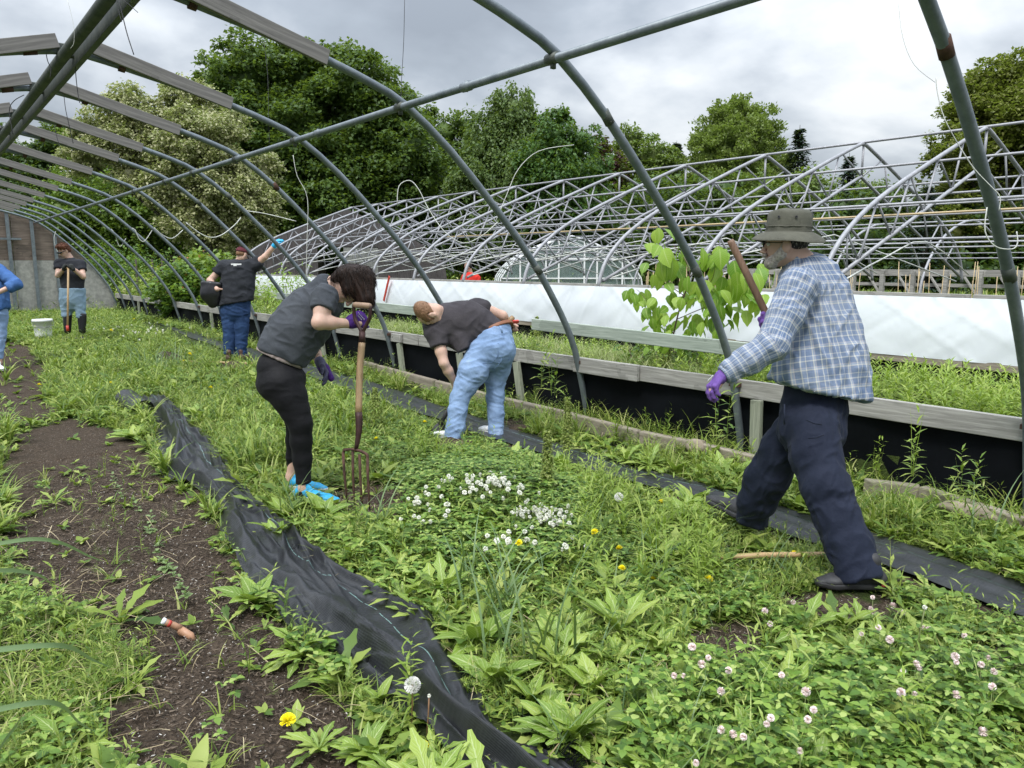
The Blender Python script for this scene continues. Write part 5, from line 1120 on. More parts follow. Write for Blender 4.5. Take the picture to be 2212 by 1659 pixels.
# ---------------------------------------------------------------- people: smooth distance-field bodies turned into meshes
class Sdf:
    def __init__(s): s.p = []
    def cone(s, a, b, ra, rb, k=.02, fl=None, fs=1.):
        """tapered limb a->b; fl = direction in which its section is scaled by fs"""
        s.p.append(('c', np.array(a, float), np.array(b, float), ra, rb, k, None if fl is None else np.array(fl, float)/np.linalg.norm(fl), fs)); return s
    def chain(s, pts, rs, k=.02, fl=None, fs=1.):
        for i in range(len(pts)-1): s.cone(pts[i], pts[i+1], rs[i], rs[i+1], k, fl, fs)
        return s
    def ell(s, c, r, M=None, k=.02, sub=False):
        s.p.append(('e', np.array(c, float), np.array(r, float), np.eye(3) if M is None else np.array(M, float), k, sub)); return s
    def cut(s, c, n, rad=9., k=0.):
        n = np.array(n, float); s.p.append(('p', np.array(c, float), n/np.linalg.norm(n), rad)); return s
    def group(s, g, k=.02): s.p.append(('g', g, k)); return s
    def bounds(s):
        lo = np.full(3, 1e9); hi = -lo
        for q in s.p:
            if q[0] == 'g': a, b = q[1].bounds(); lo = np.minimum(lo, a); hi = np.maximum(hi, b)
            if q[0] == 'c':
                r = max(q[3], q[4])*max(1, q[7])+.03
                for e in (q[1], q[2]): lo = np.minimum(lo, e-r); hi = np.maximum(hi, e+r)
            elif q[0] == 'e' and not q[5]:
                r = q[2].max()+.03; lo = np.minimum(lo, q[1]-r); hi = np.maximum(hi, q[1]+r)
        return lo, hi
    def mesh(s, h=.008):
        lo, hi = s.bounds(); n = np.ceil((hi-lo)/h).astype(int)+2
        F_ = np.full(n, .5, np.float32); s.fill(F_, lo, h); return surfnets(F_, lo, h)
    def fill(s, F_, lo, h):
        n = np.array(F_.shape)
        ax = [lo[i]+h*np.arange(n[i]) for i in range(3)]
        for q in s.p:
            if q[0] == 'g':
                a, b = q[1].bounds(); i0 = np.clip(((a-.02-lo)/h).astype(int), 0, n); i1 = np.clip(((b+.02-lo)/h).astype(int)+2, 0, n)
                sl = tuple(slice(x, y) for x, y in zip(i0, i1)); T_ = np.full(tuple(i1-i0), .5, np.float32); q[1].fill(T_, lo+h*i0, h)
                k = q[2]; f0 = F_[sl]; hh = np.clip(.5+.5*(T_-f0)/k, 0, 1); F_[sl] = T_*(1-hh)+f0*hh-k*hh*(1-hh); continue
            if q[0] == 'p':
                c, nn, rad = q[1:4]
                i0 = np.clip(((c-rad-lo)/h).astype(int), 0, n); i1 = np.clip(((c+rad-lo)/h).astype(int)+1, 0, n)
                sl = tuple(slice(a, b) for a, b in zip(i0, i1)); X, Y, Z = np.meshgrid(*[ax[i][sl[i]] for i in range(3)], indexing='ij', sparse=True)
                d = (X-c[0])*nn[0]+(Y-c[1])*nn[1]+(Z-c[2])*nn[2]; F_[sl] = np.maximum(F_[sl], d); continue
            if q[0] == 'c':
                _, a, b, ra, rb, k, fl, fs = q; m = max(ra, rb)*max(1, fs)+k+.03; l_, h_ = np.minimum(a, b)-m, np.maximum(a, b)+m
            else:
                _, c, r, M, k, sub = q; m = r.max()+k+.03; l_, h_ = c-m, c+m
            i0 = np.clip(((l_-lo)/h).astype(int), 0, n); i1 = np.clip(((h_-lo)/h).astype(int)+2, 0, n)
            sl = tuple(slice(x, y) for x, y in zip(i0, i1))
            X, Y, Z = np.meshgrid(*[ax[i][sl[i]] for i in range(3)], indexing='ij', sparse=True)
            if q[0] == 'c':
                ab = b-a; L2 = float(ab@ab)+1e-12
                px, py, pz = X-a[0], Y-a[1], Z-a[2]
                t = np.clip((px*ab[0]+py*ab[1]+pz*ab[2])/L2, 0, 1)
                qx, qy, qz = px-t*ab[0], py-t*ab[1], pz-t*ab[2]
                if fl is not None:
                    w = qx*fl[0]+qy*fl[1]+qz*fl[2]; g = (1/fs-1)*w; qx, qy, qz = qx+g*fl[0], qy+g*fl[1], qz+g*fl[2]
                d = np.sqrt(qx*qx+qy*qy+qz*qz)-(ra+(rb-ra)*t)
                if fl is not None and fs < 1: d = d*(.5+.5*fs)
            else:
                px, py, pz = X-c[0], Y-c[1], Z-c[2]
                u = (px*M[0, 0]+py*M[1, 0]+pz*M[2, 0])/r[0]; v = (px*M[0, 1]+py*M[1, 1]+pz*M[2, 1])/r[1]; w = (px*M[0, 2]+py*M[1, 2]+pz*M[2, 2])/r[2]
                d = (np.sqrt(u*u+v*v+w*w)-1)*r.min()
            f0 = F_[sl]
            if q[0] == 'e' and q[5]:
                d = -d; hh = np.clip(.5-.5*(d-f0)/k*-1, 0, 1); hh = np.clip(.5+.5*(d-f0)/k, 0, 1); F_[sl] = f0*(1-hh)+d*hh+k*hh*(1-hh)
            else:
                hh = np.clip(.5+.5*(d-f0)/k, 0, 1); F_[sl] = d*(1-hh)+f0*hh-k*hh*(1-hh)
def surfnets(F_, lo, h):
    ins = F_ < 0
    c = [ins[i:ins.shape[0]-1+i, j:ins.shape[1]-1+j, k:ins.shape[2]-1+k] for i in (0, 1) for j in (0, 1) for k in (0, 1)]
    cnt = sum(q.astype(np.int8) for q in c); mix = (cnt > 0) & (cnt < 8)
    I = np.argwhere(mix); idx = -np.ones(mix.shape, np.int64); idx[mix] = np.arange(len(I))
    acc = np.zeros((len(I), 3)); num = np.zeros(len(I))
    co = [(i, j, k) for i in (0, 1) for j in (0, 1) for k in (0, 1)]
    for a in range(8):
        for b in range(a+1, 8):
            if sum(abs(x-y) for x, y in zip(co[a], co[b])) != 1: continue
            A = I+co[a]; B = I+co[b]; fa = F_[A[:, 0], A[:, 1], A[:, 2]]; fb = F_[B[:, 0], B[:, 1], B[:, 2]]
            m = (fa < 0) != (fb < 0); t = np.where(m, fa/np.where(m, fa-fb, 1), 0)
            acc += np.where(m[:, None], np.array(co[a])+t[:, None]*(np.array(co[b])-np.array(co[a])), 0); num += m
    V = lo+h*(I+acc/num[:, None]); Fq = []
    for axis in range(3):
        o = [x for x in range(3) if x != axis]
        s0 = [slice(1, -1)]*3; s0[axis] = slice(0, -1); s1 = list(s0); s1[axis] = slice(1, None)
        e = ins[tuple(s0)] != ins[tuple(s1)]; E_ = np.argwhere(e); off = np.ones(3, int); off[axis] = 0; E_ = E_+off
        fl = ins[E_[:, 0], E_[:, 1], E_[:, 2]]
        def g(d1, d2):
            Q = E_.copy(); Q[:, o[0]] += d1; Q[:, o[1]] += d2; return idx[Q[:, 0], Q[:, 1], Q[:, 2]]
        q = np.stack((g(-1, -1), g(0, -1), g(0, 0), g(-1, 0)), -1)
        flip = fl if axis != 1 else ~fl
        q = np.where(flip[:, None], q, q[:, ::-1]); Fq.append(q[(q >= 0).all(1)])
    return V, np.concatenate(Fq)
def vnormals(V, Q):
    n = np.cross(V[Q[:, 2]]-V[Q[:, 0]], V[Q[:, 3]]-V[Q[:, 1]]); N_ = np.zeros_like(V)
    for i in range(4): np.add.at(N_, Q[:, i], n)
    return N_/(np.linalg.norm(N_, axis=1)[:, None]+1e-12)
def relax(V, Q, it=2, lam=.5):
    for _ in range(it):
        A = np.zeros_like(V); c = np.zeros(len(V))
        for i in range(4):
            a, b = Q[:, i], Q[:, (i+1) % 4]
            np.add.at(A, a, V[b]); np.add.at(A, b, V[a]); np.add.at(c, a, 1); np.add.at(c, b, 1)
        V = V+(A/np.maximum(c, 1)[:, None]-V)*lam
    return V
def noise3(P, sc, seed=0):
    """vectorised 3-D value noise -1..1"""
    p = P*np.array(sc)+seed*13.7; i = np.floor(p); f = p-i; f = f*f*(3-2*f); r = 0
    for a in (0, 1):
        for b in (0, 1):
            for c in (0, 1):
                q = np.sin((i[:, 0]+a)*127.1+(i[:, 1]+b)*311.7+(i[:, 2]+c)*74.7)*43758.5453; q = q-np.floor(q)
                r = r+q*(f[:, 0] if a else 1-f[:, 0])*(f[:, 1] if b else 1-f[:, 1])*(f[:, 2] if c else 1-f[:, 2])
    return r*2-1
def sdf_part(s, name, mat, parent, h=.008, it=2, folds=None, uvf=None, label=None, post=None, ret=False):
    """folds = list of (amp, axis vector or None, scale across, scale along, seed, ridged)"""
    V, Q = s.mesh(h); V = relax(V, Q, it)
    if folds:
        Nn = vnormals(V, Q); d = np.zeros(len(V))
        for amp, ax, sa, sl, seed, rid in folds:
            if ax is None: B = np.eye(3)
            else:
                a = np.array(ax, float); a /= np.linalg.norm(a); b = np.cross(a, (0.3, .2, .93)); b /= np.linalg.norm(b); B = np.stack((a, b, np.cross(a, b)), -1)
            W = V@B; W = W+.03*np.stack([noise3(V, (9, 9, 9), seed+k) for k in range(3)], -1)
            q = noise3(W, (sl, sa, sa), seed)
            d += amp*((1-2*np.abs(q)) if rid else q)
        V = V+Nn*d[:, None]
    if post is not None: V = post(V)
    base = np.array(parent.matrix_world.translation if parent.parent is None else parent.location) if False else np.array(parent['base']) if 'base' in parent else np.zeros(3)
    uv = uvf(V) if uvf else None
    o = np_mesh(name, V-base, Q, mat, parent, True, uv=uv)
    if label: o['label'] = label
    return (V, Q) if ret else o
def strands(t, V, Q, flow, mat, n, L, seed, r=.0014, name='hair_strands', lift=.004):
    """fine hairs lying on a hair surface and following the flow direction"""
    Nn = vnormals(V, Q); r_ = np.random.default_rng(seed); I = r_.integers(0, len(V), n); m = MB(); flow = nrm(flow)
    for i in I:
        nn = Nn[i]; fl = flow+r_.normal(0, .12, 3); tg = fl-nn*(nn@fl); ln = np.linalg.norm(tg)
        if ln < .2: continue
        tg /= ln; l = L*r_.uniform(.5, 1.3); p = V[i]-nn*.003
        m.tube([p, p+tg*l*.35+nn*lift, p+tg*l*.7+nn*lift*.9, p+tg*l-nn*lift*.2], [r*.8, r, r*.9, r*.3], 3, cap=False)
    pmesh_(m, name, mat, t)
def slv(s, pts, rs, c, n, k=.03, pre=None):
    """short sleeve: its own limb, cut off, then blended into the shirt"""
    g = Sdf(); g.chain(pts, rs, .03); g.cut(c, n); s.group(g, k)
def person(label, base, group=None):
    t = thing('person', label, 'person', group, tuple(base)); t['base'] = [float(x) for x in base]; return t
def pmesh_(mb, name, mat, t, smooth=True):
    b = Vector(t['base']); mb.v = [tuple(Vector(v)-b) for v in mb.v]; return mb.build(name, mat, t, smooth)
def nrm(v): v = np.array(v, float); return v/np.linalg.norm(v)
VD = nrm((FW[0], FW[1], 0)); IR = np.array(RT); ZU = np.array((0, 0, 1.))   # view depth, image right, up
def hand(s, wrist, d, pn, L=.185, curl=.45, thumb=1, r=.0095, fat=1., k=.006, curls=None, spread=.16):
    """palm and five fingers: d along the hand, pn palm normal (fingers curl towards it), thumb = side"""
    d, pn = nrm(d), nrm(pn); pn = nrm(pn-d*(pn@d)); sd = np.cross(d, pn)*thumb; w = np.array(wrist, float)
    pl = L*.5
    for u in (-.5, 0, .5): s.cone(w+sd*u*.032, w+d*pl+sd*u*.062, .017*fat, .0125*fat, .018)
    fl = [.40, .45, .42, .33]
    for i in range(4):
        u = (1.5-i)/1.5; b = w+d*(pl*.95-(.004 if i in (0, 2) else .012 if i == 3 else 0))+sd*u*.033; dd = nrm(d+sd*u*spread)
        c = curl if curls is None else curls[i]; f_ = L*fl[i]; rr = r*(1.02, 1.05, 1., .88)[i]; pts = [b-dd*.01]; ang = 0
        for seg, a in ((.44, .75), (.30, 1.15), (.26, .9)):
            ang += c*a; v = dd*math.cos(ang)+pn*math.sin(ang); pts.append(pts[-1]+v*f_*seg+(v*.01 if seg == .44 else 0))
        s.chain(pts, [rr*1.12, rr*1.05, rr*.98, rr*.82], k)
    tb = w+d*.022+sd*.026; t1 = tb+nrm(d*.75+sd*.62+pn*.25)*L*.24; t2 = t1+nrm(d*.95+sd*.15+pn*(.25+curl*.5))*L*.18; t3 = t2+nrm(d*.9-sd*.05+pn*(.3+curl*.6))*L*.13
    s.chain([tb, t1, t2, t3], [.017*fat, .0125*fat, r*1.15, r*.9], k+.003)
def head(s, c, f, u, sc=1., k=.02, ears=True):
    """head centre c (between the ears), f = facing, u = up"""
    f, u = nrm(f), nrm(u); u = nrm(u-f*(u@f)); r = np.cross(f, u); M = np.stack((r, f, u), -1); c = np.array(c, float)
    A = lambda x, y, z: c+(r*x+f*y+u*z)*sc
    s.ell(A(0, -.012, .038), np.array((.074, .096, .088))*sc, M, k)         # cranium
    s.ell(A(0, .022, -.03), np.array((.058, .066, .078))*sc, M, .03)        # face
    s.ell(A(0, .050, -.088), np.array((.03, .026, .022))*sc, M, .028)       # chin
    s.cone(A(-.05, .0, -.05), A(-.022, .055, -.09), .018*sc, .013*sc, .02); s.cone(A(.05, .0, -.05), A(.022, .055, -.09), .018*sc, .013*sc, .02)  # jaw
    s.cone(A(-.035, .078, .022), A(.035, .078, .022), .010*sc, .010*sc, .014)  # brow
    s.ell(A(-.031, .092, .003), np.array((.017, .012, .011))*sc, M, .01, True); s.ell(A(.031, .092, .003), np.array((.017, .012, .011))*sc, M, .01, True)
    s.chain([A(0, .088, .008), A(0, .102, -.018), A(0, .113, -.036)], [.007*sc, .009*sc, .011*sc], .008); s.cone(A(-.012, .098, -.040), A(.012, .098, -.040), .008*sc, .008*sc, .007)
    s.cone(A(-.018, .086, -.066), A(.018, .086, -.066), .0075*sc, .0075*sc, .006); s.cone(A(-.016, .084, -.077), A(.016, .084, -.077), .008*sc, .008*sc, .006)
    if ears:
        for e in (-1, 1):
            s.ell(A(e*.081, -.008, -.008), np.array((.012, .023, .036))*sc, M, .006); s.ell(A(e*.095, .0, -.006), np.array((.008, .011, .019))*sc, M, .004, True)
    return A
def eyes(A, t, sc=1.):
    for e in (-1, 1):
        m = MB(); c = A(e*.031, .080, .002); m.blob(c, (.0115*sc,)*3, 8, 0); pmesh_(m, 'eye', MT['eye'], t)
def shoe(t, heel, toe, up=(0, 0, 1), w=.048, hgt=.07, mat=None, sole=None, ankle=None, name='shoe', h=.006, strap=None):
    heel, toe = np.array(heel, float), np.array(toe, float); d = toe-heel; L = np.linalg.norm(d); d /= L; up = nrm(np.array(up)-d*(np.array(up)@d))
    A = lambda y, z, x=0: heel+d*L*y+up*z+np.cross(d, up)*x; sd = np.cross(d, up)
    s = Sdf()   # upper: heel cup, instep and a toe box that thins forward
    for y0, z0, r0, y1, z1, r1, f_ in ((.11, .042, .78, .30, .046, .80, 1.25), (.30, .046, .80, .52, .038, .84, 1.05), (.52, .036, .84, .74, .028, .96, .80), (.74, .027, .95, .90, .023, .66, .68)):
        s.cone(A(y0, z0), A(y1, z1), w*r0, w*r1, .014, up, f_*.8)
    if ankle is not None: s.cone(A(.20, .05), np.array(ankle, float), w*.72, w*.78, .02, sd, .9)
    s.cone(A(.36, .075), A(.30, .10), w*.42, w*.36, .012)   # tongue
    s.cut(A(.5, .018), -up); sdf_part(s, name, mat, t, h, 1)
    s = Sdf(); s.cone(A(.11, .016), A(.40, .016), w*.90, w*.80, .012); s.cone(A(.40, .016), A(.73, .016), w*.80, w*1.04, .012); s.cone(A(.73, .016), A(.90, .020), w*1.02, w*.72, .012)
    s.cut(A(.5, .026), up); s.cut(A(.5, -.004), -up); sdf_part(s, 'sole', sole, t, h, 1)
    return A
def skinmat(name, c):
    m, nt, b = newmat(name); v = coord(nt, 'Object'); f = nz(nt, v, 12, 5)
    nt.links.new(ramp(nt, f, [(.3, tuple(k*.82 for k in c)), (.7, c)]), b.inputs['Base Color']); b.inputs['Roughness'].default_value = .55
    b.inputs['Subsurface Weight'].default_value = .12; b.inputs['Subsurface Radius'].default_value = (.012, .005, .003); b.inputs['Subsurface Scale'].default_value = .6
    bump(nt, b, nz(nt, v, 220, 3), .15, .001); return m
def clothmat(name, c1, c2, rough=.85, scale=9, weave=900, bs=.25, fuzz=.3):
    m, nt, b = newmat(name); v = coord(nt, 'Object'); f = nz(nt, v, scale, 6, .65)
    c = ramp(nt, f, [(.3, c1), (.7, c2)]); f2 = nz(nt, v, 260, 2)
    c = mixc(nt, math_(nt, 'MULTIPLY', f2, .35), c, tuple(k*.6 for k in c1)); nt.links.new(c, b.inputs['Base Color'])
    b.inputs['Roughness'].default_value = rough; b.inputs['Sheen Weight'].default_value = fuzz*.06; b.inputs['Specular IOR Level'].default_value = .25
    bump(nt, b, nz(nt, v, 28, 6, .65), bs*1.4, .012); return m
MT['eye'] = simple('eye_white', (.6, .57, .53), .3)
MT['skin'] = skinmat('fair_skin', (.60, .39, .30)); MT['skin2'] = skinmat('older_fair_skin', (.56, .36, .28)); MT['skin3'] = skinmat('tanned_skin', (.40, .23, .16))
MT['tee'] = clothmat('charcoal_jersey', (.048, .054, .064), (.072, .08, .092)); MT['tee2'] = clothmat('dark_grey_jersey', (.040, .036, .042), (.062, .056, .062)); MT['tee3'] = clothmat('black_jersey', (.018, .020, .026), (.032, .035, .042))
MT['legging'] = clothmat('black_leggings', (.003, .003, .0045), (.006, .006, .008), .7)
MT['underhem'] = clothmat('beige_hem', (.30, .24, .23), (.38, .32, .3))
def denim(name, c1, c2, c3):
    m, nt, b = newmat(name); v = coord(nt, 'Object'); f = nz(nt, v, 5, 6, .7); c = ramp(nt, f, [(.3, c1), (.55, c2), (.75, c3)])
    f2 = nz(nt, coord(nt, 'Object', (1, 1, .12)), 330, 2); c = mixc(nt, math_(nt, 'MULTIPLY', f2, .3), c, tuple(min(1, k*1.7) for k in c2)); nt.links.new(c, b.inputs['Base Color'])
    b.inputs['Roughness'].default_value = .85; b.inputs['Specular IOR Level'].default_value = .2; bump(nt, b, nz(nt, v, 24, 6, .6), .4, .012); return m
MT['jeans'] = denim('light_blue_denim', (.12, .19, .32), (.20, .29, .45), (.35, .44, .59)); MT['jeans2'] = denim('dark_blue_denim', (.012, .028, .075), (.02, .045, .11), (.035, .07, .15)); MT['jeans3'] = denim('faded_denim', (.12, .18, .24), (.18, .26, .33), (.27, .34, .38))
MT['navy'] = clothmat('navy_work_trousers', (.008, .012, .028), (.017, .023, .044), .8, 4); MT['denimshirt'] = denim('blue_denim_shirt', (.03, .08, .22), (.05, .12, .30), (.09, .18, .38))
MT['purple'] = clothmat('purple_glove_knit', (.045, .012, .13), (.085, .025, .22), .7, 30); MT['purple2'] = clothmat('violet_glove_knit', (.11, .05, .25), (.19, .10, .37), .7, 30); MT['gripgrey'] = clothmat('grey_glove_grip', (.05, .05, .09), (.09, .09, .15), .6, 30); MT['grip_lilac'] = clothmat('lilac_glove_grip', (.26, .22, .48), (.36, .32, .6), .6, 30)
MT['cuffbrown'] = clothmat('brown_glove_cuff', (.10, .05, .07), (.15, .08, .1)); MT['blackglove'] = clothmat('black_work_glove', (.012, .013, .013), (.05, .055, .05), .7, 20)
MT['bluenit'] = simple('blue_nitrile', (.02, .34, .62), .4, 0, .1, 8)
MT['hat'] = clothmat('olive_canvas', (.085, .085, .068), (.125, .125, .098), .9, 14, bs=.3); MT['leather'] = simple('brown_leather', (.20, .075, .03), .5, 0, .2, 10); MT['boot'] = simple('brown_boot', (.07, .035, .025), .6, 0, .3, 14)
MT['cyan'] = simple('cyan_mesh_shoe', (.02, .33, .60), .55, 0, .15, 40, .3, 160); MT['cyanlace'] = simple('pale_cyan', (.2, .62, .8), .6); MT['shoeblack'] = simple('black_trainer', (.03, .03, .033), .6, 0, .35, 20, .3, 90); MT['soleblack'] = simple('black_sole', (.03, .03, .032), .7); MT['solewhite'] = simple('white_sole', (.6, .62, .62), .6)
MT['orange'] = simple('orange_lace', (.75, .25, .08), .6); MT['rubber'] = simple('black_rubber', (.008, .008, .01), .3, 0, .2, 6); MT['steel'] = simple('grey_metal', (.35, .35, .34), .35, .8)
def hairmat(name, c1, c2, ax=(1, 1, .15)):
    m, nt, b = newmat(name); v = coord(nt, 'Object', ax); f = nz(nt, v, 90, 4, .6, .3); c = ramp(nt, f, [(.35, c1), (.65, c2)]); nt.links.new(c, b.inputs['Base Color'])
    b.inputs['Roughness'].default_value = .5; b.inputs['Specular IOR Level'].default_value = .25; bump(nt, b, f, .8, .005); return m
MT['brownhair'] = hairmat('dark_brown_hair', (.010, .0055, .004), (.035, .018, .012)); MT['redhair'] = hairmat('auburn_hair', (.07, .025, .012), (.16, .06, .03), (1, 1, 1)); MT['shorthair'] = hairmat('short_light_brown_hair', (.16, .085, .045), (.27, .155, .09), (1, 1, 1)); MT['greyhair'] = hairmat('grey_hair', (.30, .26, .23), (.52, .47, .42), (1, 1, 1)); MT['darkhair'] = hairmat('cropped_dark_hair', (.012, .01, .009), (.03, .025, .02), (1, 1, 1))
def plaid():
    m, nt, b = newmat('blue_plaid_cotton'); tc_ = nt.nodes.new('ShaderNodeTexCoord'); sp = nt.nodes.new('ShaderNodeSeparateXYZ'); nt.links.new(tc_.outputs['UV'], sp.inputs[0])
    st = [(0, (.065, .12, .235)), (.13, (.50, .50, .46)), (.17, (.12, .18, .31)), (.30, (.12, .18, .31)), (.34, (.55, .55, .50)), (.40, (.065, .12, .235)), (.62, (.065, .12, .235)), (.66, (.42, .38, .40)), (.70, (.30, .36, .45)), (.76, (.60, .58, .50)), (.82, (.12, .18, .31)), (.93, (.065, .12, .235))]
    cs = []
    for i, per in ((0, .100), (1, .108)):
        fr = math_(nt, 'FRACT', math_(nt, 'DIVIDE', sp.outputs[i], per)); cs.append(ramp(nt, fr, st, 'CONSTANT'))
    c = mixc(nt, .46, cs[0], cs[1]); v = coord(nt, 'Object'); c = mixc(nt, math_(nt, 'MULTIPLY', nz(nt, v, 5, 4), .45), c, (.42, .43, .43)); nt.links.new(c, b.inputs['Base Color']); b.inputs['Roughness'].default_value = .9; b.inputs['Specular IOR Level'].default_value = .15
    bump(nt, b, nz(nt, v, 22, 6, .65), .45, .015); return m
MT['plaid'] = plaid()
def axuv(a, b, ref):
    """cylindrical coordinates in metres round the axis a-b"""
    a, b = np.array(a, float), np.array(b, float); d = nrm(b-a); r = nrm(np.array(ref)-d*(np.array(ref)@d)); q = np.cross(d, r)
    def f(V):
        p = V-a; t = p@d; ang = np.arctan2(p@q, p@r); return np.stack((ang*.20+10, t+10), -1)
    return f
def cr(x0, y0, sc):
    k = .8640625
    return lambda x, y, D: np.array(at((x0+x/sc)*k, (y0+y/sc)*k, D=D))
def row(f, xl, yl, xr, yr, D):
    a, b = f(xl, yl, D), f(xr, yr, D); return (a+b)/2, float(np.linalg.norm(b-a))/2, nrm(b-a)
def torso(s, rows, k=.03, fs=.7, fl=None, grow=0., taper_ends=True):
    fl = VD if fl is None else fl; cs = [r[0] for r in rows]; rs = []
    for i, r in enumerate(rows):      # the rows are measured along their own line: take the part across the limb
        a = nrm(cs[min(i+1, len(cs)-1)]-cs[max(i-1, 0)]); q = math.sqrt(max(.3, 1-float(a@r[2])**2)) if len(r) > 2 else 1
        rs.append(r[1]*q+grow-.008)
    k = min(k, .034)
    for i in range(len(cs)-1): s.cone(cs[i], cs[i+1], rs[i], rs[i+1], k, fl, fs)
# ================= man in the checked shirt, walking
def man_walking():
    f1 = cr(1600, 500, 3.16); f5 = cr(1740, 960, 2.962)
    base = f5(1120, 1590, 3.66); base[2] = 0
    t = person('older man in olive sun hat and blue checked shirt striding left along the bench wall', base)
    neck = f1(1275, 520, 4.03); hc = f1(1150, 350, 4.02)
    lsh = f1(1250, 690, 3.84); lel = f1(1045, 1150, 3.74); lwr = f1(655, 1385, 3.74)
    rsh = f1(1290, 640, 4.22); rel = f1(1120, 1050, 4.34); rwr = f1(1060, 960, 4.18)
    hipL, hipR = f5(900, 200, 3.97), f5(820, 190, 4.06); knL, knR = f5(955, 790, 3.80), f5(585, 560, 4.22); anL, anR = f5(1215, 1440, 3.68), f5(430, 975, 4.36)
    fwd = nrm(-IR*.93+VD*.36); up = nrm(ZU+fwd*.05)
    s = Sdf(); A = head(s, hc, fwd, up, 1.03, .02)
    s.chain([neck-ZU*.06+VD*.0, neck+ZU*.02, hc-ZU*.03-fwd*.02], [.075, .062, .06], .03)
    s.cone(neck-ZU*.12, f5(860, 60, 3.99), .08, .09, .05, VD, .8)
    for a, b, c in ((lsh, lel, lwr), (rsh, rel, rwr)): s.chain([a, b, c], [.05, .04, .028], .02)
    for a, b, c in ((hipL, knL, anL), (hipR, knR, anR)): s.chain([a, b, c], [.055, .04, .035], .03)
    for w_, d_ in ((lwr, (f1(540, 1560, 3.72)-lwr)), (rwr, nrm(ZU*.3-fwd))): s.cone(w_, w_+nrm(d_)*.09, .026, .022, .02)
    sdf_part(s, 'body', MT['skin2'], t, .006, 1); eyes(A, t, 1.03)
    s = Sdf()   # grey beard and hair
    M = np.stack((np.cross(fwd, up), fwd, up), -1)
    s.ell(A(0, .060, -.092), (.040, .036, .032), M, .02); s.cone(A(-.056, .012, -.045), A(-.026, .066, -.090), .026, .024, .03); s.cone(A(.056, .012, -.045), A(.026, .066, -.090), .026, .024, .03); s.cone(A(-.066, .006, -.005), A(-.058, .016, -.05), .012, .02, .02); s.cone(A(.066, .006, -.005), A(.058, .016, -.05), .012, .02, .02); s.cone(A(-.024, .096, -.054), A(.024, .096, -.054), .0095, .0095, .01)
    V, Q = sdf_part(s, 'beard', MT['greyhair'], t, .005, 1, [(.0015, None, 120, 120, 3, True)], ret=True); strands(t, V, Q, -ZU+fwd*.3, MT['greyhair'], 1100, .016, 6, .0009, 'beard_hairs', .002)
    s = Sdf(); s.ell(A(0, -.03, .02), (.081, .088, .07), M, .02); s.cut(A(0, .0, -.055), -up); s.cut(A(0, .012, 0), fwd); V, Q = sdf_part(s, 'hair', MT['darkhair'], t, .006, 1, [(.002, None, 90, 90, 4, True)], ret=True); strands(t, V, Q, -ZU, MT['greyhair'], 250, .02, 7, .0009)
    m = MB(); rr = [(-.038, .1), (.038, .1)]
    for ex in (-.033, .033):
        pts = [A(ex+.022*math.cos(q)*1.1, .105, .003+.017*math.sin(q)) for q in np.linspace(0, 2*math.pi, 15)]; m.tube(pts, .0022, 5, cap=False)
    for e in (-1, 1): m.tube([A(e*.057, .103, .008), A(e*.078, .06, .008), A(e*.082, -.005, .006)], .002, 5)
    m.tube([A(-.01, .108, .008), A(.01, .108, .008)], .002, 5); pmesh_(m, 'glasses', MT['soleblack'], t)
    # hat: crown and drooping brim
    hr = np.cross(fwd, up); hu = nrm(up-fwd*.07); hf = nrm(fwd-hu*(fwd@hu)); hs = np.cross(hf, hu); hcn = A(0, -.012, .058)
    prof = [(.105, 0), (.1045, .03), (.101, .07), (.096, .098), (.086, .112), (.05, .120), (.0, .122)]
    m = MB(); vs = []; n = 44
    for r_, z_ in prof:
        for k in range(n):
            a = 2*math.pi*k/n; w = .0025*math.sin(a*5+z_*60)+.002*math.sin(a*11+3); vs.append(hcn+hs*(r_*.90+w)*math.cos(a)+hf*(r_*1.10+w)*math.sin(a)+hu*(z_+.003*math.sin(a*3)))
    fs_ = [(i*n+k, i*n+(k+1) % n, (i+1)*n+(k+1) % n, (i+1)*n+k) for i in range(len(prof)-1) for k in range(n)]
    m.add(vs, fs_); h_ = pmesh_(m, 'hat', MT['hat'], t)
    m = MB(); vs = []; q_ = 7
    for sgn in (0, 1):
        for i in range(q_+1):
            u_ = i/q_
            for k in range(n):
                a = 2*math.pi*k/n; r_ = .101+.066*u_; dz = -.030*u_**1.3*(1+.35*math.sin(2*a+.6)+.25*math.sin(3*a+1))-.012*u_*u_-sgn*.003; vs.append(hcn+hs*r_*.92*math.cos(a)+hf*r_*1.10*math.sin(a)+hu*(dz+.006*(1-u_)))
    fs_ = [(s0*(q_+1)*n+i*n+k, s0*(q_+1)*n+i*n+(k+1) % n, s0*(q_+1)*n+(i+1)*n+(k+1) % n, s0*(q_+1)*n+(i+1)*n+k) for s0 in (0, 1) for i in range(q_) for k in range(n)]
    fs_ += [(q_*n+k, q_*n+(k+1) % n, (2*q_+1)*n+(k+1) % n, (2*q_+1)*n+k) for k in range(n)]
    m.add(vs, fs_); pmesh_(m, 'hat_brim', MT['hat'], t)
    m = MB()
    pts = [hcn+hs*.0965*math.cos(a)+hf*.1175*math.sin(a)+hu*.030 for a in np.linspace(0, 2*math.pi, 41)]; m.tube(pts, .0022, 5, cap=False)
    pts = [hcn+hs*.0975*math.cos(a)+hf*.1185*math.sin(a)+hu*.005 for a in np.linspace(0, 2*math.pi, 41)]; m.tube(pts, .0022, 5, cap=False); pmesh_(m, 'hat_band', MT['hat'], t)
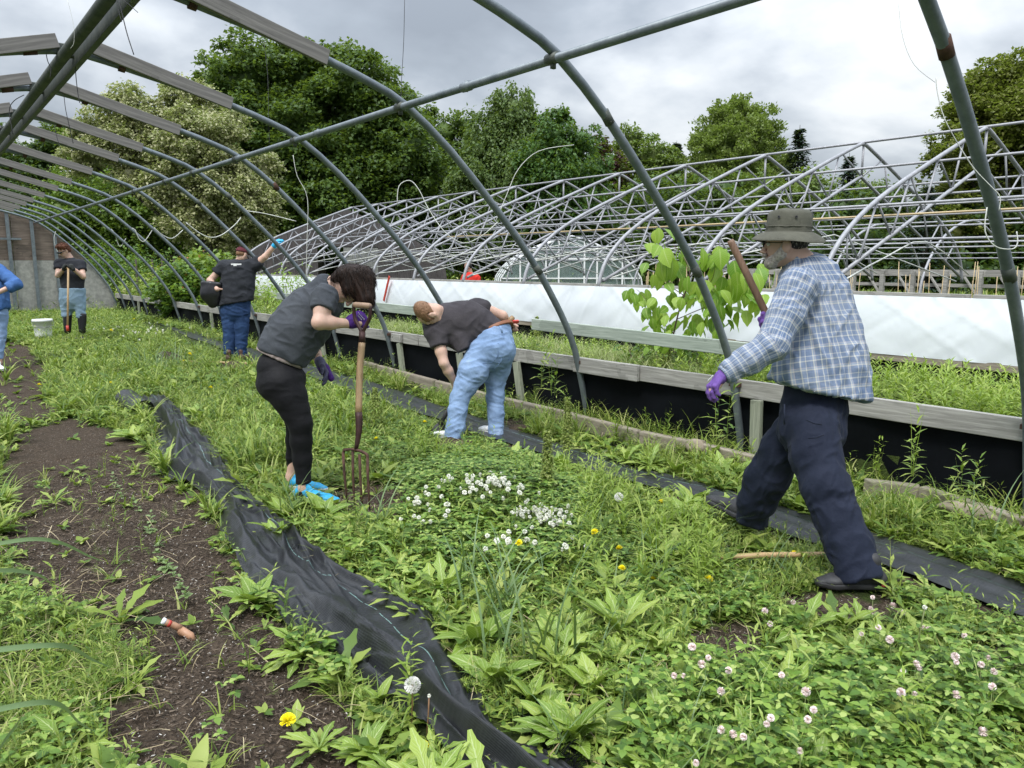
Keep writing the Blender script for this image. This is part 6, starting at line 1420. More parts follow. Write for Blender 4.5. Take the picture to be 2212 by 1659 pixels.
    for a in (math.pi+.0-.45, math.pi+.25-.1+.15):
        c = hcn+hs*.0945*math.cos(a)+hf*.113*math.sin(a)+hu*.076; nn = nrm(hs*math.cos(a)+hf*math.sin(a)*.8); q1 = nrm(np.cross(nn, hu)); q2 = np.cross(nn, q1)
        m = MB(); m.tube([c+nn*.003+(q1*math.cos(b)+q2*math.sin(b))*.0055 for b in np.linspace(0, 6.283, 11)], .0022, 5, cap=False); m.tube([c, c+nn*.003], .0045, 8); pmesh_(m, 'eyelet', MT['soleblack'], t)
    # shirt
    R_ = [row(f1, 1140, 560, 1400, 470, 4.03), row(f1, 1075, 720, 1590, 640, 4.03), row(f1, 1050, 900, 1680, 830, 4.02), row(f1, 1040, 1150, 1755, 1080, 4.0), row(f1, 1025, 1400, 1815, 1330, 3.98), row(f1, 1010, 1640, 1850, 1520, 3.97)]
    s = Sdf(); torso(s, R_, .04, .62, nrm(VD*1+fwd*.2)); s.cone(lsh+IR*.03+VD*.02, rsh, .075, .07, .06); 
    a1, a2, a3 = f1(1012, 1598, 3.97), f1(1250, 1530, 3.9), f1(1830, 1430, 3.97)
    s.cut(f1(1420, 1500, 3.95), nrm(-ZU+IR*-.22)); 
    tax = nrm(R_[-1][0]-R_[1][0])
    uvt = axuv(R_[0][0], R_[-1][0], -VD)
    sdf_part(s, 'shirt', MT['plaid'], t, .007, 2, [(.014, tax, 9, 1.6, 5, False), (.011, tax+IR*.30, 16, 2.6, 8, True), (.007, tax-IR*.5, 22, 4, 10, True), (.003, None, 30, 30, 9, False)], uvf=uvt)
    s = Sdf(); s.chain([neck-ZU*.035-fwd*.005, neck+ZU*.018-fwd*.012], [.085, .074], .02, fwd, .95); s.cut(neck+ZU*.025-fwd*.02, nrm(ZU+fwd*.45)); sdf_part(s, 'collar', MT['plaid'], t, .006, 1, uvf=axuv(neck-ZU*.2, neck+ZU*.1, -VD))
    s = Sdf(); m1 = lsh*.5+lel*.5; cu = lwr*.8+lel*.2
    s.chain([lsh+ZU*.005, m1, lel, lel*.5+lwr*.5, cu+(lwr-cu)*.3], [.090, .078, .070, .058, .050], .03); s.cut(lwr*.93+lel*.07, lwr-lel, .12)
    uva = axuv(lsh, lel, -VD); uvb = axuv(lel, lwr, -VD)
    sdf_part(s, 'sleeve', MT['plaid'], t, .006, 2, [(.006, lwr-lel, 26, 5, 11, True), (.005, lel-lsh, 20, 5, 13, True), (.004, (lel-lsh)*1.+VD*.3, 9, 22, 14, True)], uvf=lambda V: np.where((((V-lel)@nrm(lwr-lel)) > .0)[:, None], uvb(V), uva(V)))
    s = Sdf(); s.chain([cu, lwr*1.02-lel*.02], [.05, .047], .01); s.cut(lwr, lwr-lel, .1); s.cut(cu, lel-lwr, .1); sdf_part(s, 'cuff', MT['plaid'], t, .005, 1, uvf=axuv(lel+np.array((.01, 0, 0)), lwr, -VD))
    s = Sdf(); s.chain([rsh, rel, rwr], [.085, .068, .05], .03); sdf_part(s, 'sleeve', MT['plaid'], t, .01, 2, [(.006, rel-rsh, 20, 5, 15, True)], uvf=axuv(rsh, rel, -VD))
    m = MB(); c = f1(1030, 1190, 3.685); m.blob(c, (.011, .008, .013), 6, .3, 2); pmesh_(m, 'sleeve_tear', MT['cuffbrown'], t)
    # gloves
    s = Sdf(); hd = nrm(f1(548, 1492, 3.72)-lwr); hand(s, lwr-hd*.01, hd, nrm(-ZU*.9+IR*.75), .185, .62, -1, .0098, 1.05, spread=.0); s.cone(lwr-hd*.05, lwr+hd*.02, .033, .029, .02)
    sdf_part(s, 'glove', MT['purple2'], t, .004, 1, [(.0015, hd, 60, 30, 3, True)])
    s = Sdf(); hand(s, rwr, nrm(-IR-ZU*.2-VD*.3), nrm(-VD+ZU*.2), .16, 1.2, 1, .0105, 1.2); sdf_part(s, 'glove', MT['purple2'], t, .005, 1)
    m = MB()
    for j in range(5): m.tube([f1(535+j*9, 1432-j*9, 3.682), f1(541+j*9, 1418-j*9, 3.681), f1(545+j*9, 1428-j*9, 3.682)], .0013, 4)
    pmesh_(m, 'glove_lettering', MT['white'], t)
    # trousers
    s = Sdf(); P_ = [row(f5, 650, 100, 1105, 60, 3.99), row(f5, 655, 220, 1090, 220, 3.99)]
    torso(s, P_, .05, .72); s.cone(P_[1][0], f5(860, 330, 3.97), P_[1][1]*.98, .165, .05, VD, .75)
    L1 = [row(f5, 690, 330, 1065, 330, 3.90), row(f5, 705, 540, 1062, 520, 3.86), row(f5, 785, 810, 1140, 740, 3.80), row(f5, 880, 1010, 1215, 950, 3.76), row(f5, 965, 1220, 1300, 1160, 3.72), row(f5, 1045, 1450, 1375, 1400, 3.68), row(f5, 1095, 1600, 1425, 1550, 3.66)]
    torso(s, L1, .03, .85)
    L2 = [row(f5, 620, 230, 860, 330, 4.06), row(f5, 490, 420, 770, 560, 4.14), row(f5, 375, 640, 680, 760, 4.22), row(f5, 318, 830, 585, 900, 4.3), row(f5, 310, 970, 520, 1020, 4.36), row(f5, 320, 1130, 500, 1170, 4.4)]
    torso(s, L2, .03, .85)
    s.cut(f5(1210, 1448, 3.68), nrm(L1[-2][0]-L1[-3][0]), .26); s.cut(f5(420, 1045, 4.36), nrm(-ZU-IR*.25), .24)
    sdf_part(s, 'trousers', MT['navy'], t, .007, 2, [(.006, nrm(L1[2][0]-L1[0][0]), 12, 2.5, 21, False), (.006, IR*.8+ZU*.35, 18, 5, 22, True), (.005, nrm(ZU+IR*.4), 26, 4, 23, True)])
    for (x0, y0, x1, y1) in ((655, 150, 655, 300), (820, 265, 930, 300), (830, 400, 945, 375)):
        m = MB(); m.tube([f5(x0, y0, 3.735), f5((x0+x1)/2, (y0+y1)/2+8, 3.725), f5(x1, y1, 3.735)], .004, 5); pmesh_(m, 'pocket_seam', MT['navy'], t)
    # trainers
    hl, to = f5(1400, 1575, 3.66), f5(880, 1590, 3.72); hl[2] = .035; to[2] = .02
    A2 = shoe(t, hl, to, w=.052, mat=MT['shoeblack'], sole=MT['soleblack'], ankle=hl*.78+to*.22+ZU*.13)
    for i in range(5):
        y_ = .42+.055*i; m = MB(); m.tube([A2(y_, .088-.014*i, -.03), A2(y_+.02, .098-.014*i, 0), A2(y_, .088-.014*i, .03)], .004, 5); pmesh_(m, 'lace', MT['orange'], t)
    m = MB(); m.blob(A2(.06, .02, -.03*-1), (.022, .012, .008), 7, .1); m.blob(A2(.06, .02, -.03), (.022, .012, .008), 7, .1, 2); pmesh_(m, 'heel_tab', MT['red'], t)
    hl = f5(400, 1030, 4.38); to = f5(150, 895, 4.66); hl[2] = max(hl[2], .05); shoe(t, hl-IR*.05+ZU*.02, hl-IR*.05+ZU*.02+nrm(to-hl)*.33, up=nrm(ZU+IR*.3), w=.052, mat=MT['shoeblack'], sole=MT['soleblack'], ankle=hl+ZU*.12, h=.008)
    # wooden handle carried over the far side
    a, b = f1(712, 318, 4.12), f1(1010, 925, 4.16); e = b+(b-a)*.95
    m = MB(); m.tube([a, a+(b-a)*.03, b, e], [.017, .0195, .02, .02], 12); o = m.build('shovel', MT['handle_old'], None, True); tag(o, 'brown wooden shovel handle held upright on the far side of the man in the hat', 'shovel')
MT['handle_old'] = woodmat('worn_brown_handle', (.14, .08, .05), (.26, .16, .11), 'Z', .6); MT['handle_new'] = simple('pale_ash_handle', (.46, .31, .16), .55, 0, .15, 6)
man_walking()
# ================= woman leaning over the fork
def woman():
    f2 = cr(600, 640, 4.1475); f3 = cr(500, 600, 2.37); D0 = 5.03
    base = f3(640, 1530, D0); base[2] = 0
    t = person('woman with dark bob in grey t-shirt and black leggings bending over a garden fork', base)
    hip = f3(470, 780, 5.05); knN, anN = f3(600, 1095, 5.0), f3(612, 1470, 5.03); knF, anF = f3(585, 1085, 5.2), f3(542, 1400, 5.28)
    shN, elN, wrN = f2(890, 420, 4.88), f2(820, 690, 4.80), f2(1140, 700, 4.92); shF, elF, wrF = f2(960, 480, 5.25), f2(740, 930, 5.32), f2(835, 1110, 5.25)
    neck = f2(950, 300, 5.05); hc = f2(1150, 335, 5.05); up = nrm(f2(1330, 250, 5.05)-f2(1020, 300, 5.05)); fwd = nrm(f2(1180, 600, 5.05)-f2(1140, 250, 5.05))
    s = Sdf(); A = head(s, hc, fwd, up, .95, .02)
    s.chain([f2(880, 330, 5.05), neck, hc-up*.045-fwd*.02], [.065, .054, .052], .03); s.cone(f2(850, 430, 5.05), f2(440, 900, 5.05), .09, .09, .05, VD, .9)
    s.chain([shN, elN*.5+shN*.5, elN, elN*.65+wrN*.35, wrN], [.056, .052, .043, .040, .027], .025); s.chain([shF, elF, elF*.5+wrF*.5, wrF], [.05, .042, .036, .026], .02)
    s.chain([hip-VD*.04, knN, anN], [.06, .042, .035], .03); s.chain([hip+VD*.06, knF, anF], [.06, .042, .035], .03)
    s.chain([wrN, wrN+IR*.06], [.025, .02]); s.chain([wrF, wrF+nrm(f2(930, 1300, 5.2)-wrF)*.07], [.025, .02])
    s.cone(anN, anN-ZU*.04, .036, .04, .02); s.cone(anF, anF-ZU*.04, .036, .04, .02)
    sdf_part(s, 'body', MT['skin'], t, .006, 1)
    # hair
    s = Sdf(); M = np.stack((np.cross(fwd, up), fwd, up), -1)
    s.ell(A(0, -.015, .045), (.092, .115, .098), M, .02)
    for a, b, r1, r2 in (((1270, 200), (1330, 420), .075, .035), ((1310, 250), (1345, 470), .06, .02), ((1180, 200), (1290, 440), .075, .04), ((1120, 180), (1150, 330), .07, .05), ((1060, 190), (975, 225), .055, .022), ((1230, 330), (1270, 470), .05, .03)):
        for dd in (-.045, .045): s.cone(f2(*a, 5.05+dd), f2(*b, 5.05+dd*1.3), r1*.85, r2, .03)
    s.cone(f2(1090, 290, 5.0), f2(1130, 400, 4.985), .028, .012, .02)
    s.ell(f2(1105, 480, 5.0), (.05, .06, .05), None, .02, True)
    sd = nrm(f2(1330, 480, 5.05)-f2(1200, 150, 5.05))
    V, Q = s.mesh(.006); V = relax(V, Q, 2); Nn = vnormals(V, Q); e1 = np.cross(sd, VD); W = np.stack((V@sd, V@e1, V@VD), -1)
    d = .004*noise3(W, (6, 55, 55), 3)+.003*(1-2*np.abs(noise3(W, (4, 110, 110), 5))); V = V+Nn*d[:, None]; np_mesh('hair', V-np.array(t['base']), Q, MT['brownhair'], t, True); strands(t, V, Q, sd, MT['brownhair'], 2600, .06, 5, .0012, lift=.0015)
    m = MB(); random.seed(31)
    for i in range(260):
        u = random.random(); a = f2(1150+210*u+random.uniform(-20, 20), 300+120*random.random(), 5.05+random.uniform(-.1, .06)); b = f2(1190+195*u+random.uniform(-15, 15), 440+60*u+random.uniform(-30, 55)-40*(u < .3), 5.05+random.uniform(-.1, .06)); mid = (a+b)/2+IR*.008; m.tube([a, mid, b], [.0022, .0018, .0006], 3, cap=False)
    for i in range(40):
        a = f2(1010+random.uniform(0, 40), 170+random.uniform(0, 60), 5.05+random.uniform(-.08, .05)); b = f2(925+random.uniform(-15, 30), 215+random.uniform(-14, 22), 5.05+random.uniform(-.08, .05)); m.tube([a, (a+b)/2-ZU*.008, b], [.002, .0017, .0005], 3, cap=False)
    pmesh_(m, 'hair_strands', MT['brownhair'], t)
    # t-shirt
    R_ = [row(f2, 800, 250, 1000, 560, 5.05), row(f2, 640, 320, 960, 720, 5.05), row(f2, 470, 460, 880, 860, 5.04), row(f2, 330, 640, 800, 980, 5.03), row(f2, 235, 820, 720, 1080, 5.02), row(f2, 165, 960, 660, 1170, 5.02)]
    ax = nrm(R_[-1][0]-R_[0][0])
    s = Sdf(); torso(s, R_, .04, .82); s.cone(shN+ax*.02, shF+ax*.02, .072, .07, .05); s.cone(f2(880, 330, 5.05), f2(930, 330, 5.05), .085, .08, .03); s.cut(f2(965, 350, 5.05), nrm(IR*.94+ZU*.30))
    slv(s, [shN, shN*.40+elN*.60], [.078, .070], shN*.47+elN*.53, elN-shN)
    
    nh = nrm(ax+.12*ZU); s.cut(f2(420, 1040, 5.02), nrm(f2(330, 1240, 5.02)-f2(420, 1040, 5.02)), .4)
    s.chain([shF, shF*.6+elF*.4], [.075, .07], .03)
    cr_ = np.cross(ax, VD)
    sdf_part(s, 't_shirt', MT['tee'], t, .006, 2, [(.006, cr_+ax*.35, 16, 4, 31, True), (.005, cr_-ax*.3, 24, 5, 32, True), (.006, ax, 9, 3, 33, False)])
    s = Sdf(); torso(s, [(R_[-2][0], R_[-2][1]*.97), (R_[-1][0]+ax*.03, R_[-1][1]*.97)], .04, .8); nn = nrm(f2(330, 1240, 5.02)-f2(420, 1040, 5.02)); s.cut(f2(420, 1075, 5.02), nn); s.cut(f2(420, 1020, 5.02), -nn); sdf_part(s, 'undershirt_hem', MT['underhem'], t, .006, 2, [(.003, ax, 26, 4, 3, True)])
    # leggings
    s = Sdf(); g3 = [row(f3, 322, 720, 600, 800, 5.03), row(f3, 315, 800, 640, 850, 5.04)]
    torso(s, g3, .04, 1.0)
    N1 = [row(f3, 335, 850, 645, 870, 4.98), row(f3, 405, 930, 655, 940, 4.98), row(f3, 465, 1010, 666, 1020, 4.98), row(f3, 518, 1085, 672, 1090, 4.98), row(f3, 530, 1190, 668, 1190, 5.0), row(f3, 545, 1300, 668, 1300, 5.02), row(f3, 568, 1445, 662, 1440, 5.03), row(f3, 575, 1520, 660, 1520, 5.03)]
    F1 = [row(f3, 370, 860, 600, 880, 5.14), row(f3, 500, 1060, 640, 1070, 5.18), row(f3, 505, 1180, 612, 1190, 5.22), row(f3, 506, 1280, 590, 1290, 5.25), row(f3, 514, 1385, 572, 1385, 5.28), row(f3, 520, 1450, 572, 1450, 5.28)]
    torso(s, N1, .025, .92); torso(s, F1, .025, .92); s.cut(f3(615, 1442, 5.03), -ZU+IR*.1, .12); s.cut(f3(542, 1384, 5.28), -ZU, .10)
    s.cut(f3(450, 690, 5.03), nrm(f3(450, 690, 5.03)-f3(400, 830, 5.03)))
    sdf_part(s, 'leggings', MT['legging'], t, .007, 2, [(.0015, IR, 26, 8, 6, True)])
    for an, c in ((anN, MT['legging']),):
        s = Sdf(); s.cone(f3(608, 1505, 5.03), f3(605, 1525, 5.03), .043, .045, .01); sdf_part(s, 'sock', c, t, .006)
    for hl, to in ((f3(552, 1560, 5.06), f3(832, 1590, 4.98)), (f3(500, 1470, 5.3), f3(760, 1530, 5.24))):
        hl[2] = .03; to[2] = .02; A2 = shoe(t, hl, to, w=.043, mat=MT['cyan'], sole=MT['solewhite'], ankle=hl*.80+to*.20+ZU*.085, h=.004)
        for i in range(3):
            m = MB(); y_ = .46+.09*i; m.tube([A2(y_, .03, -.047), A2(y_-.05, .06-.006*i, -.036)], .0035, 5); m.tube([A2(y_, .03, .047), A2(y_-.05, .06-.006*i, .036)], .0035, 5); pmesh_(m, 'stripe', MT['cyanlace'], t)
        for i in range(5):
            y_ = .42+.06*i; m = MB(); m.tube([A2(y_, .070-.012*i, -.026), A2(y_+.02, .080-.013*i, 0), A2(y_, .070-.012*i, .026)], .0022, 5); pmesh_(m, 'lace', MT['cyanlace'], t)
    # gloves
    s = Sdf(); gp = f2(1195, 650, 4.95); hand(s, f2(1150, 690, 4.92), nrm(f2(1290, 620, 4.98)-f2(1150, 690, 4.92)), nrm(VD*.75-ZU*.5), .185, .95, -1, .0105, 1.3, spread=.05); s.cone(f2(1150, 685, 4.93), f2(1230, 640, 4.95), .038, .042, .03)
    sdf_part(s, 'glove', MT['purple'], t, .0045, 1, [(.0015, None, 50, 50, 2, True)])
    m = MB()
    for rowi in range(2):
        for j in range(6 if rowi == 0 else 4): m.tube([f2(1222+j*11-rowi*4, 592+j*13+rowi*28, 4.895), f2(1230+j*11-rowi*4, 584+j*13+rowi*28, 4.893), f2(1232+j*11-rowi*4, 600+j*13+rowi*28, 4.895)], .0015, 4)
    pmesh_(m, 'glove_lettering', MT['white'], t)
    s = Sdf(); s.cone(f2(1135, 700, 4.92), f2(1195, 680, 4.93), .034, .040, .02); s.cut(f2(1210, 680, 4.93), IR); s.cut(f2(1128, 700, 4.92), -IR); sdf_part(s, 'glove_cuff', MT['cuffbrown'], t, .005)
    s = Sdf(); hd = nrm(f2(925, 1290, 5.2)-wrF); hand(s, wrF, hd, nrm(-IR*.8+VD*-.4-ZU*.2), .20, .38, -1, .0105, 1.3); s.cone(wrF-hd*.02, wrF+hd*.03, .033, .034, .02); sdf_part(s, 'glove', MT['gripgrey'], t, .0045, 1)
    s = Sdf(); s.cone(wrF-hd*.015, wrF+hd*.055, .0355, .037, .01); s.cone(wrF+hd*.05+IR*.012, wrF+hd*.13+IR*.02, .03, .022, .02); s.cut(wrF-hd*.02, -hd, .1); sdf_part(s, 'glove_cuff', MT['purple'], t, .005, 1)
woman()
def fork():
    f2 = cr(600, 640, 4.1475); f3 = cr(500, 600, 2.37)
    b = f3(930, 1540, 4.78); t = thing('garden_fork', 'old digging fork with worn wooden shaft and rusty tines standing in the soil', 'garden fork', None, tuple(b)); t['base'] = [float(x) for x in b]
    g1, g2 = f2(1180, 505, 4.86), f2(1355, 520, 4.80); m = MB(); m.tube([g1, g1+(g2-g1)*.1, g1+(g2-g1)*.9, g2], [.014, .019, .019, .015], 12); pmesh_(m, 'grip', MT['handle_new2'], t)
    y0 = f2(1268, 800, 4.84); m = MB()
    for g, mid in ((g2+(g1-g2)*.02, f2(1345, 640, 4.81)), (g1, f2(1190, 640, 4.87))): m.tube(smoothline([g, mid, y0+(mid-y0)*.25, y0-ZU*.02], 4), .012, 8)
    m.tube([y0+ZU*.01, f2(1265, 905, 4.84)], [.02, .0215], 10); pmesh_(m, 'handle_yoke', MT['rust_dark'], t)
    m = MB(); a = f2(1265, 900, 4.84); c = f3(940, 1030, 4.8); m.tube(smoothline([a, (a*.6+c*.4)-IR*.006, c], 4), .0215, 12); pmesh_(m, 'shaft', MT['handle_mid'], t)
    m = MB(); e = f3(925, 1240, 4.79); m.tube(smoothline([c+(a-c)*.02, f3(942, 1130, 4.79), e], 3), [.0225, .0225, .0225, .02, .017, .014, .012][:len(smoothline([c, c, e], 3))], 10); pmesh_(m, 'socket', MT['rust_dark'], t)
    top = [(855, 1245), (905, 1240), (945, 1258), (990, 1275)]; bot = [(872, 1510), (915, 1535), (962, 1550), (1005, 1555)]
    m = MB(); m.tube(smoothline([f3(848, 1300, 4.84), f3(850, 1262, 4.84), f3(862, 1243, 4.83), f3(925, 1243, 4.79), f3(975, 1262, 4.75), f3(992, 1280, 4.74), f3(992, 1320, 4.74)], 4), .0095, 8); pmesh_(m, 'shoulder', MT['rust'], t)
    for (x0, y0_), (x1, y1_), D in zip(top, bot, (4.84, 4.81, 4.77, 4.74)):
        A = f3(x0-(7 if x0 == 855 else -2 if x0 == 990 else 0), y0_+10, D); B = f3(x1, y1_, D); B = B-ZU*.05; m = MB(); m.tube(smoothline([A, (A+B)/2-IR*.004-VD*.02, B], 4), [.009]*6+[.007, .006, .004], 8) if False else m.tube([A, A*.66+B*.34-VD*.015, A*.33+B*.67-VD*.012, B], [.0095, .009, .0075, .004], 8); pmesh_(m, 'tine', MT['rust'], t)
MT['handle_new2'] = simple('worn_grip_wood', (.30, .20, .13), .5, 0, .25, 10); MT['handle_mid'] = woodmat('ash_fork_shaft', (.20, .125, .06), (.36, .245, .13), 'Z', .5); MT['rust_dark'] = simple('dark_rusted_steel', (.045, .018, .016), .55, .3, .4, 20, .3, 80)
fork()
# ================= man stooping in light jeans
def stooping():
    f = cr(1040, 720, 4.146); D0 = 6.85
    base = f(560, 1560, D0); base[2] = 0
    t = person('man in light blue jeans and dark grey t-shirt stooping with his back to us', base)
    hipc = f(790, 640, 6.95); kL, aL = f(470, 1130, 6.85), f(375, 1560, 6.80); kR, aR = f(825, 1080, 7.05), f(825, 1490, 7.02)
    shL, elL, wrL = f(215, 480, 6.9), f(290, 780, 6.85), f(400, 980, 6.95); shR, elR, wrR = f(690, 210, 7.15), f(895, 290, 7.2), f(960, 360, 7.3)
    hc = f(150, 275, 6.85); up = nrm(f(60, 290, 6.85)-f(220, 230, 6.87)); fwd = nrm(f(140, 420, 6.85)-f(150, 250, 6.85)+VD*.03)
    s = Sdf(); A = head(s, hc, fwd, up, 1.0); s.chain([f(290, 290, 7.0), hc-up*.05-fwd*.02], [.07, .06], .03)
    s.cone(f(330, 330, 7.0), hipc, .10, .08, .05); s.chain([shL, shL*.4+elL*.6, elL, elL*.6+wrL*.4, wrL], [.056, .052, .042, .044, .030], .02); s.chain([shR, elR, wrR], [.058, .047, .033], .02)
    s.chain([hipc-IR*.06, kL, aL], [.06, .045, .035], .03); s.chain([hipc+IR*.05, kR, aR], [.06, .045, .035], .03)
    hand(s, wrL, nrm(-ZU*.8+IR*.4), nrm(VD), .18, .8, 1); hand(s, wrR, nrm(IR*.5-ZU*.2), nrm(-ZU), .18, 1.2, 1)
    sdf_part(s, 'body', MT['skin'], t, .007, 1)
    s = Sdf(); M = np.stack((np.cross(fwd, up), fwd, up), -1); s.ell(A(0, -.016, .042), (.081, .102, .093), M, .02); s.ell(A(-.085, .0, -.01), (.03, .03, .042), M, .01, True); s.ell(A(.085, .0, -.01), (.03, .03, .042), M, .01, True); s.cut(A(0, .045, .0), nrm(fwd-up*.4)); s.cut(A(0, -.05, -.06), -up)
    V, Q = sdf_part(s, 'hair', MT['shorthair'], t, .006, 1, [(.002, None, 80, 80, 4, True)], ret=True); strands(t, V, Q, fwd-up*.2, MT['shorthair'], 900, .022, 8, .0012)
    R_ = [row(f, 300, 190, 190, 560, 6.95), row(f, 430, 150, 330, 600, 6.98), row(f, 590, 145, 440, 640, 7.0), row(f, 740, 230, 540, 660, 7.0), row(f, 885, 345, 600, 640, 6.98), row(f, 960, 400, 640, 640, 6.97)]
    ax = nrm(R_[-1][0]-R_[0][0]); s = Sdf(); torso(s, R_, .04, .72, nrm(VD)); s.cone(shL, shR-IR*.05, .085, .08, .06)
    slv(s, [shL, shL*.4+elL*.6], [.084, .076], shL*.58+elL*.42, elL-shL); s.chain([shR-IR*.06, shR+IR*.01], [.085, .072], .03)
    s.cone(f(470, 560, 6.9), f(500, 650, 6.85), .09, .05, .05)
    wn = nrm(f(990, 600, 6.9)-f(830, 420, 6.95)); s.cut(f(640, 560, 6.9), nrm(f(800, 680, 6.9)-f(700, 500, 6.9)), .5)
    sdf_part(s, 't_shirt', MT['tee2'], t, .0075, 2, [(.007, np.cross(ax, VD)+ax*.5, 12, 4, 41, True), (.006, ax-ZU*.3, 16, 5, 42, True), (.006, ax, 8, 3, 43, False)])
    s = Sdf(); B1 = row(f, 725, 440, 965, 375, 6.97); B2 = row(f, 610, 600, 1000, 480, 6.95); bx = nrm(f(880, 480, 6.95)-f(840, 400, 6.97)); s.cone(f(800, 420, 7.0), f(860, 540, 6.97), .185, .19, .03, VD, .8); s.cut(f(850, 445, 6.97), bx); s.cut(f(840, 405, 6.97), -bx); sdf_part(s, 'belt', MT['leather'], t, .006, 1)
    s = Sdf(); s.cone(f(790, 470, 6.99), f(800, 640, 6.95), .175, .20, .04, VD, .85); s.cut(f(845, 430, 6.97), -bx, .3)
    torso(s, [row(f, 500, 700, 830, 640, 6.9), row(f, 425, 850, 760, 880, 6.87), row(f, 385, 1000, 640, 1030, 6.85), row(f, 350, 1130, 560, 1150, 6.84), row(f, 332, 1260, 535, 1270, 6.82), row(f, 310, 1450, 510, 1460, 6.8), row(f, 268, 1600, 470, 1610, 6.78)], .03, .9)
    torso(s, [row(f, 760, 660, 1025, 640, 7.0), row(f, 715, 850, 985, 820, 7.03), row(f, 715, 950, 935, 950, 7.05), row(f, 725, 1120, 915, 1120, 7.05), row(f, 742, 1300, 915, 1300, 7.03), row(f, 742, 1530, 912, 1520, 7.01)], .03, .9)
    s.cut(f(370, 1600, 6.78), nrm(-ZU-IR*.2), .2); s.cut(f(830, 1525, 7.0), -ZU, .14)
    sdf_part(s, 'jeans', MT['jeans'], t, .0075, 2, [(.005, IR+ZU*.3, 20, 4, 45, True), (.004, IR-ZU*.35, 26, 5, 46, True)])
    seam = simple('jeans_seam', (.10, .17, .3), .8)
    def surf(x, y, D): return f(x, y, D)
    for pts in (((650, 560), (860, 575), (850, 700), (790, 770), (700, 785), (615, 745), (650, 560)), ((1005, 560), (1030, 600)), ((990, 580), (985, 700), (960, 760)), ((915, 470), (915, 640), (880, 760), (810, 850))):
        m = MB(); m.tube([surf(x, y, 6.735+(.05 if x < 700 else .0)+(.06 if x > 880 else 0)+(.03 if x > 960 else 0)+.05) for x, y in pts], .003, 4); pmesh_(m, 'pocket_seam', seam, t)
    m = MB(); m.tube([f(872, 395, 6.80), f(895, 465, 6.79)], .008, 6); pmesh_(m, 'belt_loop', MT['jeans'], t)
    for hl, to in ((f(420, 1600, 6.78), f(150, 1640, 6.95)), (f(880, 1530, 6.98), f(700, 1530, 7.15))):
        hl[2] = .015; to[2] = .015; shoe(t, hl, hl+nrm(to-hl)*.29, w=.046, mat=MT['white'], sole=MT['solewhite'], ankle=hl+ZU*.09+nrm(to-hl)*.07, h=.008)
    a = f(330, 1270, 6.85); b = f(240, 1430, 6.95); m = MB(); m.tube([f(1010, 300, 7.35), a*.0+f(640, 800, 7.25), a], .017, 10)
    tt = thing('shovel', 'shovel with wooden shaft and black socket held by the stooping man', 'shovel', None, tuple(b)); tt['base'] = [float(x) for x in b]; pmesh_(m, 'shaft', MT['handle_mid'], tt)
    m = MB(); m.tube([a+(a-b)*.1, b], [.018, .023], 10); m.blob(b-ZU*.06, (.08, .05, .09), 8, .1); pmesh_(m, 'blade', MT['soleblack'], tt)
    m = MB(); m.tube([f(940, 400, 7.2), f(980, 330, 7.2), f(1010, 300, 7.2)], [.022, .028, .022], 10); pmesh_(m, 'grip', MT['handle_mid'], tt)
    m = MB(); c = f(1030, 350, 7.2); m.box(c, (.07, .02, .03), Matrix.Rotation(.5, 3, 'X')); o = m.build('marker_flag', MT['red'], None); tag(o, 'small red marker ribbon tied behind the belt of the stooping man', 'ribbon')
stooping()
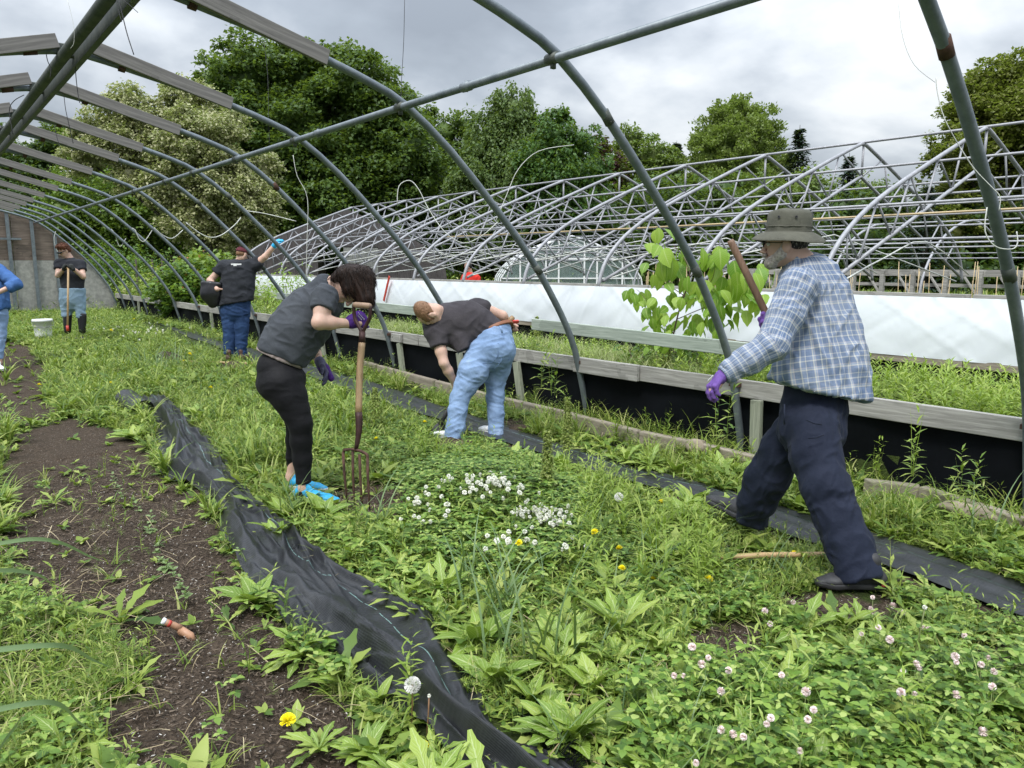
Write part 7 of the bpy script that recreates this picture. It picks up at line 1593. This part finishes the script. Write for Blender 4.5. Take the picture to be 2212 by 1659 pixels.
# ================= man with cap and blue gloves reaching for the hoop
def reaching():
    f = cr(500, 580, 5.027); D0 = 12.4
    base = f(450, 1620, D0); base[2] = 0
    t = person('man in maroon cap reaching up to a hoop with a blue glove', base)
    shL, elL, wrL = f(300, 430, 12.4), f(125, 610, 12.35), f(215, 720, 12.2); shR, elR, wrR = f(690, 410, 12.4), f(820, 310, 12.35), f(945, 160, 12.3)
    hc = f(530, 285, 12.35); fwd = nrm(VD*.8+IR*.45-ZU*.25); up = nrm(ZU+fwd*.2)
    s = Sdf(); A = head(s, hc, fwd, up, 1.0); s.chain([f(500, 380, 12.4), hc-up*.05], [.075, .065], .03); s.cone(f(480, 440, 12.4), f(440, 880, 12.4), .10, .10, .05)
    s.chain([shL, elL, wrL], [.062, .050, .036], .02); s.chain([shR, elR, wrR], [.062, .050, .036], .02); s.chain([f(400, 900, 12.4), f(362, 1200, 12.39), f(360, 1560, 12.38)], [.06, .05, .04]); s.chain([f(480, 900, 12.4), f(520, 1200, 12.43), f(515, 1600, 12.45)], [.06, .05, .04])
    hand(s, wrL, nrm(IR*.6+VD), nrm(-ZU), .18, .9, 1)
    sdf_part(s, 'body', MT['skin'], t, .011, 1)
    s = Sdf(); M = np.stack((np.cross(fwd, up), fwd, up), -1); s.ell(A(0, -.016, .015), (.077, .094, .07), M, .02); s.cut(A(0, -.02, -.03), -up); s.cut(A(0, .0, 0), fwd); sdf_part(s, 'hair', MT['shorthair'], t, .009)
    s = Sdf(); s.ell(A(0, -.01, .05), (.088, .108, .085), M, .02); s.cut(A(0, 0, .035), -up); mar = clothmat('maroon_cap_cloth', (.10, .02, .03), (.14, .035, .045)); sdf_part(s, 'cap', mar, t, .01)
    s = Sdf(); s.ell(A(0, .12, .04), (.06, .07, .01), M, .01); sdf_part(s, 'cap_peak', mar, t, .008)
    m = MB(); m.tube([A(-.05, -.10, .03), A(0, -.112, .05), A(.05, -.10, .03)], .006, 6); pmesh_(m, 'cap_strap', MT['rubber'], t)
    m = MB(); m.tube([A(.088, .02, .0), A(.09, .06, -.05)], .008, 6); pmesh_(m, 'glasses', MT['rubber'], t)
    R_ = [row(f, 350, 400, 680, 390, 12.4), row(f, 275, 560, 695, 540, 12.4), row(f, 255, 700, 680, 700, 12.4), row(f, 235, 830, 668, 840, 12.4), row(f, 215, 960, 655, 960, 12.4)]
    s = Sdf(); torso(s, R_, .06, .68); s.cut(f(500, 372, 12.4), ZU); s.cone(shL-ZU*.02, shR-ZU*.01, .10, .10, .06); s.cone(f(505, 400, 12.4), f(512, 365, 12.4), .105, .085, .05); s.cut(f(512, 345, 12.4), ZU, .16); slv(s, [shL, shL*.3+elL*.7], [.098, .085], shL*.48+elL*.52, elL-shL); slv(s, [shR, shR*.3+elR*.7], [.10, .082], shR*.48+elR*.52, elR-shR)
    s.cut(f(440, 890, 12.4), nrm(-ZU+IR*.16), .6); pass
    sdf_part(s, 't_shirt', MT['tee3'], t, .011, 2, [(.008, IR+ZU*.4, 10, 3, 51, True), (.006, IR-ZU*.3, 14, 4, 52, True)])
    m = MB(); m.box(f(455, 405, 12.18), (.16, .01, .022), Matrix.Rotation(-.6, 3, 'Z')); m.box(f(440, 415, 12.18), (.05, .01, .03), Matrix.Rotation(-.6, 3, 'Z')); pmesh_(m, 'shirt_mark', MT['white'], t, False)
    s = Sdf(); torso(s, [row(f, 250, 860, 635, 880, 12.42), row(f, 252, 980, 632, 980, 12.42)], .05, .72)
    torso(s, [row(f, 255, 1000, 445, 1010, 12.4), row(f, 285, 1200, 440, 1200, 12.38), row(f, 292, 1350, 432, 1350, 12.38), row(f, 300, 1540, 425, 1540, 12.38)], .03, .95)
    torso(s, [row(f, 435, 1000, 628, 1000, 12.42), row(f, 432, 1200, 612, 1200, 12.44), row(f, 438, 1400, 590, 1400, 12.45), row(f, 440, 1600, 585, 1600, 12.45)], .03, .95)
    s.cut(f(362, 1535, 12.38), -ZU, .12); s.cut(f(512, 1598, 12.45), -ZU, .12); s.cut(f(440, 830, 12.4), ZU)
    sdf_part(s, 'jeans', MT['jeans2'], t, .011, 2, [(.008, IR+ZU*.2, 16, 5, 53, True), (.006, IR-ZU*.3, 20, 5, 54, True)])
    for x, x2, D in ((370, 360, 12.3), (520, 530, 12.42)):
        hl = f(x, 1630, D); hl[2] = .02; to = hl+nrm(VD*.9+IR*(.3 if x > 400 else -.2))*.3; shoe(t, hl-VD*.06, to-VD*.06, w=.055, mat=MT['boot'], sole=MT['soleblack'], ankle=hl+ZU*.14, h=.011, name='boot')
    s = Sdf(); hand(s, wrR, nrm(wrR-elR), nrm(IR*.6+ZU*-.4+VD*.3), .19, .55, -1, .011, 1.3); s.cone(wrR-nrm(wrR-elR)*.03, wrR+nrm(wrR-elR)*.05, .044, .045, .02); sdf_part(s, 'glove', MT['bluenit'], t, .007)
    s = Sdf(); s.chain([f(110, 650, 12.25), f(130, 780, 12.25), f(165, 880, 12.25)], [.13, .15, .09], .04, VD, .5); s.cone(f(60, 640, 12.25), f(240, 660, 12.25), .05, .04, .04); s.cut(f(130, 625, 12.25), nrm(ZU+IR*.1))
    V, Q = s.mesh(.014); V = relax(V, Q, 2); Nn = vnormals(V, Q); V = V+Nn*(.015*(1-2*np.abs(noise3(V, (6, 6, 3), 4))))[:, None]; o = np_mesh('dark_bag', V, Q, MT['rubber'], None, True); tag(o, 'crumpled dark bag hanging from the left hand of the man in the maroon cap', 'bag')
reaching()
# ================= man leaning on his hoe
def leaning():
    f = cr(0, 500, 5.53); g = cr(0, 540, 3.456); D0 = 14.6
    base = g(640, 1030, D0); base[2] = float(gz(base[0], base[1]))
    t = person('man with auburn hair and sunglasses leaning on a hoe', base)
    hc = f(885, 700, 14.5); fwd = nrm(-VD*.75-IR*.5-ZU*.45); up = nrm(ZU+fwd*.35)
    shL, elL, wrL = f(820, 880, 14.55), f(800, 1040, 14.45), f(905, 930, 14.3); shR, elR, wrR = f(1120, 890, 14.6), f(1150, 1060, 14.5), f(985, 930, 14.3)
    s = Sdf(); A = head(s, hc, fwd, up, 1.0); s.chain([f(980, 840, 14.6), hc-up*.05-fwd*.02], [.075, .062], .03); s.cone(f(990, 920, 14.62), f(995, 1200, 14.62), .09, .09, .05)
    s.chain([shL, elL, wrL], [.058, .048, .034], .02); s.chain([shR, elR, wrR], [.058, .048, .034], .02)
    s.chain([g(590, 700, 14.6), g(578, 860, 14.6), g(584, 990, 14.6)], [.06, .04, .03]); s.chain([g(670, 700, 14.6), g(700, 860, 14.6), g(710, 1000, 14.6)], [.06, .04, .03])
    s.cone(wrL, wrL+IR*.05, .03, .03); s.cone(wrR, wrR-IR*.04, .03, .03)
    sdf_part(s, 'body', MT['skin'], t, .012, 1)
    s = Sdf(); M = np.stack((np.cross(fwd, up), fwd, up), -1); s.ell(A(0, -.02, .06), (.086, .10, .08), M, .02); s.ell(A(0, -.045, .0), (.084, .075, .08), M, .02); s.ell(A(0, .04, .105), (.07, .05, .035), M, .02); s.cut(A(0, -.03, -.05), -up); V, Q = sdf_part(s, 'hair', MT['redhair'], t, .009, 1, [(.005, None, 45, 45, 4, True)], ret=True); strands(t, V, Q, fwd, MT['redhair'], 400, .04, 9, .003, lift=.01)
    m = MB()
    for e in (-1, 1): m.blob(A(e*.033, .098, .004), (.034, .030, .021), 7, 0); m.tube([A(e*.06, .09, .006), A(e*.083, 0, .006)], .006, 5)
    pmesh_(m, 'sunglasses', MT['rubber'], t)
    R_ = [row(f, 850, 830, 1120, 830, 14.6), row(f, 825, 950, 1165, 950, 14.6), row(f, 840, 1080, 1160, 1080, 14.58), row(f, 850, 1250, 1155, 1250, 14.58)]
    s = Sdf(); torso(s, R_, .05, .65); s.cut(f(1000, 835, 14.6), ZU); s.cone(shL, shR, .085, .085, .05); s.cone(f(985, 860, 14.6), f(975, 820, 14.58), .09, .075, .04); s.cut(f(975, 800, 14.6), ZU, .15); slv(s, [shL, shL*.4+elL*.6], [.085, .078], shL*.5+elL*.5, elL-shL); slv(s, [shR, shR*.4+elR*.6], [.085, .078], shR*.5+elR*.5, elR-shR); s.cut(f(1000, 1222, 14.6), -ZU)
    sdf_part(s, 't_shirt', MT['tee3'], t, .012, 2, [(.008, IR+ZU*.5, 12, 4, 61, True)])
    s = Sdf(); torso(s, [row(g, 515, 640, 735, 640, 14.6), row(g, 515, 720, 735, 720, 14.6)], .05, .7); torso(s, [row(g, 516, 720, 630, 720, 14.6), row(g, 530, 790, 628, 790, 14.6), row(g, 530, 860, 618, 860, 14.6)], .03, .95); torso(s, [row(g, 625, 720, 738, 720, 14.6), row(g, 648, 790, 738, 790, 14.6), row(g, 660, 870, 745, 870, 14.6)], .03, .95)
    s.cut(g(575, 878, 14.6), -ZU, .2); s.cut(g(700, 885, 14.6), -ZU, .2); s.cut(g(620, 625, 14.6), ZU); sdf_part(s, 'jeans', MT['jeans3'], t, .012, 2, [(.009, IR+ZU*.2, 14, 5, 63, True)])
    for x in (582, 708):
        s = Sdf(); s.chain([g(x, 860, 14.6), g(x+(2 if x < 600 else 4), 990, 14.6)], [.082, .062], .03); a = g(x, 1020, 14.6); a[2] = base[2]+.05; s.cone(a, a+nrm(-VD-IR*.2)*.17, .055, .045, .03); s.cut(a-ZU*.05, -ZU, .3); sdf_part(s, 'rubber_boot', MT['rubber'], t, .012)
    for sg, w_ in ((1, f(930, 880, 14.28)), (-1, f(955, 905, 14.25))):
        s = Sdf(); wr_ = wrL if sg > 0 else wrR; hand(s, wr_, nrm(IR*sg*.8+ZU*.35-VD*.2), nrm(-ZU*.7-VD*.4), .19, .9, sg, .012, 1.45); s.cone(wr_-IR*sg*.03-ZU*.03, wr_+ZU*.02, .042, .045, .02); sdf_part(s, 'glove', MT['blackglove'], t, .009)
    tt = thing('hoe', 'hoe with pale handle and red ferrule upright under the leaning man\'s hands', 'hoe', None, tuple(base)); tt['base'] = [float(x) for x in base]
    a, b = g(590, 430, 14.25), g(584, 975, 14.25); m = MB(); m.tube([a, b], .017, 8); pmesh_(m, 'handle', MT['handle_new'], tt); m = MB(); m.tube([b+ZU*.06, b-ZU*.04], .024, 8); pmesh_(m, 'ferrule', MT['red'], tt)
leaning()
# ================= person in denim at the left edge
def denim_person():
    g = cr(0, 540, 3.456); D0 = 11.3; base = g(-80, 1330, D0); base[2] = 0
    t = person('person in blue denim shirt and pale jeans at the left edge', base)
    sh, el, wr = g(-10, 470, 11.25), g(140, 590, 11.15), g(-60, 680, 11.0); sh2 = g(-260, 470, 11.3)
    hc = g(-130, 260, 11.3); fwd = nrm(-IR*.8-VD*.4); s = Sdf(); A = head(s, hc, fwd, ZU, 1.0); s.chain([g(-125, 400, 11.3), hc-ZU*.05], [.06, .055]); s.cone(g(-120, 420, 11.3), g(-110, 720, 11.3), .12, .13, .05); s.chain([sh, el, wr], [.05, .042, .03]); s.chain([sh2, g(-340, 640, 11.2), g(-200, 690, 11.0)], [.05, .042, .03])
    s.chain([g(-60, 760, 11.3), g(-8, 1000, 11.3), g(-8, 1270, 11.3)], [.06, .05, .04]); s.chain([g(-150, 760, 11.3), g(-160, 1000, 11.3), g(-165, 1270, 11.3)], [.06, .05, .04]); hand(s, wr, -IR, -VD, .17, .5, 1); hand(s, g(-200, 690, 11.0), IR, -VD, .17, .5, -1)
    sdf_part(s, 'body', MT['skin'], t, .012, 1); s = Sdf(); s.ell(A(0, -.02, .04), (.088, .105, .09), None, .02); s.cone(A(0, -.05, 0), A(0, -.07, -.14), .075, .05, .03); sdf_part(s, 'hair', MT['brownhair'], t, .012, 1, [(.004, ZU, 50, 8, 5, True)])
    s = Sdf(); torso(s, [row(g, -230, 430, -5, 420, 11.3), row(g, -260, 520, 25, 500, 11.3), row(g, -250, 650, 60, 650, 11.3), row(g, -250, 790, 75, 760, 11.3), row(g, -240, 900, 40, 900, 11.3)], .05, .7); s.cut(g(-120, 415, 11.3), ZU); s.cone(sh-IR*.03, sh2, .085, .08, .06); s.chain([sh, el], [.088, .075], .03); s.cone(el, el*.72+wr*.28, .076, .078, .02); s.cut(el*.62+wr*.38, wr-el, .14); s.chain([sh2, g(-340, 640, 11.2)], [.08, .07], .03)
    s.cut(g(-80, 870, 11.3), nrm(-ZU+IR*.5), .6); sdf_part(s, 'denim_shirt', MT['denimshirt'], t, .011, 2, [(.008, IR+ZU*.6, 12, 4, 71, True), (.006, ZU, 20, 5, 72, True)])
    s = Sdf(); torso(s, [row(g, -230, 740, 58, 740, 11.3), row(g, -230, 860, 62, 860, 11.3)], .05, .75); torso(s, [row(g, -70, 860, 62, 860, 11.3), row(g, -60, 1020, 52, 1020, 11.3), row(g, -50, 1235, 30, 1235, 11.3)], .03, .9); torso(s, [row(g, -230, 860, -90, 860, 11.3), row(g, -220, 1250, -120, 1250, 11.3)], .03, .9); s.cut(g(0, 1235, 11.3), -ZU)
    sdf_part(s, 'jeans', MT['jeans'], t, .012, 2, [(.007, IR+ZU*.2, 16, 5, 73, True)])
    for x in (-30, -170):
        hl = g(x, 1330, 11.3); hl[2] = .02; shoe(t, hl, hl+nrm(IR*.8-VD*.6)*.28, w=.048, mat=MT['white'], sole=MT['solewhite'], ankle=hl+ZU*.1+IR*.04, h=.01)
denim_person()
# ================= red shirt behind the knee wall
def red_person():
    D0 = 19.; P = lambda x, y, D=D0: np.array(at(x, y-7, D=D)); base = P(1015, 640); base[2] = 0
    t = person('person in a red top showing above the white knee wall', base)
    hc = P(1012, 585); fwd = nrm(-IR*.7-ZU*.6); s = Sdf(); head(s, hc, fwd, nrm(ZU-IR*.4), 1.0); s.chain([P(1018, 600), hc], [.06, .055]); s.cone(P(1018, 612), P(1030, 680), .12, .14, .05); s.chain([P(1030, 690), P(1015, 730), base+ZU*.1], [.12, .08, .06]); s.chain([P(1002, 612), P(995, 640), P(985, 665)], [.05, .04, .03]); s.chain([P(1032, 612), P(1035, 645), P(1020, 668)], [.05, .04, .03]); hand(s, P(985, 665), -ZU, VD, .18, .4, 1); hand(s, P(1020, 668), -ZU, VD, .18, .4, -1); sdf_part(s, 'body', MT['skin3'], t, .014)
    s = Sdf(); s.ell(hc+ZU*.03, (.09, .09, .09), None, .02); s.cut(hc, -ZU+IR*-.5); sdf_part(s, 'hair', MT['darkhair'], t, .014)
    s = Sdf(); s.cone(P(1016, 612), P(1026, 680), .19, .19, .05, VD, .7); s.cone(P(1004, 606), P(1030, 608), .09, .09, .05); s.chain([P(1002, 612), P(995, 640)], [.08, .07]); s.chain([P(1031, 612), P(1035, 645)], [.08, .07]); sdf_part(s, 'red_top', clothmat('red_jersey', (.62, .03, .02), (.75, .05, .035)), t, .014, 2, [(.01, IR+ZU, 10, 4, 81, True)])
    s = Sdf(); s.chain([P(1028, 672), P(1015, 730), base+ZU*.15], [.17, .11, .08], .04); sdf_part(s, 'trousers', MT['jeans2'], t, .016)
red_person()
# ================= bucket, trowel, lying tools
b = G(95, 732); t = thing('bucket', 'white plastic bucket standing in the weeds left of the man with the hoe', 'bucket', None, tuple(b))
q = S/F*14.6; r = 20*q
m = MB(); m.lathe([(r*.78, 0), (r*.84, .1), (r*.92, r*1.9), (r*1.02, r*1.91), (r*1.02, r*2.05), (r*.99, r*2.17), (r*.93, r*2.17), (r*.9, r*1.9), (r*.76, .02)], 28); m.build('pail', MT['white'], t, True)
m = MB(); m.tube([(-r*1.03, 0, r*1.95), (-r*1.0, -r*.5, r*1.5), (0, -r*1.0, r*1.25), (r*1.0, -r*.5, r*1.5), (r*1.03, 0, r*1.95)], .005, 5); m.build('handle', MT['steel'], t, True)
def trowel():
    z0 = .02; a = at(352, 1341, D=2.62); c = at(412, 1374, D=2.62); g_ = G(405, 1372); D_ = float((np.array(g_)-np.array((0, 0, H)))@FW); a = at(352, 1341, D=D_-.03); c = at(385, 1355, D=D_); e = at(412, 1374, D=D_+.0)
    t = thing('hand_trowel', 'hand tool with white tipped wooden handle and red band stuck in the soil', 'hand trowel', None, tuple(g_)); t['base'] = [float(x) for x in g_]
    d = (c-a); m = MB(); m.tube([a-d*.05, a, a+d*.15], [.012, .0145, .014], 12); pmesh_(m, 'white_cap', MT['white'], t); m = MB(); m.tube([a+d*.15, a+d*.3, a+d*.45, a+d*.8, c+d*.15], [.0138, .0136, .0136, .014, .0155], 12); pmesh_(m, 'handle', MT['handle_tan'], t)
    m = MB(); m.tube([a+d*.32, a+d*.5], [.0142, .0142], 12); pmesh_(m, 'red_band', MT['red'], t)
    m = MB(); m.tube([c+d*.1-Vector((0, 0, .006)), e, e+(e-c)*.3-Vector((0, 0, .01))], [.017, .017, .008], 10); m.blob(c+d*.25-Vector((0, 0, .012)), (.018, .016, .02), 8, .08); pmesh_(m, 'leather_sheath', MT['handle_tan'], t)
    m = MB(); f_ = e+(e-c)*.25; m.tube([f_, f_+(e-c)*.5+Vector((0, 0, -.012))], [.005, .002], 6); pmesh_(m, 'blade', MT['rust'], t)
MT['handle_tan'] = simple('tan_handle_wood', (.40, .22, .13), .5, 0, .2, 12); trowel()
m = MB(); a, b = G(1505, 1207, .05), G(1800, 1199, .05); m.tube([a, a+(b-a)*.5+Vector((0, 0, .01)), b+(b-a)*.2], .015, 10); o = m.build('tool_handle', MT['handle_new'], None, True); tag(o, 'pale wooden handle lying in the weeds by the man in the hat', 'tool handle')
a, b = G(402, 781, .06), G(545, 785, .06); t = thing('lying_rake', 'long wooden handle with red ferrule lying by the brown boots', 'rake', None, tuple(a)); t['base'] = [float(x) for x in a]
m = MB(); m.tube([a, b], .018, 8); pmesh_(m, 'handle', MT['handle_new'], t); m = MB(); c = a+(b-a)*.68; m.tube([c, c+(b-a)*.09], .022, 8); pmesh_(m, 'ferrule', MT['red'], t)
CLOUDK, ZENK, SUNE, EXPO = 3.9, 5.0, 1.5, .95
# ---------------------------------------------------------------- sky, sun, camera
w = bpy.data.worlds.new('World'); SC.world = w; w.use_nodes = True
nt = w.node_tree; bg = nt.nodes['Background']
sky = nt.nodes.new('ShaderNodeTexSky'); sky.sky_type = 'NISHITA'; sky.sun_disc = False
SUN_EL, SUN_AZ = R(58), R(242)
sky.sun_elevation = SUN_EL; sky.sun_rotation = SUN_AZ; sky.air_density = 1.3; sky.dust_density = 2.5
tc = nt.nodes.new('ShaderNodeTexCoord'); sep = nt.nodes.new('ShaderNodeSeparateXYZ'); nt.links.new(tc.outputs['Generated'], sep.inputs[0])
# clouds laid on a flat ceiling: direction divided by its height
zc = math_(nt, 'MAXIMUM', math_(nt, 'ADD', sep.outputs[2], .30), .08)
cb = nt.nodes.new('ShaderNodeCombineXYZ'); nt.links.new(math_(nt, 'DIVIDE', sep.outputs[0], zc), cb.inputs[0]); nt.links.new(math_(nt, 'DIVIDE', sep.outputs[1], zc), cb.inputs[1]); cb.inputs[2].default_value = 3.1
mp = N(nt, 'ShaderNodeMapping'); mp.inputs['Location'].default_value = (1.5, 3.4, 0); nt.links.new(cb.outputs[0], mp.inputs[0])
f1 = nz(nt, mp.outputs[0], 1.15, 7, .5, .2)
f2 = nz(nt, mp.outputs[0], 3.6, 6, .5, .15)
f = math_(nt, 'ADD', math_(nt, 'MULTIPLY', f1, .78), math_(nt, 'MULTIPLY', f2, .22))
K = CLOUDK
cl = ramp(nt, f, [(.36, (.34*K, .38*K, .44*K)), (.44, (.44*K, .49*K, .56*K)), (.495, (.58*K, .63*K, .70*K)), (.54, (.76*K, .81*K, .87*K)), (.60, (1.0*K, 1.03*K, 1.06*K))])
# an overcast sky is brighter overhead than near the horizon
el = math_(nt, 'MULTIPLY_ADD', math_(nt, 'POWER', math_(nt, 'MAXIMUM', sep.outputs[2], 0.), 2.2), ZENK, 1.)
cl = mixc(nt, 1.0, cl, (0, 0, 0)) if False else cl
vm = nt.nodes.new('ShaderNodeVectorMath'); vm.operation = 'SCALE'; nt.links.new(cl, vm.inputs[0]); nt.links.new(el, vm.inputs['Scale'])
nt.links.new(mixc(nt, .93, sky.outputs[0], vm.outputs[0]), bg.inputs[0]); bg.inputs[1].default_value = .12
sun = bpy.data.lights.new('sun', 'SUN'); sun.energy = SUNE; sun.angle = R(14); sun.color = (1, .97, .92)
so = bpy.data.objects.new('sun', sun); link(so)
# sky texture: sun_rotation measured clockwise from +Y
sd = Vector((math.sin(SUN_AZ)*math.cos(SUN_EL), math.cos(SUN_AZ)*math.cos(SUN_EL), math.sin(SUN_EL)))
so.rotation_euler = (-sd).to_track_quat('-Z', 'Y').to_euler()
cam = bpy.data.cameras.new('camera'); co = bpy.data.objects.new('camera', cam); link(co)
cam.sensor_width = 36; cam.lens = F/1024*36; cam.clip_end = 2000; cam.clip_start = .05
co.matrix_world = Matrix(((RT[0], UP[0], -FW[0], 0), (RT[1], UP[1], -FW[1], 0), (RT[2], UP[2], -FW[2], H), (0, 0, 0, 1)))
SC.camera = co
SC.view_settings.view_transform = 'Standard'; SC.view_settings.look = 'None'; SC.view_settings.exposure = EXPO; SC.view_settings.gamma = 1
SC.cycles.use_denoising = True
SC.cycles.max_bounces = 6; SC.cycles.transparent_max_bounces = 12
SC.render.film_transparent = False
